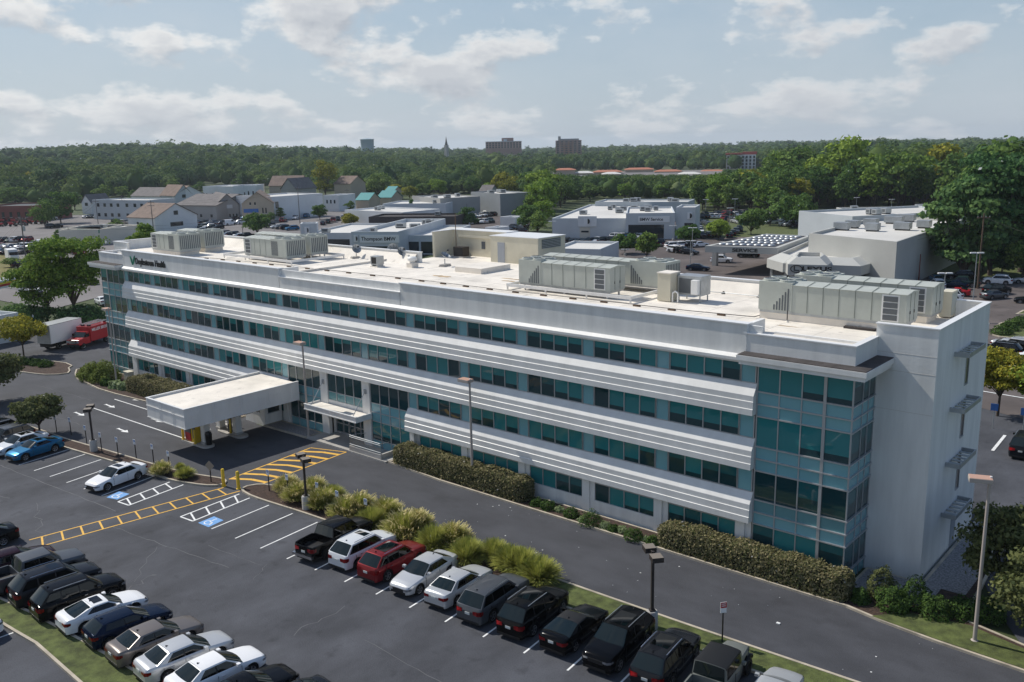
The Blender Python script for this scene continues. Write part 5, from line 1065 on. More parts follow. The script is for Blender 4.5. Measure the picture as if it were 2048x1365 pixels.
for i, (px, py, r, h, mt, l) in enumerate(((190, 757, 1.9, 1.9, 'juniper', 'large yellow green spreading shrub at the far left corner'), (212, 762, 1.7, 2.2, 'juniper', 'tall light green shrub against the left glass corner'), (180, 752, 1.3, 1.3, 'juniper', 'low yellow green shrub at the left tip of the bed'), (232, 775, .8, .8, 'hosta', 'small pale clump left of the far tall lamp'), (250, 778, .9, .9, 'hosta', 'pale green clump right of the far tall lamp'), (215, 770, .8, .8, 'yew', 'small dark shrub under the tall light green one'))):
    p = at(px, py, .1); bush((p.x, p.y), l, r, h, mt, 80+i, 2200, .11, None, 'shrub')
for i, (px, py) in enumerate(((20, 722), (38, 726), (56, 728), (74, 730), (92, 733))): p = at(px, py, .1); bush((p.x, p.y), f'low dark shrub on the small tree island, {ordn(i)} from left', .95, .8, 'yew', 95+i, 900, .1, 'low shrubs on the small tree island')
# ornamental grasses
def grass_mesh(seed, r, h, n, plume, mat_):
    rng = np.random.default_rng(seed); V, Q, Mi = [], [], []; k = 0
    for i in range(n):
        a = rng.uniform(0, 2*math.pi); sp_ = rng.uniform(0, 1)**.75; th_ = sp_*R(72); Lb = h*(1-.12*sp_)*rng.uniform(.78, 1.1); b0 = rng.uniform(0, .22)*r; w_ = .016*rng.uniform(.7, 1.4)
        dx, dy = math.cos(a), math.sin(a); px_, py_ = -dy, dx
        pts = [(b0+Lb*u_*math.sin(th_*(.62+.40*u_)), Lb*u_*math.cos(th_*(.62+.40*u_))) for u_ in (0, .3, .58, .82, 1.0)]
        for j, (rr, z) in enumerate(pts): ww = w_*(1.2-j*.2); V += [(dx*rr+px_*ww, dy*rr+py_*ww, z), (dx*rr-px_*ww, dy*rr-py_*ww, z)]
        for j in range(4): Q.append((k+2*j, k+2*j+1, k+2*j+3, k+2*j+2)); Mi.append(0)
        k += 10
        if plume and rng.random() < plume:
            z0 = pts[4][1]; rr = pts[4][0]*.95
            for s_ in range(4):
                aa = a+rng.uniform(-.3, .3); c = np.array([math.cos(aa)*rr, math.sin(aa)*rr, z0+rng.uniform(-.08, .12)*h]); d = np.array([dx*.10, dy*.10, .10])+rng.normal(0, .03, 3); s2 = np.array([px_, py_, 0])*.035
                V += [tuple(c-d-s2), tuple(c-d+s2), tuple(c+d+s2*.4), tuple(c+d-s2*.4)]; Q.append((k, k+1, k+2, k+3)); Mi.append(1); k += 4
    return np_mesh('blades', V, Q, None, Mi, [M['miscanthus'], M['plume']])
GM = [grass_mesh(1, .9, 1.5, 1900, .10, 0), grass_mesh(2, .95, 1.42, 1900, 0., 0), grass_mesh(3, .9, 1.5, 1900, .06, 0)]
for i, (px, py, g_, s_) in enumerate(((319, 950, 0, .72), (368, 957, 1, .72), (357, 940, 1, .4), (572, 985, 0, .85), (592, 1002, 0, .95), (625, 990, 0, .9), (642, 1018, 0, .95), (664, 1005, 1, .9), (688, 1037, 0, 1.0), (716, 1030, 0, 1.05), (741, 1057, 1, 1.05), (770, 1040, 0, 1.0), (803, 1078, 0, 1.2), (832, 1065, 0, 1.0), (866, 1100, 1, 1.1), (905, 1092, 0, 1.0), (932, 1128, 1, 1.1), (985, 1122, 1, 1.0), (1020, 1140, 1, 1.1), (1042, 1148, 1, 1.1), (1076, 1166, 1, 1.15))):
    p = at(px, py, .1); lab = f"{'tan plumed' if g_ == 0 else 'green arching'} ornamental grass clump, {ordn(i)} from left"
    t = thing('ornamental_grass', lab, 'grass clump', (p.x, p.y+.15, .1), rnd.uniform(0, 6), 'ornamental grasses in the planted strip'); t.scale = (s_, s_, s_*rnd.uniform(.92, 1.08))
    o = bpy.data.objects.new('blades', GM[g_ if g_ else rnd.choice((0, 2))]); C.collection.objects.link(o); o.parent = t
# foreground trees
def ftree(px, py, w, h, th, label, mt, seed, z=0., nl=9000, leaf=.13, nc=44, shape='round', name='tree', gap=0., flat=.7, dx=0, dy=0, tr=None):
    p = at(px, py, z); return tree_obj(tree_meshes(seed, w, h, th, M[mt], nc, nl, leaf, shape, flat, gap, tr=tr), (p.x+dx, p.y+dy, z), label, name=name)
ftree(48, 715, 6.4, 5.2, 2.0, 'small yellow green tree on the island before the box truck', 'tree_y', 5, nl=9000, leaf=.15)
ftree(152, 655, 11.5, 14, 4, 'tall open locust tree behind the red truck, left of the building', 'locust', 6, nl=14000, leaf=.20, nc=56, shape='vase', gap=.5, flat=.5)
ftree(96, 650, 11.0, 10.5, 3, 'spreading locust tree left of the box truck', 'locust', 7, nl=13000, leaf=.20, nc=50, shape='vase', gap=.5, flat=.5)
ftree(232, 600, 8, 12.5, 4.5, 'light green tree rising behind the far left roof corner', 'locust', 9, nl=8000, leaf=.22, nc=36, dx=-14, dy=14)
ftree(80, 870, 4.6, 3.9, 1.1, 'small dark leafed tree behind the blue sedan, left edge', 'tree_olive', 10, nl=9000, leaf=.12)
ftree(-5, 805, 7, 5.5, 1.5, 'grey green tree cut by the left picture edge', 'tree_olive', 11, nl=8000, leaf=.15)
ftree(60, 652, 9, 3.0, .3, 'dark bushes behind the box truck at left', 'tree_d', 12, nl=5000, leaf=.2, name='bush'); ftree(170, 655, 9, 3.0, .3, 'dark bushes below the tall locust tree', 'tree_d', 13, nl=5000, leaf=.2, name='bush')
p = (10.8, -1.7, .1); tree_obj(tree_meshes(14, 5.6, 6.2, 1.5, M['tree_olive'], 46, 13000, .115, flat=.7), p, 'broad leafed tree with grey trunk at the lower right corner')
tree_obj(tree_meshes(15, 5.2, 6.0, 1.2, M['tree_olive'], 44, 12000, .115, flat=.7), (7.9, 3.1, .1), 'leafy tree close behind the right tall lamp')
tree_obj(tree_meshes(17, 5.5, 6.0, 1.2, M['tree_olive'], 44, 9000, .13, flat=.7), (11.5, 7.2, .1), 'leafy tree at the right edge beyond the half hidden white car')
tree_obj(tree_meshes(16, 2.8, 5.2, .4, M['tree_d'], 30, 8000, .10, shape='cone'), (7.6, 14.0, .1), 'dark upright evergreen beside the right end wall', name='conifer')
ftree(1990, 850, 5.8, 6.4, 2.2, 'yellowing maple behind the right end wall', 'tree_y', 18, nl=9000, leaf=.14, dx=-.5, dy=3); ftree(2050, 860, 5.5, 5.6, 2.2, 'green and yellow maple at the right edge by the street', 'tree_b', 19, nl=8000, leaf=.14, dy=3)
for o in bpy.data.objects:
    if o.name.startswith(('ornamental_grass', 'clipped_hedge', 'shrub', 'bush', 'yew_shrub', 'leafy_clump')) and o.parent is None: o['kind'] = 'thing'
# ------------------------------------------------------------------ background buildings
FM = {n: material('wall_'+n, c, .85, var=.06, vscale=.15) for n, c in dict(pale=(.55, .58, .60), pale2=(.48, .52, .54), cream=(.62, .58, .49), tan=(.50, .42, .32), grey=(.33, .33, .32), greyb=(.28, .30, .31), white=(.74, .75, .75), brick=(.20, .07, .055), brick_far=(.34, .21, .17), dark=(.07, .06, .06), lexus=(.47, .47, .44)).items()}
FM['teal'] = material('teal_roof', (.02, .25, .25), .6); FM['orange'] = material('orange_roof', (.42, .16, .09), .8); FM['red_roof'] = material('red_roof', (.33, .06, .05), .8)
def bld(label, tl, tr, h, depth, wall, roof='roof_far', cat='building', gable=None, wins=(), side=(), units=0, parapet=.5, z0=0., name='commercial_building', eave=None, group=None, zb=0.):
    """tl, tr: pixels of the front wall's top corners at height h; depth runs away from the camera"""
    A, B = at(*tl, h), at(*tr, h); u = Vector((B.x-A.x, B.y-A.y)); L = u.length; u.normalize(); n = Vector((-u.y, u.x))
    if (Vector((A.x, A.y))-Vector((CAM[0], CAM[1]))).dot(n) < 0: n = -n
    t = thing(name, label, cat, (A.x, A.y, zb), group=group); P = lambda a, c, z: (A.x+u.x*a+n.x*c, A.y+u.y*a+n.y*c, z)
    b = MB()
    def bx(bb, a0, a1, c0, c1, z0_, z1_, mt):
        bb.add([P(a0, c0, z0_), P(a1, c0, z0_), P(a1, c1, z0_), P(a0, c1, z0_), P(a0, c0, z1_), P(a1, c0, z1_), P(a1, c1, z1_), P(a0, c1, z1_)], [(0, 3, 2, 1), (4, 5, 6, 7), (0, 1, 5, 4), (1, 2, 6, 5), (2, 3, 7, 6), (3, 0, 4, 7)], mt)
    W_ = FM[wall] if wall in FM else M[wall]; Rf = FM[roof] if roof in FM else M[roof]
    if gable:
        rh = gable[1]; b.add([P(0, 0, -1), P(L, 0, -1), P(L, depth, -1), P(0, depth, -1), P(0, 0, h), P(L, 0, h), P(L, depth, h), P(0, depth, h)], [(0, 1, 5, 4), (1, 2, 6, 5), (2, 3, 7, 6), (3, 0, 4, 7)], W_)
        if gable[0] == 'along': b.add([P(0, 0, h), P(0, depth, h), P(0, depth/2, h+rh), P(L, 0, h), P(L, depth, h), P(L, depth/2, h+rh)], [(0, 1, 2), (3, 5, 4)], W_)
        else: b.add([P(0, 0, h), P(L, 0, h), P(L/2, 0, h+rh), P(0, depth, h), P(L, depth, h), P(L/2, depth, h+rh)], [(0, 1, 2), (3, 5, 4)], W_)
        b.build('wall', t); b = MB(); e = .4
        if gable[0] == 'along': q = [P(-e, -e, h-.12), P(L+e, -e, h-.12), P(L+e, depth/2, h+rh+.1), P(-e, depth/2, h+rh+.1), P(L+e, depth+e, h-.12), P(-e, depth+e, h-.12)]; fs = [(0, 1, 2, 3), (3, 2, 4, 5)]
        else: q = [P(-e, -e, h-.12), P(L/2, -e, h+rh+.1), P(L/2, depth+e, h+rh+.1), P(-e, depth+e, h-.12), P(L+e, -e, h-.12), P(L+e, depth+e, h-.12)]; fs = [(0, 1, 2, 3), (1, 4, 5, 2)]
        b.add(q, fs, Rf); b.add([(x, y, z-.15) for x, y, z in q], [f[::-1] for f in fs], Rf); b.build('roof', t)
    else:
        b.add([P(0, 0, -1+z0), P(L, 0, -1+z0), P(L, depth, -1+z0), P(0, depth, -1+z0), P(0, 0, h), P(L, 0, h), P(L, depth, h), P(0, depth, h)], [(0, 1, 5, 4), (1, 2, 6, 5), (2, 3, 7, 6), (3, 0, 4, 7)], W_)
        w_ = .35; q = [P(w_, w_, h), P(L-w_, w_, h), P(L-w_, depth-w_, h), P(w_, depth-w_, h)]; o_ = [P(0, 0, h), P(L, 0, h), P(L, depth, h), P(0, depth, h)]
        b.add(o_+q, [(0, 1, 5, 4), (1, 2, 6, 5), (2, 3, 7, 6), (3, 0, 4, 7)], W_); lo = [(x, y, h-parapet) for x, y, z in q]; b.add(q+lo, [(0, 1, 5, 4), (1, 2, 6, 5), (2, 3, 7, 6), (3, 0, 4, 7)], W_); b.build('wall', t)
        b = MB(); b.add(lo, [(0, 1, 2, 3)], Rf); b.build('roof', t)
    gl = M['win']
    for (a0, a1, zz0, zz1) in wins:
        b = MB(); bx(b, a0*L, a1*L, -.06, .0, zz0, zz1, gl); bx(b, a0*L-.08, a1*L+.08, -.1, 0, zz0-.12, zz0-.02, FM['white']); b.build('window', t)
    for (a0, a1, zz0, zz1) in side:
        b = MB(); bx(b, L, L+.06, a0*depth, a1*depth, zz0, zz1, gl); b.build('window', t)
    ur = random.Random(int(L*100))
    for i in range(units):
        a, c = ur.uniform(.1, .9)*L, ur.uniform(.15, .85)*depth; s_ = ur.uniform(.7, 1.3); b = MB(); bx(b, a-s_, a+s_, c-.8, c+.8, h-parapet+.25, h-parapet+1.3, M['galv']); bx(b, a-s_*.7, a+s_*.7, c-.81, c-.8, h-parapet+.45, h-parapet+1.1, M['louvre']); bx(b, a-s_+.1, a+s_-.1, c-.7, c+.7, h-parapet, h-parapet+.25, M['trim']); b.build('roof_unit', t)
    return t, P, L, u, n, bx
def addtext(t, P, u, a, z, s, size, mt='letter', out_=.08, back=None, bx=None, sx=1.):
    if back: b = MB(); bx(b, a-size*.3, a+size*.62*len(s)*sx+size*.3, -out_, -.01, z-size*.4, z+size*1.1, M[back]); b.build('sign_board', t)
    p = P(a, -out_-.01, z); return text(s, size, M[mt], face_matrix(p, (u.x, u.y, 0)), 'lettering', t, .02, .02, sx=sx)
# service dealership (behind the centre right)
t, P, L, u, n, bx = bld('long pale grey service garage with flat white roof and many roof units', (1104, 437), (1252, 437), 5.6, 62, 'pale', units=7); b = MB(); bx(b, L*.36, L*.61, -.35, 0, 3.3, 6.2, FM['white']); b.build('entry_panel', t); b = MB(); bx(b, L*.38, L*.52, -.08, 0, 0, 3.0, FM['cream']); bx(b, L*.40, L*.50, -.12, -.08, 1.6, 2.1, M['win']); b.build('garage_door', t)
b = MB(); bx(b, L*.44, L*.54, -.42, -.36, 3.8, 5.7, M['sign_white']); b.lathe([(.75, 0), (.75, .05), (0, .05)], 20, M['letter'], P(L*.49, -.48, 4.75), 'y'); b.build('emblem_sign', t)
t, P, L, u, n, bx = bld('taller pale grey service entrance block with wide dark opening', (1252, 427), (1350, 426), 7.2, 26, 'pale', units=4, wins=((.05, .78, .1, 4.0),)); addtext(t, P, u, L*.28, 5.1, 'BMW Service', 1.15, out_=.2, back='sign_white', bx=bx)
t, P, L, u, n, bx = bld('tall pale grey corner showroom tower with square emblem', (1352, 415), (1391, 415), 8.6, 12, 'pale', wins=((.45, .9, .2, 4.3),)); b = MB(); bx(b, L*.60, L*.85, -.3, -.01, 5.4, 7.2, M['sign_white']); b.lathe([(.7, 0), (.7, .05), (0, .05)], 20, M['letter'], P(L*.725, -.36, 6.3), 'y'); b.build('emblem_sign', t)
bld('wide white roofed garage wing at the back of the service dealership', (1190, 404), (1376, 404), 6.6, 16, 'pale2', units=6)
# white showroom (behind the roof, left of centre)
bld('pale showroom left wing with white roof and dark glazing below', (612, 466), (702, 466), 4.6, 30, 'pale', wins=((.04, .96, .3, 2.9),), units=1)
t, P, L, u, n, bx = bld('pale showroom centre block with long white sign', (702, 464), (795, 464), 6.4, 40, 'pale', wins=((.05, .92, .2, 2.9),), units=5, parapet=.9); addtext(t, P, u, L*.22, 4.3, 'Thompson BMW', 1.25, out_=.2, back='sign_white', bx=bx); b = MB(); bx(b, L*.06, L*.15, -.25, -.01, 3.9, 5.6, M['sign_white']); b.lathe([(.55, 0), (.55, .05), (0, .05)], 18, M['letter'], P(L*.105, -.3, 4.75), 'y'); b.build('emblem_sign', t)
bld('pale showroom right wing with deep glazed front', (806, 471), (880, 471), 4.8, 30, 'pale', wins=((.05, .42, .3, 3.2), (.48, .97, .3, 3.2)))
t, P, L, u, n, bx = bld('pale square showroom pylon with round emblem at the left end', (600, 448), (633, 447), 7.2, 5, 'pale'); b = MB(); bx(b, L*.25, L*.55, -.2, -.01, 4.6, 6.4, M['sign_white']); b.lathe([(.6, 0), (.6, .05), (0, .05)], 18, M['letter'], P(L*.40, -.25, 5.5), 'y'); b.build('emblem_sign', t)
# car dealership on the right with mansard showroom
h = 5.6; t = thing('service_canopy', 'wide drive-in service canopy with rows of domed skylights', 'canopy', tuple(at(1430, 510, 0))); q = [at(1410, 492, h), at(1556, 496, h), at(1622, 472, h), at(1533, 468, h)]; b = MB(); Q = [Vector((p.x, p.y)) for p in q]; b.prism(Q, h-1.3, h, FM['lexus']); b.build('fascia', t); b = MB(); I = inset(Q, .8); b.add([(p.x, p.y, h+.02) for p in I], [(0, 1, 2, 3)], M['bronze']); b.build('roof', t)
for r_ in range(5):
    for c_ in range(8):
        u_, v_ = (c_+.6+.3*(r_ % 2))/8.6, (r_+.6)/5.3; p = (I[0].lerp(I[1], u_)).lerp(I[3].lerp(I[2], u_), v_); b = MB(); b.lathe([(.78, 0), (.74, .12), (.45, .26), (0, .32)], 14, M['galv'], (p.x, p.y, h+.02)); b.build('skylight', t, smooth=60)
for px, py in ((1430, 532), (1444, 524), (1553, 560)): p = at(px, py, 0); b = MB(); b.box(p.x-.5, p.x+.5, p.y-.5, p.y+.5, 0, h-1.2, FM['grey']); b.build('column', t)
d_ = (q[1]-q[0]).normalized(); text('SERVICE', .95, M['letter'], face_matrix(q[0].lerp(q[1], .38)+Vector((d_.y, -d_.x, 0))*.05+Vector((0, 0, -1.0)), d_), 'lettering', t, .05, .02, sx=1.45)
def mansard(label, px_low, hlow, hroof, slope, fasc, name):
    pts = [Vector(at(x, y, hlow)[:2]) for x, y in px_low]; t = thing(name, label, 'building', (pts[0].x, pts[0].y, 0)); A_ = inset(pts, .9); B_ = inset(pts, slope); b = MB(); b.prism(A_, -.5, hlow-fasc, M['win']); b.build('glazing', t)
    for i in range(len(A_)):
        p, q_ = A_[i], A_[(i+1) % len(A_)]; nn = max(1, int((q_-p).length/4.5))
        for j in range(nn): c = p.lerp(q_, j/nn); b = MB(); b.box(c.x-.25, c.x+.25, c.y-.25, c.y+.25, 0, hlow-fasc, FM['lexus']); b.build('pier', t)
    b = MB(); b.prism(pts, hlow-fasc, hlow, FM['lexus']); b.build('fascia', t); b = MB(); n_ = len(pts); b.add([(p.x, p.y, hlow+.01) for p in pts]+[(p.x, p.y, hroof) for p in B_], [(i, (i+1) % n_, (i+1) % n_+n_, i+n_) for i in range(n_)], FM['lexus']); B2 = inset(B_, .3); b.add([(p.x, p.y, hroof) for p in B_]+[(p.x, p.y, hroof) for p in B2]+[(p.x, p.y, hroof-.7) for p in B2], [(i, (i+1) % n_, (i+1) % n_+n_, i+n_) for i in range(n_)]+[(i+n_, (i+1) % n_+n_, (i+1) % n_+2*n_, i+2*n_) for i in range(n_)], FM['lexus']); b.build('mansard', t)
    b = MB(); b.add([(p.x, p.y, hroof-.69) for p in B2], [tuple(range(n_))], M['roof_far']); b.build('roof', t); return t
t = mansard('low concrete showroom with sloping parapet and flat white roof', [(1534, 518), (1566, 527), (1722, 533), (1812, 508), (1796, 493), (1618, 482)], 4.6, 5.7, 2.2, 1.6, 'showroom')
t = mansard('projecting showroom porch with sloping cap carrying black lettering', [(1572, 524), (1576, 529), (1655, 531), (1666, 523), (1658, 516), (1580, 514)], 5.0, 6.1, 1.5, 1.9, 'showroom_porch')
p0, p1 = at(1576, 529, 5.0), at(1655, 531, 5.0); d_ = (p1-p0).normalized(); nn = Vector((d_.y, -d_.x, 0)); text('LEXUS', 1.0, M['letter'], face_matrix(p0.lerp(p1, .36)+nn*.06+Vector((0, 0, -1.0)), d_), 'lettering', t, .05, .03, sx=1.7)
b = MB(); c = p0.lerp(p1, .22)+nn*.08+Vector((0, 0, -.75))
for i in range(20): a, e = 2*math.pi*i/20, 2*math.pi*(i+1)/20; b.tube(c+d_*math.cos(a)*.95+Vector((0, 0, math.sin(a)*.62)), c+d_*math.cos(e)*.95+Vector((0, 0, math.sin(e)*.62)), .08, .08, 5, M['letter'])
b.path([c+d_*-.35+Vector((0, 0, .45)), c+d_*-.35+Vector((0, 0, -.25)), c+d_*.5+Vector((0, 0, -.25))], .08, 5, M['letter']); b.build('emblem', t)
h = 8.8; A_, B_, D_ = at(1618, 467, h), at(1794, 484, h), at(1925, 440, h); E_ = A_+(D_-B_); t = thing('workshop_hall', 'long pale workshop hall with white roof dotted with units, receding right', 'building', (A_.x, A_.y, 0)); Q = [Vector((v.x, v.y)) for v in (A_, B_, D_, E_)]; I = inset(Q, .4); b = MB(); b.prism(Q, -.5, h-.6, FM['lexus']); n_ = 4
b.add([(p.x, p.y, h-.6) for p in Q]+[(p.x, p.y, h) for p in Q]+[(p.x, p.y, h) for p in I]+[(p.x, p.y, h-.59) for p in I], [(i, (i+1) % 4, (i+1) % 4+4, i+4) for i in range(4)]+[(i+4, (i+1) % 4+4, (i+1) % 4+8, i+8) for i in range(4)]+[(i+8, (i+1) % 4+8, (i+1) % 4+12, i+12) for i in range(4)], FM['lexus']); b.build('wall', t); b = MB(); b.add([(p.x, p.y, h-.58) for p in I], [(0, 1, 2, 3)], M['roof_far']); b.build('roof', t)
for px, py, s_ in ((1684, 460, 1.4), (1705, 456, 1.2), (1742, 452, 1.3), (1745, 462, 1.2), (1788, 447, 1.8), (1812, 443, 1.8), (1805, 460, 1.5), (1848, 456, 1.2)): p = at(px, py, h-.5); b = MB(); b.box(p.x-s_, p.x+s_, p.y-1, p.y+1, h-.3, h+1.0, M['galv']); b.box(p.x-s_*.8, p.x+s_*.8, p.y-.9, p.y+.9, h-.58, h-.3, M['trim']); b.build('roof_unit', t)
for px, py, s_ in ((1637, 488, 1.8), (1768, 494, 1.6)): p = at(px, py, 5.6); b = MB(); b.box(p.x-s_, p.x+s_, p.y-1, p.y+1, 5.9, 7.3, M['galv']); b.box(p.x-s_*.8, p.x+s_*.8, p.y-.9, p.y+.9, 5.6, 5.9, M['trim']); o = b.build('roof_unit', t)
bld('tall pale workshop block behind the domed canopy with small dark door', (1598, 422), (1705, 433), 9.5, 34, 'pale2', units=3, wins=((.06, .17, 0, 2.6), (.32, .42, 0, 2.6)))
bld('far right rear workshop block with white roof among trees', (1706, 426), (1912, 424), 8.2, 20, 'lexus', units=2)
# town on the left
bld('white gabled house standing alone by the road', (255, 434), (309, 436), 5.2, 17, 'white', 'shingle_b', 'house', ('along', 4.2), wins=((.33, .40, 1.6, 3.6),), side=((.45, .55, 5.6, 7.0), (.35, .65, 1.8, 3.2)), name='house')
t, P, L, u, n, bx = bld('low pale bank with green sign band and flat roof', (118, 457), (200, 459), 4.6, 16, 'cream', wins=((.55, .68, .1, 3.1), (.80, .97, 1.0, 3.0)), units=1); b = MB(); bx(b, L*.46, L*.99, -.25, 0, 3.5, 4.4, M['leafgreen']); b.build('sign_band', t)
bld('right flank of the low bank with large dark windows', (200, 459), (246, 449), 4.6, 12, 'cream', wins=((.1, .3, 1, 3.2), (.62, .95, 1.0, 3.4)), name='bank_wing')
bld('long grey gabled store with small windows', (349, 410), (432, 411), 6, 26, 'grey', 'shingle', 'building', ('along', 3.6), wins=[(a, a+.05, 1.2, 2.4) for a in (.1, .35, .6, .85)], name='store')
t, P, L, u, n, bx = bld('grey gable fronted store beside the tan one', (432, 410), (477, 408), 6, 26, 'grey', 'shingle', 'building', ('across', 4.0), wins=[(a, a+.06, 1.0, 2.2) for a in (.1, .25, .4, .55, .7, .85)], name='store'); b = MB(); bx(b, L*.25, L*.72, -.15, 0, 4.4, 5.8, FM['pale']); b.build('sign_board', t)
t, P, L, u, n, bx = bld('tan gable fronted building with blue sign board', (483, 408), (546, 406), 7, 24, 'tan', 'shingle_b', 'building', ('across', 4.2), wins=[(.08, .16, .2, 2.2), (.3, .38, .2, 2.4), (.62, .7, .2, 2.4), (.64, .68, 3.2, 5.2), (.74, .78, 3.2, 5.2), (.25, .3, 6.4, 7.4), (.4, .45, 6.4, 7.4)]); b = MB(); bx(b, L*.05, L*.52, -.15, 0, 3.6, 5.0, M['sign_blue']); b.build('sign_board', t)
bld('two storey pale grey block with rows of small windows', (184, 400), (296, 401), 8, 14, 'pale2', wins=[(a, a+.045, z, z+1.4) for a in (.08, .2, .32, .44, .6, .74, .86) for z in (1.2, 5.2)])
bld('long white modern building with square windows', (405, 373), (465, 373), 9, 18, 'white', wins=[(a, a+.04, 3.2, 5.4) for a in (.1, .3, .5, .68, .84)]); bld('white modern building right part with recessed bay', (466, 372), (512, 371), 9, 18, 'white', wins=((.0, .5, .5, 5.5), (.62, .68, 4, 6), (.82, .88, 4, 6)))
bld('long low red brick building at the left edge', (-40, 413), (64, 412), 6.5, 24, 'brick', 'trim', wins=[(a, a+.05, 2, 4) for a in (.4, .55, .7, .85)])
bld('white house with dark roof behind the two storey block', (262, 392), (325, 393), 5.5, 12, 'white', 'shingle', 'house', ('along', 4), wins=[(.6, .64, 2, 4), (.7, .74, 2, 4)], name='house'); bld('white clapboard house with brown gable', (330, 391), (348, 392), 6, 16, 'white', 'shingle_b', 'house', ('along', 4.4), wins=[(.2, .35, 1.5, 3.5), (.6, .75, 1.5, 3.5)], name='house'); bld('pale gabled house right of the brown roofed clapboard', (350, 392), (385, 390), 6, 14, 'pale', 'shingle_b', 'house', ('across', 5), wins=[(.4, .6, 4.8, 6.4)], name='house')
bld('small white gabled house left of the two storey block', (163, 406), (182, 406), 5, 12, 'white', 'shingle', 'house', ('across', 3.6), wins=[(.35, .65, 3.6, 5)], name='house')
bld('white hall with stepped roof left of the market tents', (543, 394), (645, 387), 9, 22, 'white', wins=((.06, .12, 4.5, 7),)); bld('small white block at the right of the stepped white hall', (646, 391), (676, 391), 7, 14, 'white', wins=[(.2, .3, 3.5, 5), (.45, .55, 3.5, 5), (.7, .8, 3.5, 5)])
bld('brown roofed old house above the stepped white hall', (538, 372), (600, 371), 8, 14, 'tan', 'shingle_b', 'house', ('along', 5), name='house'); bld('dark roofed old house with chimney on the slope', (562, 378), (592, 378), 8, 16, 'grey', 'shingle', 'house', ('across', 5), name='house'); bld('brown roofed house in the trees right of the yellow tree', (668, 368), (700, 368), 8, 14, 'tan', 'shingle_b', 'house', ('along', 4), name='house')
for i, (x0, x1, y) in enumerate(((712, 737, 400), (755, 782, 395), (768, 785, 385))): bld(f'teal hipped roof pavilion, {ordn(i)} from left near the market', (x0, y), (x1, y), 4, 11, 'tan', 'teal', 'pavilion', ('along', 2.8), name='pavilion', group='teal roofed pavilions')
bld('low white building with flat white roof in mid distance', (689, 420), (805, 425), 5, 18, 'white', units=2); bld('pale long building behind the low white one', (765, 408), (891, 407), 6, 20, 'pale', units=2, wins=((.9, .93, 1, 3),)); bld('dark brown long low building with dark roof', (737, 434), (910, 433), 5, 14, 'dark', 'dark_roof', units=1); bld('grey gabled metal warehouse', (880, 397), (960, 393), 7.5, 26, 'grey', 'roof_far', 'warehouse', units=3, name='warehouse'); bld('small brick kiosk left of the grey warehouse', (863, 391), (881, 391), 6, 10, 'brick', 'trim'); bld('grey warehouse with white roof at the wood edge', (1000, 388), (1061, 385), 8.5, 24, 'greyb', units=3, name='warehouse'); bld('small grey hut roof before the wood edge', (958, 384), (980, 384), 5, 10, 'grey', 'shingle', 'house', ('along', 3), name='house')
bld('low white flat building behind the roof, right of the penthouse', (1104, 497), (1200, 499), 4.5, 16, 'pale'); bld('white trailer parked in the far lot behind the penthouse', (970, 455), (994, 456), 3.2, 6, 'white', cat='trailer', name='trailer'); bld('second white trailer behind the dark wood at centre', (1000, 434), (1030, 435), 3.4, 6, 'white', cat='trailer', name='trailer')
bld('white fuel station canopy roof with red and yellow edge at left', (-60, 575), (32, 556), 5.5, 22, 'white', z0=5.2, cat='canopy', name='fuel_canopy'); 
t = bpy.data.objects['fuel_canopy']; A_, B_ = at(-60, 575, 5.5), at(32, 556, 5.5); d_ = (B_-A_).normalized(); nn = Vector((d_.y, -d_.x, 0)); b = MB()
for k_, mt, z in ((0, 'by', 4.9), (1, 'red', 4.55)): a, c = A_+nn*.1, B_+nn*.1; b.quad((a.x, a.y, z), (c.x, c.y, z), (c.x, c.y, z+.35), (a.x, a.y, z+.35), M[mt])
b.build('edge_stripe', t)
bld('blue grey fuel shop wall behind the left tree island', (-90, 648), (36, 625), 4.0, 14, 'pale2', z0=.0, name='fuel_shop')
# far landmarks
def far(px, py, d): return ray_at(px, py, d)
p = far(734, 279, 1500); t = thing('water_tower', 'pale blue water tower rising above the far treeline', 'water tower', (p.x, p.y, terr(p.x, p.y))); b = MB(); zt = p.z; b.lathe([(9.5, -26), (10.2, -14), (10.8, -1), (11.2, -.5), (11.2, 0), (0, 1.6)], 24, material('tower_blue', (.30, .40, .46), .6), (p.x, p.y, zt)); b.build('tank', t, smooth=40); b = MB(); b.tube((p.x, p.y, t.location.z-2), (p.x, p.y, zt-11), 4, 4, 16, FM['pale']); b.build('stem', t, smooth=40)
p = far(892, 273, 1500); t = thing('church_steeple', 'thin dark church steeple above the far treeline', 'steeple', (p.x, p.y, terr(p.x, p.y))); b = MB(); b.lathe([(2.6, -14), (1.6, -10), (.1, 0)], 8, FM['dark'], (p.x, p.y, p.z)); b.build('spire', t); b = MB(); b.box(p.x-2.6, p.x+2.6, p.y-2.6, p.y+2.6, t.location.z-2, p.z-14, FM['grey']); b.build('tower', t)
p = far(1215, 293, 1500); t = thing('church_steeple', 'small dark steeple right of the tall orange brick block', 'steeple', (p.x, p.y, terr(p.x, p.y))); b = MB(); b.lathe([(1.6, -10), (1., -6), (.1, 0)], 8, FM['dark'], (p.x, p.y, p.z)); b.build('spire', t); b = MB(); b.box(p.x-1.6, p.x+1.6, p.y-1.6, p.y+1.6, t.location.z-2, p.z-10, FM['grey']); b.build('tower', t)
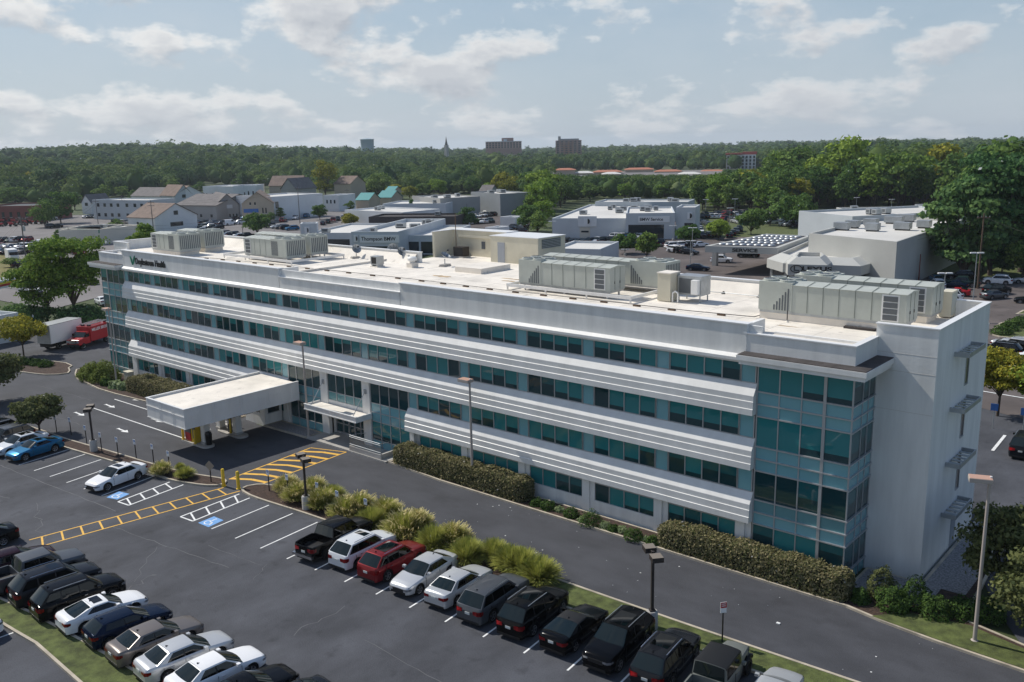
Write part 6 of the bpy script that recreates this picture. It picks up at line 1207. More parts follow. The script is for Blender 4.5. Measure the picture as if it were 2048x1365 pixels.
def slab(label, x0, x1, yt, d, wall, rows_, cols, depth=18, hh=34, extra=None):
    A_, B_ = far(x0, yt, d), far(x1, yt, d); zt = (A_.z+B_.z)/2; u = Vector((B_.x-A_.x, B_.y-A_.y)); L = u.length; u.normalize(); n = Vector((-u.y, u.x)); t = thing('apartment_block', label, 'building', (A_.x, A_.y, zt-hh)); P = lambda a, c, z: (A_.x+u.x*a+n.x*c, A_.y+u.y*a+n.y*c, z)
    def bx(bb, a0, a1, c0, c1, z0_, z1_, mt): bb.add([P(a0, c0, z0_), P(a1, c0, z0_), P(a1, c1, z0_), P(a0, c1, z0_), P(a0, c0, z1_), P(a1, c0, z1_), P(a1, c1, z1_), P(a0, c1, z1_)], [(0, 3, 2, 1), (4, 5, 6, 7), (0, 1, 5, 4), (1, 2, 6, 5), (2, 3, 7, 6), (3, 0, 4, 7)], mt)
    b = MB(); bx(b, 0, L, 0, depth, zt-hh, zt, FM[wall]); b.build('wall', t)
    for r_ in range(rows_):
        for c_ in range(cols):
            b = MB(); bx(b, L*(c_+.25)/cols, L*(c_+.78)/cols, -.15, 0, zt-2.4-3.2*r_-1., zt-1.0-3.2*r_, M['win']); b.build('window', t)
    if extra: extra(t, bx, L, zt)
    return t
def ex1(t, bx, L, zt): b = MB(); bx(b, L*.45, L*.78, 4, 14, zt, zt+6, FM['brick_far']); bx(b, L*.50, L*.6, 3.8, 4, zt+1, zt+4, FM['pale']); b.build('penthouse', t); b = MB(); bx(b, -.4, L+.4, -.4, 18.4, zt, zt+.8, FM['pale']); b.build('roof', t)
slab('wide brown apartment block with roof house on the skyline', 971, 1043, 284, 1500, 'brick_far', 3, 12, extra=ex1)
def ex2(t, bx, L, zt):
    b = MB(); bx(b, L*.1, L*.2, 2, 6, zt, zt+6, FM['grey']); bx(b, L*.2, L*.9, 3, 12, zt, zt+2.4, FM['greyb']); b.build('penthouse', t)
    for r_ in range(6): b = MB(); bx(b, L*.18, L*.68, -1.4, -.2, zt-4.4-3.2*r_, zt-3.8-3.2*r_, FM['orange']); b.build('balcony', t)
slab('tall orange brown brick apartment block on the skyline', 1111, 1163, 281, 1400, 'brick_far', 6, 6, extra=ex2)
def ex3(t, bx, L, zt): b = MB(); bx(b, -1, L*.55, -1, 17, zt, zt+1.6, FM['red_roof']); bx(b, L*.55, L+1, 2, 17, zt, zt+2.6, FM['red_roof']); b.build('roof', t)
slab('white hotel with red roof among trees', 1453, 1512, 310, 900, 'white', 6, 8, 14, 24, extra=ex3)
for i, (x0, x1, y, d, rf) in enumerate(((1108, 1150, 341, 800, 'orange'), (1188, 1243, 345, 800, 'orange'), (1250, 1306, 340, 850, 'orange'), (1310, 1362, 344, 830, 'orange'), (1358, 1400, 349, 770, 'roof_far'), (1400, 1448, 344, 850, 'orange'), (1150, 1186, 347, 800, 'roof_far'), (1205, 1240, 349, 770, 'roof_far'))):
    A_, B_ = far(x0, y, d), far(x1, y, d); t = thing('shop_row', f'low {"orange tiled" if rf == "orange" else "pale roofed"} shop row, {ordn(i)} in the far valley strip', 'shop', (A_.x, A_.y, 0), group='far shopping centre units'); u = (B_-A_); u.z = 0; L = u.length; u.normalize(); n = Vector((-u.y, u.x, 0)); z1 = A_.z; Q = [Vector((A_.x, A_.y)), Vector((B_.x, B_.y)), Vector((B_.x+n.x*22, B_.y+n.y*22)), Vector((A_.x+n.x*22, A_.y+n.y*22))]
    b = MB(); b.prism(Q, -1, z1, FM['tan']); b.build('wall', t); b = MB(); Q2 = inset(Q, -1); Q3 = inset(Q, 4); b.add([(v.x, v.y, z1) for v in Q2]+[(v.x, v.y, z1+1.3) for v in Q3], [(i_, (i_+1) % 4, (i_+1) % 4+4, i_+4) for i_ in range(4)]+[(4, 5, 6, 7)], FM[rf] if rf in FM else M[rf]); b.build('roof', t)
# ------------------------------------------------------------------ trucks
def frame_thing(name, label, cat, pf, pr, **k):      # local +X from rear pixel to front pixel on the ground
    a, b_ = at(*pr, 0), at(*pf, 0); d = b_-a; return thing(name, label, cat, tuple((a+b_)/2), math.atan2(d.y, d.x), **k)
t = frame_thing('box_truck', 'white box truck parked beside the red service truck', 'truck', (162, 683), (100, 700))
b = MB(); b.box(-3.6, 2.1, -1.2, 1.2, 1.0, 3.55, M['sign_white']); b.box(-3.62, 2.12, -1.22, 1.22, 3.5, 3.58, M['galv']); b.box(-3.63, -3.6, -1.1, 1.1, 1.05, 3.4, M['galv']); b.build('cargo_box', t, world=False, bevel=.02)
b = MB(); b.box(2.2, 4.3, -1.05, 1.05, .6, 1.6, M['sign_white']); b.box(2.25, 3.3, -1.0, 1.0, 1.6, 2.4, M['sign_white']); b.box(3.3, 3.36, -.9, .9, 1.65, 2.3, M['carglass']); b.box(2.5, 3.2, -1.02, 1.02, 1.65, 2.25, M['carglass']); b.build('cab', t, world=False, bevel=.05); b = MB(); b.box(-3.5, 4.2, -.9, .9, .5, 1.0, M['black']); b.build('chassis', t, world=False)
def wheels(t, xs, y, r, w_=.26):
    for x in xs:
        for s in (-1, 1): q = MB(); q.lathe([(0, 0), (r*.6, .0), (r, -.02*s), (r, -w_*s), (0, -w_*s)], 20, M['rubber'], (x, s*y, r), 'y'); o = q.build('wheel', t, world=False, smooth=40); q = MB(); q.lathe([(r*.55, .01*s), (r*.3, -.03*s), (0, -.0)], 16, M['rim'], (x, s*y, r), 'y'); q.build('rim', o, world=False)
wheels(t, (-2.2, 3.3), 1.1, .42)
t = frame_thing('service_truck', 'red service van body truck with ladders on its roof', 'truck', (146, 701), (213, 680)); rp = material('car_paint_service_red', (.40, .012, .016), .3, coat=.5)
b = MB(); b.box(-3.4, 1.0, -1.1, 1.1, .75, 2.75, rp); b.box(-3.42, -3.4, -.9, .9, 1.0, 2.5, M['galv']); b.build('service_body', t, world=False, bevel=.06)
b = MB(); b.add([(1.0, -1.0, .6), (3.3, -1.0, .6), (3.3, -1.0, 1.35), (2.2, -1.0, 1.5), (1.55, -.9, 2.15), (1.0, -.9, 2.2), (1.0, 1.0, .6), (3.3, 1.0, .6), (3.3, 1.0, 1.35), (2.2, 1.0, 1.5), (1.55, .9, 2.15), (1.0, .9, 2.2)], [(0, 1, 2, 3, 4, 5), (11, 10, 9, 8, 7, 6), (1, 7, 8, 2), (2, 8, 9, 3), (4, 10, 11, 5), (0, 6, 7, 1)], rp); b.build('cab', t, world=False, bevel=.05)
b = MB(); b.add([(2.18, -.92, 1.52), (2.18, .92, 1.52), (1.57, .84, 2.12), (1.57, -.84, 2.12)], [(0, 1, 2, 3)], M['wsglass']); b.build('windscreen', t, world=False)
b = MB(); b.box(3.28, 3.36, -.6, .6, .85, 1.25, M['chrome']); b.box(3.3, 3.42, -1.0, 1.0, .5, .75, M['black']); b.build('grille', t, world=False)
for s in (-1, 1):
    b = MB(); b.box(3.29, 3.37, *sorted((s*.65, s*.95)), .95, 1.25, M['headl']); b.build('headlight', t, world=False); b = MB(); b.box(1.2, 2.05, *sorted((s*.99, s*1.015)), 1.5, 1.95, M['carglass']); b.build('side_window', t, world=False)
for s in (-1, 1):
    b = MB()
    for yy in (-.22, .22): b.box(-3.2, .8, s*.5+yy-.03, s*.5+yy+.03, 2.95, 3.05, M['galv'])
    for i in range(11): b.box(-3.1+i*.37, -3.05+i*.37, s*.5-.2, s*.5+.2, 2.97, 3.03, M['galv'])
    b.box(-2.9, -2.84, s*.5-.3, s*.5+.3, 2.75, 2.95, M['black']); b.box(.4, .46, s*.5-.3, s*.5+.3, 2.75, 2.95, M['black']); b.build('ladder', t, world=False)
wheels(t, (-2.2, 2.45), 1.02, .40)
lt = text('MILLER BROS', .55, M['sign_white'], face_matrix((0, 0, 0), (1, 0, 0)), 'lettering', None, .01, .01); lt.parent = t; lt.matrix_local = face_matrix((.7, 1.115, 2.1), (-1, 0, 0))
# ------------------------------------------------------------------ background vehicles (small in the picture: one mesh each)
BG = {}
def bg_mesh(kind):
    if kind not in BG:
        P = car_parts(kind, PAINT['silver']); m_ = MB(); m_.extend(P['body'])
        for n_, q in P.items():
            if n_ == 'body': continue
            for e in (q if isinstance(q, list) else [q]):
                for f_ in (e if isinstance(e, tuple) else (e,)): m_.extend(f_)
        BG[kind] = m_.mesh('parked_car', smooth=40)
    return BG[kind]
br = random.Random(5)
PN = ['white', 'white', 'pearl', 'silver', 'silver', 'grey', 'dark_grey', 'black', 'black', 'black', 'navy', 'red', 'blue', 'bronze', 'maroon', 'dark_green']
CN = dict(white='white', pearl='off-white', silver='silver', grey='grey', dark_grey='charcoal', black='black', navy='navy', red='red', blue='blue', bronze='bronze', maroon='maroon', dark_green='dark green', bright_red='bright red', sage='green', tan='tan')
KN = dict(sedan='sedan', suv='utility car', hatch='hatchback', bigsuv='utility car', pickup='pickup', van='van', coupe='coupe')
def bgcar(x, y, rz, kind, pn, label, group=None, z=.05):
    o = bpy.data.objects.new({'pickup': 'pickup_truck', 'van': 'van'}.get(kind, 'parked_car'), bg_mesh(kind)); C.collection.objects.link(o); o.location = (x, y, z); o.rotation_euler.z = rz
    o.material_slots[0].link = 'OBJECT'; o.material_slots[0].material = PAINT[pn]; tag(o, label, 'van' if kind == 'van' else 'pickup' if kind == 'pickup' else 'car', group)
def row(p0, p1, n, ang, where, skip=.08, pal=None, kinds=None, z=.05):
    a, c = at(*p0, 0), at(*p1, 0); d = c-a; base = math.atan2(d.y, d.x); k = 0
    for i in range(n):
        if br.random() < skip: continue
        p = a.lerp(c, (i+.5)/n); kind = br.choice(kinds or ['sedan', 'suv', 'suv', 'hatch', 'bigsuv', 'sedan', 'suv', 'pickup']); pn = br.choice(pal or PN)
        bgcar(p.x, p.y, base+R(ang+br.uniform(-2, 2))+(math.pi if br.random() < .35 else 0), kind, pn, f'{CN[pn]} {KN[kind]}, {ordn(k)} from left {where}', 'cars '+where, z); k += 1
row((1180, 470), (1238, 471), 3, 90, 'in front of the service garage door', 0, ['white', 'pearl', 'black']); row((1252, 470), (1345, 466), 4, 60, 'before the dark service opening', 0, ['pearl', 'white', 'blue', 'white'])
row((1103, 488), (1250, 487), 12, 70, 'in the dark row behind the penthouse', .05, ['black', 'dark_grey', 'navy', 'grey', 'silver', 'black', 'white']); row((1196, 497), (1330, 492), 9, 70, 'in the second row behind the mid roof units', .1, ['black', 'dark_grey', 'navy', 'black', 'maroon'])
row((1338, 498), (1408, 494), 4, 5, 'parked nose to tail on the grass edge', 0, ['black', 'white', 'white', 'white']); row((1405, 434), (1500, 428), 9, 85, 'in the far row left of the willow', .05); row((1400, 446), (1440, 462), 6, 15, 'in the angled column right of the showroom tower', 0); row((1448, 441), (1492, 452), 6, 10, 'in the short column before the willow', 0)
row((1455, 478), (1482, 462), 4, 10, 'behind the young tree near the domed canopy', 0); row((1505, 437), (1618, 452), 10, 75, 'under the willow beside the tall workshop', .1); row((1395, 477), (1440, 474), 3, 70, 'beside the young lawn trees', 0)
for px, py, rz, kd, pn, l in ((1443, 526, 20, 'suv', 'white', 'white utility car under the domed service canopy'), (1497, 516, 200, 'bigsuv', 'black', 'dark utility car inside the service canopy'), (1396, 542, 15, 'sedan', 'navy', 'dark car roof just beyond the rear parapet, mid right'), (1995, 569, 187, 'suv', 'white', 'white utility car by the wood edge at far right'), (1993, 589, 60, 'bigsuv', 'black', 'black utility car nose on behind the grey sports car'), (1988, 598, 60, 'sedan', 'grey', 'grey car at the island tip, far right'), (1922, 560, 190, 'bigsuv', 'black', 'black boxy utility car on the right lawn edge'), (1925, 574, 190, 'pickup', 'dark_green', 'dark green pickup beside the tall lamp'), (1906, 578, 190, 'sedan', 'navy', 'navy car between dark pickup and red car'), (1910, 592, 190, 'coupe', 'bright_red', 'bright red car in the right side lot'), (1894, 600, 190, 'suv', 'white', 'white car just beyond the end parapet'), (2056, 568, 187, 'sedan', 'silver', 'pale car cut by the right edge near the woods'), (2062, 608, 187, 'sedan', 'dark_grey', 'dark car cut by the right edge above the island'),
      (1313, 476, 205, 'coupe', 'white', 'white coupe standing forward on the service forecourt'), (1318, 471, 205, 'coupe', 'blue', 'blue coupe on the service forecourt'), (1336, 463, 190, 'suv', 'silver', 'silver car under the lamp at the service forecourt'),
      (88, 494, 10, 'van', 'white', 'white van in the left lot behind the locust tree'), (458, 451, 100, 'van', 'white', 'white van beside the dark junkyard cars'), (482, 449, 100, 'suv', 'white', 'white car right of the white van, left town')):
    p = at(px, py, 0); bgcar(p.x, p.y, R(rz), kd, pn, l, None)
row((905, 441), (1000, 431), 9, 80, 'in the far lot before the grey warehouse'); row((900, 452), (985, 446), 8, 80, 'in the second far lot row', .2); row((965, 476), (1048, 455), 12, 85, 'in the dark row left of the wood', .1, ['black', 'dark_grey', 'grey', 'navy', 'silver']); row((985, 482), (1060, 463), 9, 85, 'in the nearer dark row left of the wood', .3)
row((352, 437), (432, 441), 14, 85, 'before the long grey gabled store'); row((355, 447), (450, 452), 14, 80, 'in the crowded middle of the dealer yard', .05, ['black', 'dark_grey', 'navy', 'red', 'white', 'silver']); row((358, 455), (440, 459), 10, 80, 'in the nearest row of the crowded yard', .1); row((440, 438), (505, 441), 8, 85, 'before the tan gabled building', .2)
row((170, 437), (238, 436), 9, 85, 'before the two storey block', 0); row((230, 447), (255, 450), 3, 20, 'beside the bank', 0, ['silver', 'tan', 'black']); row((-40, 486), (60, 484), 9, 85, 'in the far row of the left lot', .05); row((-30, 499), (105, 497), 12, 80, 'in the middle row of the left lot', .05); row((60, 507), (112, 524), 4, 20, 'along the left lot exit', 0, ['maroon', 'dark_green', 'grey', 'silver']); row((40, 536), (70, 540), 2, 40, 'beside the leaning utility pole', 0, ['silver', 'maroon'])
row((560, 446), (640, 430), 7, 10, 'along the main road', .4); row((170, 545), (212, 622), 4, 10, 'on the road behind the locust trees', .3, ['black', 'white', 'grey']); row((720, 412), (770, 409), 4, 80, 'near the market pavilions', .1); row((745, 462), (800, 461), 4, 85, 'hidden before the showroom glazing', .2)
row((1108, 497), (1196, 497), 7, 70, 'in the nearest row before the low flat building', .1, ['black', 'dark_grey', 'navy', 'grey', 'silver']); row((1400, 438), (1445, 437), 5, 85, 'in the middle of the showroom lot', 0); row((1455, 434), (1545, 430), 10, 85, 'in the rear of the showroom lot', .05)
row((1395, 452), (1400, 470), 4, 10, 'hard against the showroom tower', 0); row((1520, 446), (1598, 456), 8, 75, 'in front of the willow row', .1); row((1345, 505), (1400, 512), 4, 10, 'along the near lawn kerb', .2); row((1225, 478), (1330, 480), 8, 75, 'on the forecourt middle row', .25, ['white', 'pearl', 'silver', 'black', 'blue'])
row((560, 436), (625, 424), 7, 80, 'beside the stepped white hall', .1); row((640, 452), (690, 438), 5, 20, 'at the main road bend', .2); row((690, 445), (740, 440), 6, 80, 'left of the dark low building', .1); row((510, 452), (590, 462), 8, 80, 'behind the second air handler cluster', .1); row((400, 466), (500, 478), 9, 80, 'just behind the leftmost air handlers', .15)
row((100, 456), (116, 458), 2, 80, 'left of the bank', 0); row((250, 480), (330, 487), 7, 80, 'just beyond the left roof parapet', .1, ['white', 'silver', 'pearl', 'grey']); row((-60, 512), (50, 508), 11, 80, 'in the near row of the left lot', .1); row((115, 500), (165, 512), 4, 15, 'at the left lot entrance', .1); row((60, 442), (110, 441), 4, 80, 'beside the brick building', .1)
row((905, 437), (1000, 427), 9, 80, 'against the grey warehouse', .1); row((0, 575), (110, 600), 6, 10, 'on the left road', .3, ['white', 'silver', 'black', 'red']); row((1870, 560), (1880, 600), 3, 10, 'beside the reddish pole', 0); row((2010, 700), (2100, 715), 3, 5, 'beyond the yellowing maple', 0, ['black', 'white', 'silver'])
t = frame_thing('box_van', 'white boxy delivery van at the far left lot', 'van', (40, 527), (12, 516)); b = MB(); b.box(-3, 1.6, -1.1, 1.1, .6, 2.9, M['sign_white']); b.build('cargo_box', t, world=False, bevel=.04); b = MB(); b.box(1.6, 3.0, -1., 1., .6, 1.5, M['sign_white']); b.box(1.6, 2.3, -.95, .95, 1.5, 2.3, M['carglass']); b.build('cab', t, world=False, bevel=.05); wheels(t, (-1.9, 2.0), 1.0, .38)
def tractor_mesh():
    b = MB(); b.box(-.2, 1.5, -.35, .35, .8, 1.35, M['red']); b.box(-1.1, -.1, -.5, .5, .9, 1.1, M['red']); b.box(-.9, -.4, -.35, .35, 1.1, 1.7, M['black'])
    for x, y, r in ((-.7, .75, .75), (-.7, -.75, .75), (1.1, .6, .4), (1.1, -.6, .4)): b.lathe([(0, -.15), (r, -.15), (r, .15), (0, .15)], 14, M['rubber'], (x, y, r), 'y')
    for x, y in ((-1.0, .45), (-1.0, -.45)): b.tube((x, y, 1.1), (x, y, 2.3), .04, .04, 5, M['black'])
    b.box(-1.1, -.9, -.5, .5, 2.25, 2.35, M['black']); return b.mesh('tractor')
tm = tractor_mesh(); k = 0
for px0, py, n in ((-10, 445, 6), (-6, 452, 6), (45, 449, 5)):
    for i in range(n): p = at(px0+i*11, py+rnd.uniform(-1.5, 1.5), 0); o = bpy.data.objects.new('tractor', tm); C.collection.objects.link(o); o.location = p; o.rotation_euler.z = rnd.uniform(0, 6); tag(o, f'small orange red tractor, {ordn(k)} counted from left, before the brick building', 'tractor', 'red tractors in the machinery yard'); k += 1
# ------------------------------------------------------------------ poles, lot lamps, wires
def hgt(px, py, ptop):
    a = at(px, py, 0); z = 0
    while proj(a.x, a.y, z)[1] > ptop and z < 40: z += .25
    return a, z
tops = {}
def upole(key, px, py, ptop, label, mt='wood_grey', arms=1, r=.17, trans=False):
    a, h = hgt(px, py, ptop); t = thing('utility_pole', label, 'utility pole', tuple(a), R(40), group='wooden utility poles'); b = MB(); b.tube((0, 0, -.2), (0, 0, h), r, r*.6, 8, M[mt]); b.build('pole', t, world=False)
    for i in range(arms):
        b = MB(); b.box(-1.1, 1.1, -.07, .07, h-.8-i*1.1, h-.64-i*1.1, M[mt])
        for x in (-1, -.35, .35, 1): b.tube((x, 0, h-.64-i*1.1), (x, 0, h-.42-i*1.1), .05, .04, 6, M['galv'])
        b.build('crossarm', t, world=False)
    if trans: b = MB(); b.lathe([(0, h-3.2), (.25, h-3.2), (.25, h-2.2), (0, h-2.2)], 12, M['galv'], (.42, 0, 0)); b.build('transformer', t, world=False, smooth=40)
    tops[key] = Vector((a.x, a.y, h-.6)); return t
upole('a', 58, 562, 432, 'leaning wooden utility pole with crossarm at the far left road', arms=2, trans=True); upole('b', 199, 470, 399, 'thin wooden utility pole before the low bank', r=.14); upole('c', 248, 440, 394, 'wooden pole between the two storey block and white house', r=.14); upole('d', 308, 470, 402, 'braced wooden pole with lamps beside the white gabled house', arms=2); upole('e', 486, 470, 430, 'dark utility pole left of the tan building road', r=.12); upole('f', 600, 448, 373, 'tall wooden pole before the stepped white hall'); upole('g', 696, 418, 378, 'wooden pole with white box near the market pavilions', r=.13, trans=True); upole('h', 1709, 556, 493, 'dark wooden pole with crossarm before the low showroom', 'wood'); upole('i', 1955, 578, 428, 'tall brown wooden pole at the right side lot', 'wood', 1, .18); upole('j', 2026, 520, 433, 'grey wooden pole against the dark woods at far right', 'wood_grey', 0); upole('k', 1837, 566, 509, 'reddish pole in the drive beside the workshop', 'brick', 0, .14); upole('l', 0, 575, 486, 'wooden pole at the far left picture edge'); upole('m', 532, 395, 360, 'thin pole above the tan gabled building', r=.12); upole('n', 990, 420, 383, 'thin pole left of the far warehouse', r=.12)
def wire(label, keys, dz=(0, -.9)):
    t = thing('power_line', label, 'power line', tuple(tops[keys[0]])); 
    for z in dz:
        b = MB()
        for p, q in zip(keys, keys[1:]):
            P_, Q_ = tops[p]+Vector((0, 0, z)), tops[q]+Vector((0, 0, z)); L = (Q_-P_).length; pts = [P_.lerp(Q_, i/12)-Vector((0, 0, L*.022*4*(i/12)*(1-i/12))) for i in range(13)]; b.path(pts, .022, 4, M['bronze'])
        b.build('wire', t)
tops['far_right'] = at(2500, 560, 10.0); wire('power lines crossing the left side of town between poles', ['a', 'b', 'c', 'd', 'f', 'g']); wire('power lines sagging from the showroom pole to the right edge', ['h', 'i', 'j'], (0, -.7)); wire('thin power line from the far left pole to the fuel canopy', ['l', 'a', 'e'])
wire('power line running from the tall brown pole past the right edge', ['i', 'far_right'], (0,))
def lotlamp(px, py, ptop, label, heads=2, r=.09):
    a, h = hgt(px, py, ptop); t = thing('lot_lamp', label, 'lamp post', tuple(a), R(35), group='silver lot lamps'); b = MB(); b.tube((0, 0, 0), (0, 0, h), r, r*.7, 8, M['galv']); b.lathe([(.3, 0), (.3, .6), (0, .6)], 10, M['concrete']); b.build('pole', t, world=False)
    for s in (-1, 1)[:heads]: b = MB(); b.box(*sorted((s*.1, s*1.0)), -.2, .2, h-.05, h+.12, M['sign_white']); b.build('lamp_head', t, world=False)
for px, py, pt_, l in ((1105, 488, 445, 'lot lamp at the left front corner of the service garage'), (1046, 462, 452, 'lot lamp left of the wood behind the penthouse'), (1384, 512, 457, 'lot lamp between lawn trees right of the service garage'), (1346, 482, 453, 'lot lamp before the showroom tower'), (1459, 460, 417, 'lot lamp left of the willow, shorter'), (1469, 438, 399, 'tall lot lamp before the wood, right of the showroom tower'), (1411, 432, 400, 'lot lamp at the far row near the showroom tower'), (1480, 445, 430, 'short lot lamp beside the willow'), (1561, 440, 407, 'lot lamp between the willow and the workshop'), (1712, 425, 397, 'lot lamp behind the workshop roof, left'), (1782, 428, 400, 'lot lamp behind the workshop roof, right'), (1911, 420, 400, 'lot lamp behind the far right workshop corner'), (1945, 612, 508, 'tall silver lamp behind the end parapet'), (1883, 640, 548, 'silver lamp just left of the end parapet'), (1380, 540, 484, 'lot lamp behind the rear parapet mid right'), (1576, 560, 520, 'twin lamp before the lettered showroom porch'), (1250, 512, 500, 'small lamp before the rear round bushes'), (549, 468, 451, 'small lamp behind the second air handlers'), (96, 560, 520, 'thin lamp at the left road'), (735, 490, 462, 'lamp before the showroom right wing')): lotlamp(px, py, pt_, l)
for px, py, l in ((1985, 858, 'blue street sign on short post under the yellowing maple'), (2045, 868, 'blue street sign on short post at the right edge')):
    p = at(px, py, 0); t = thing('street_sign', l, 'sign', tuple(p), R(10), group='blue street signs'); b = MB(); b.tube((0, 0, 0), (0, 0, 2.2), .04, .04, 6, M['galv']); b.build('post', t, world=False); b = MB(); b.box(-.3, .3, -.04, 0, 1.7, 2.35, M['sign_blue']); b.build('panel', t, world=False)
P_ = [at(*q, 0) for q in ((1985, 672), (1992, 656), (2010, 645), (2100, 636), (2160, 650), (2100, 668), (2040, 678))]; island('island', P_, M['grass'], kw=.3, smooth_k=3, fname='lawn')
for i, (px, py) in enumerate(((2003, 668), (2016, 660), (2030, 653), (2044, 647))): p = at(px, py, .1); bush((p.x, p.y), f'low dark hedge ball on the right hand kerbed island, {ordn(i)} from left', 1.5, 1.0, 'yew', 130+i, 700, .14, 'low bushes on the right kerbed island')
P_ = [at(*q, 0) for q in ((2030, 630), (2045, 622), (2100, 618), (2100, 632))]; island('island', P_, M['grass'], kw=.3, fname='lawn')
b = MB(); P0, P1 = at(1930, 778, 0), at(2300, 840, 0); stripe(P0, P1, .25, M['line'], .07); P0, P1 = at(1950, 752, 0), at(2300, 800, 0); stripe(P0, P1, .2, M['yellow'], .071); P0, P1 = at(1940, 700, 0), at(2300, 735, 0); stripe(P0, P1, .2, M['line'], .075)
for i in range(8): p = at(1990+i*0, 900+i*26, 0); 
stripe(at(1985, 903, 0), at(2010, 872, 0), .25, M['line'], .06); struct(b.build('road_markings'))
b = MB()
for k_ in range(7): P0 = at(700+k_*0, 440, 0)
# ------------------------------------------------------------------ wooded background
fr = random.Random(21); frn = np.random.default_rng(21)
LIM = [(-400, 418), (0, 412), (160, 406), (260, 392), (330, 386), (400, 373), (520, 373), (600, 379), (700, 390), (800, 393), (880, 390), (960, 388), (1000, 384), (1062, 392), (1068, 446), (1098, 446), (1102, 424), (1150, 405), (1180, 400), (1390, 400), (1396, 424), (1500, 430), (1600, 425), (1640, 420), (1900, 420), (1935, 450), (1950, 505), (2048, 520), (2600, 535)]
def lim(px): return lerpf(LIM, px)
HSC = [(-400, 1.05), (300, 1.1), (520, 1.05), (900, .95), (1060, .85), (1100, .95), (1330, .95), (1430, .95), (1560, 1.2), (1800, 1.3), (1900, 1.25), (2600, 1.3)]
cand = []; grid = {}
def nearby(x, y, r):
    i, j = int(x//16), int(y//16); rr = int(r//16)+1
    for di in range(-rr, rr+1):
        for dj in range(-rr, rr+1):
            for q in grid.get((i+di, j+dj), ()):
                if (q[0]-x)**2+(q[1]-y)**2 < r*r: return True
    return False
for it in range(42000):
    dd = 150*(3000/150)**(fr.random()**.62); aa = R(fr.uniform(-37, 37)); th = YAW+aa; x, y = CAM[0]-dd*math.sin(th), CAM[1]+dd*math.cos(th)
    z = terr(x, y); px, py, kk = proj(x, y, z)
    if kk <= 0 or not -330 < px < 2330: continue
    if dd < 1000 and py > lim(px): continue
    if 690 < dd < 900 and 1085 < px < 1450: continue
    if 600 < dd < 1300 and abs(px-1058+(dd-600)*.012) < 5: continue
    sz = fr.choice((.6, .8, 1., 1.15, 1.35, 1.6)); r = (7.0 if dd < 560 else 7.0+(dd-560)*.0095)*sz
    if nearby(x, y, r): continue
    grid.setdefault((int(x//16), int(y//16)), []).append((x, y))
    h = fr.uniform(11.5, 17.5)*(.5+.5*sz)*lerpf(HSC, px)*(1.0 if dd < 1500 else 1.1)
    if dd > 1250 and 870 < px < 1200 and fr.random() < .5: h *= .6
    for q0, q1, yt, dm in ((1422, 1545, 336, 890), (1085, 1450, 346, 690), (1105, 1170, 303, 1390), (965, 1048, 297, 1490), (722, 746, 291, 1490), (885, 899, 292, 1490)):
        if q0 < px < q1 and dd < dm:
            while h > 2 and proj(x, y, z+h)[1] < yt: h -= .5
    cand.append((dd, x, y, z, h, px))
cand.sort(); NI = 268
kinds = [('tree', 'round', 'green'), ('tree', 'round', 'dark green'), ('tree_b', 'round', 'bright green'), ('tree_y', 'round', 'yellowish'), ('tree_d', 'cone', 'dark pointed')]
TM = {}
for j, (mt, shp, nm) in enumerate(kinds):
    TM[j] = [tree_meshes(200+j*10+q, 11.5 if shp == 'round' else 8.5, 15., 2.2, M[mt], 30, 1500, .50, shp, .8) for q in range(3 if j < 3 else 2)]
def seg(px):
    for lim_, nm in ((180, 'behind the brick building'), (400, 'behind the two storey block and houses'), (560, 'above the long white building'), (700, 'behind the stepped white hall'), (860, 'above the teal pavilions'), (1000, 'behind the grey warehouse'), (1100, 'in the wood left of the garage'), (1390, 'behind the service garage'), (1600, 'right of the showroom tower'), (1920, 'behind the workshop')):
        if px < lim_: return nm
    return 'in the right edge wood'
near = sorted(cand[:NI], key=lambda c: c[5]); cnt = {}
for dd, x, y, z, h, px in near:
    wts = [5, 4, 2.2, 1.0, .6] if px < 1850 else [4, 5, .6, .7, 3.5]
    if 1060 < px < 1110: wts = [2, 1, 6, 1, 0]
    j = fr.choices(range(5), wts)[0]; me = fr.choice(TM[j]); sg = seg(px); key = (j, sg); cnt[key] = cnt.get(key, -1)+1; s_ = h/15.
    tree_obj(me, (x, y, z), f'{kinds[j][2]} tree, {ordn(cnt[key])} of its kind from left {sg}', fr.uniform(0, 6), (s_*fr.uniform(.85, 1.2), s_*fr.uniform(.85, 1.2), s_), 'near trees of the surrounding woods', name='conifer' if j == 4 else 'tree')
# the far wood reads as one mass
def template(seed, nc, nl, leaf):
    rng = np.random.default_rng(seed); c, n, _ = crown_pts(rng, 1., .86, .14, nc, nl, 'round', .85); v, q = quads_at(c, n, np.full(len(c), leaf), rng, .6)
    core = []; cq = []; m_ = 8
    for i, (r, z) in enumerate(((.05, .10), (.24, .22), (.31, .45), (.25, .66), (.05, .80))):
        for k_ in range(m_): t = 2*math.pi*k_/m_; core.append((r*math.cos(t)*rng.uniform(.8, 1.1), r*math.sin(t)*rng.uniform(.8, 1.1), z))
    for i in range(4):
        for k_ in range(m_): cq.append((i*m_+k_, i*m_+(k_+1) % m_, (i+1)*m_+(k_+1) % m_, (i+1)*m_+k_))
    return np.concatenate([v, np.array(core)]), np.concatenate([q, np.array(cq)+len(v)])
T1 = [template(300+i, 18, 260, .042) for i in range(5)]; T2 = [template(310+i, 10, 80, .062) for i in range(5)]
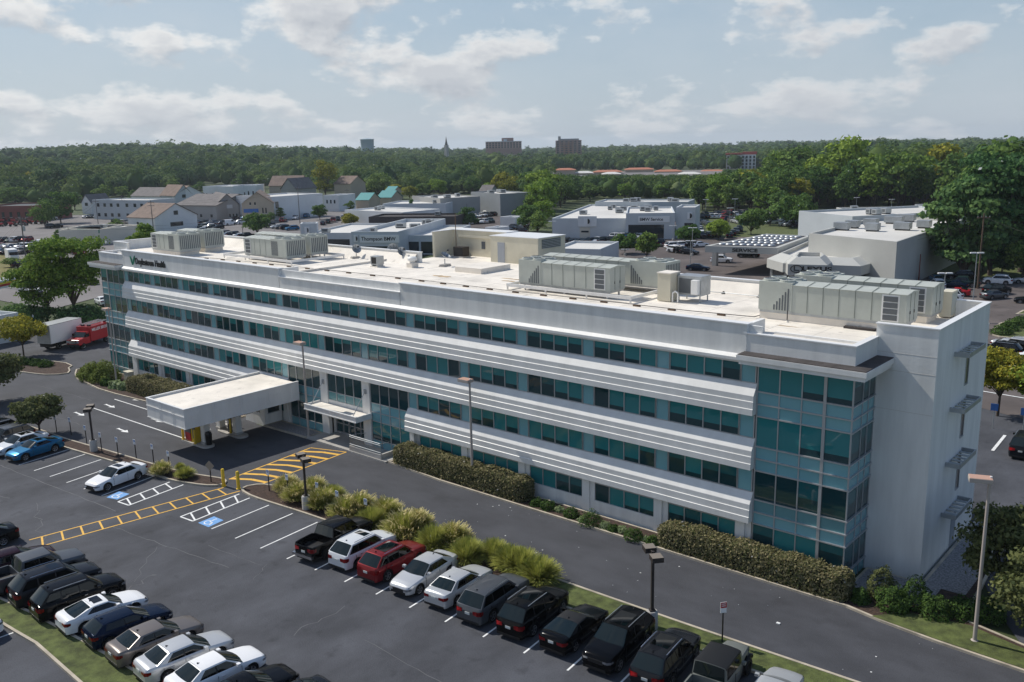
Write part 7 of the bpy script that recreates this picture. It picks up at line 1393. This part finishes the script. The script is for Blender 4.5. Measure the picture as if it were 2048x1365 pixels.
def merge(lst, T, name, wmul):
    VV, QQ, MI, off = [], [], [], 0
    for dd, x, y, z, h, px in lst:
        v, q = T[fr.randrange(len(T))]; a = fr.uniform(0, 6.28); c_, s_ = math.cos(a), math.sin(a); w_ = h*fr.uniform(.85, 1.35)*wmul
        V = np.stack([(v[:, 0]*c_-v[:, 1]*s_)*w_+x, (v[:, 0]*s_+v[:, 1]*c_)*w_+y, v[:, 2]*h+z-.5], 1); VV.append(V); QQ.append(q+off); MI.append(np.full(len(q), fr.choice((0, 0, 1, 2, 2, 1)))); off += len(V)
    o = bpy.data.objects.new(name, np_mesh(name, np.concatenate(VV), np.concatenate(QQ), None, np.concatenate(MI), [M['forest'], M['forest_light'], M['forest_dark']])); C.collection.objects.link(o); o['kind'] = 'stuff'; return o
rest = cand[NI:]; merge([c for c in rest if c[0] < 1100], T1, 'forest', 1.); merge([c for c in rest if c[0] >= 1100], T2, 'forest', 1.35)
print('TREES', len(cand), len([c for c in rest if c[0] < 1100]), 'NI depth', cand[NI][0])
# single trees in town and lots
for i, (px, py, w_, h_, j, l) in enumerate(((90, 455, 11, 9.5, 0, 'round green tree before the brick building'), (122, 447, 13, 13, 1, 'big dark round tree left of the low bank'), (515, 472, 9, 7, 0, 'dark tree behind the second air handlers'), (640, 440, 6, 6, 1, 'round tree at the main road bend'), (613, 428, 5, 8.5, 1, 'narrow dark tree before the stepped white hall'), (658, 420, 4, 6, 1, 'small dark tree right of the stepped white hall'), (935, 458, 8.5, 8.5, 4, 'dark layered conifer in the dealer lot'), (825, 438, 4, 8, 4, 'slim conifer before the dark low building'), (875, 455, 3, 5, 4, 'tiny conifer before the showroom right wing'), (1056, 463, 9, 8.5, 1, 'dark tree at the left corner of the wood'), (1137, 474, 4.2, 4.6, 2, 'slim bright tree before the service garage'), (1250, 508, 6.0, 4.8, 0, 'round bush-like tree behind the mid roof units, left'), (1293, 518, 5.6, 6.0, 0, 'round bush-like tree behind the mid roof units, right'), (1377, 492, 6.5, 5.6, 0, 'rounded lawn tree right of the service garage'), (1437, 480, 7, 5.4, 2, 'young green lawn tree left of the domed canopy'), (1502, 470, 8.5, 7.5, 1, 'round dark tree behind the domed canopy'), (1585, 455, 14, 10.5, 0, 'wide willow like tree left of the tall workshop'), (652, 397, 17, 21, 3, 'tall yellow green tree rising above the town centre'), (80, 395, 18, 19, 3, 'large yellowing tree on the left slope'), (1012, 398, 16, 13, 3, 'yellow green tree beside the far warehouse'), (760, 392, 20, 12, 0, 'wide flat topped tree above the teal pavilions'), (820, 400, 9, 7, 3, 'low yellowish tree right of the pavilions'), (880, 395, 9, 9.5, 2, 'bright tree left of the grey warehouse'), (700, 452, 6, 4, 3, 'small autumn tree by the low white building')
    ,(1925, 560, 15, 19, 4, 'huge dark pine overhanging the workshop end'), (1980, 552, 16, 24, 4, 'tallest dark pine at the right wood edge'), (2040, 545, 17, 25, 4, 'dark pine cut by the right picture edge'), (2010, 535, 14, 18, 1, 'dark broad tree between the right edge pines'), (1900, 500, 12, 16, 1, 'broad dark tree touching the workshop corner'), (1965, 545, 6, 7, 4, 'small light conifer under the tall pines, left'), (2003, 552, 6, 7, 4, 'small light conifer under the tall pines, right'), (2045, 560, 7, 7, 1, 'rounded tree at the right edge behind the white utility car'))):
    a = at(px, py, 0); mt, shp, _ = kinds[j]
    if j == 4 and h_ > 15: ms = tree_meshes(400+i, w_, h_, 1.5, M['tree_d'], 60, 8000, .42, 'vase' if i % 2 else 'round', .45)
    else: ms = tree_meshes(400+i, w_, h_, h_*.14, M[mt], 34, 3200, .30 if h_ < 10 else .45, shp, .8)
    tree_obj(ms, (a.x, a.y, 0), l, fr.uniform(0, 6), name='conifer' if j == 4 else 'tree')

# scattered trees through town, each its own
k = 0
for px, py, w_, h_, j in ((30, 415, 12, 12, 1), (-20, 430, 12, 13, 0), (150, 420, 10, 9, 0), (205, 405, 11, 10, 0), (245, 400, 9, 9, 1), (270, 404, 9, 7, 0), (400, 392, 10, 9, 0), (345, 388, 10, 11, 1), (475, 383, 10, 9, 0), (520, 380, 11, 12, 1), (610, 392, 9, 9, 0), (640, 385, 10, 12, 0), (690, 395, 9, 8, 1), (725, 392, 10, 9, 0), (790, 398, 10, 8, 3), (845, 395, 9, 8, 0), (868, 390, 8, 9, 2), (905, 388, 10, 9, 1), (945, 390, 10, 11, 1), (975, 395, 9, 8, 2), (562, 440, 5, 5, 0), (540, 446, 5, 4, 0), (668, 412, 6, 6, 0), (700, 425, 5, 5, 0), (1075, 470, 7, 7, 0), (1085, 455, 8, 9, 2), (1068, 440, 9, 10, 0), (1045, 450, 7, 7, 1), (1092, 430, 9, 11, 2), (1405, 420, 9, 10, 0), (1430, 424, 8, 8, 2), (1470, 425, 10, 11, 0), (1530, 428, 10, 11, 2), (1560, 432, 10, 9, 0), (1540, 452, 7, 6, 1), (1640, 410, 9, 9, 0), (1700, 408, 9, 10, 2), (1800, 412, 10, 9, 0), (1865, 415, 10, 10, 3), (1345, 476, 4, 4, 0), (1180, 404, 9, 9, 0), (1250, 401, 9, 8, 2), (1330, 400, 9, 8, 2), (120, 485, 4, 4, 0), (22, 535, 5, 2.4, 1), (232, 468, 6, 5, 0)):
    a = at(px, py, 0); me = fr.choice(TM[j]); s_ = h_/15.; ww = w_/11.5
    tree_obj(me, (a.x, a.y, 0), f'{kinds[j][2]} tree among the town buildings and lots, {ordn(k)} such tree listed from left', fr.uniform(0, 6), (ww, ww, s_), 'scattered trees in town', name='tree'); k += 1
sheet('shopping_lot', [ray_at(x, 350, d)[:2] for x, d in ((1060, 700), (1490, 700), (1490, 900), (1060, 900))], 1.0, M['asphalt_pale'])
# ------------------------------------------------------------------ air
hm = bpy.data.materials.new('haze'); hm.use_nodes = True; t_ = hm.node_tree; t_.nodes.remove(t_.nodes['Principled BSDF']); pv = t_.nodes.new('ShaderNodeVolumePrincipled')
pv.inputs['Color'].default_value = (.80, .90, 1., 1); pv.inputs['Density'].default_value = .00010; pv.inputs['Anisotropy'].default_value = .2
t_.links.new(pv.outputs[0], t_.nodes['Material Output'].inputs['Volume'])
b = MB(); b.box(-6000, 6000, -6000, 6000, -1.2, 92, hm); o = b.build('haze'); o['kind'] = 'stuff'
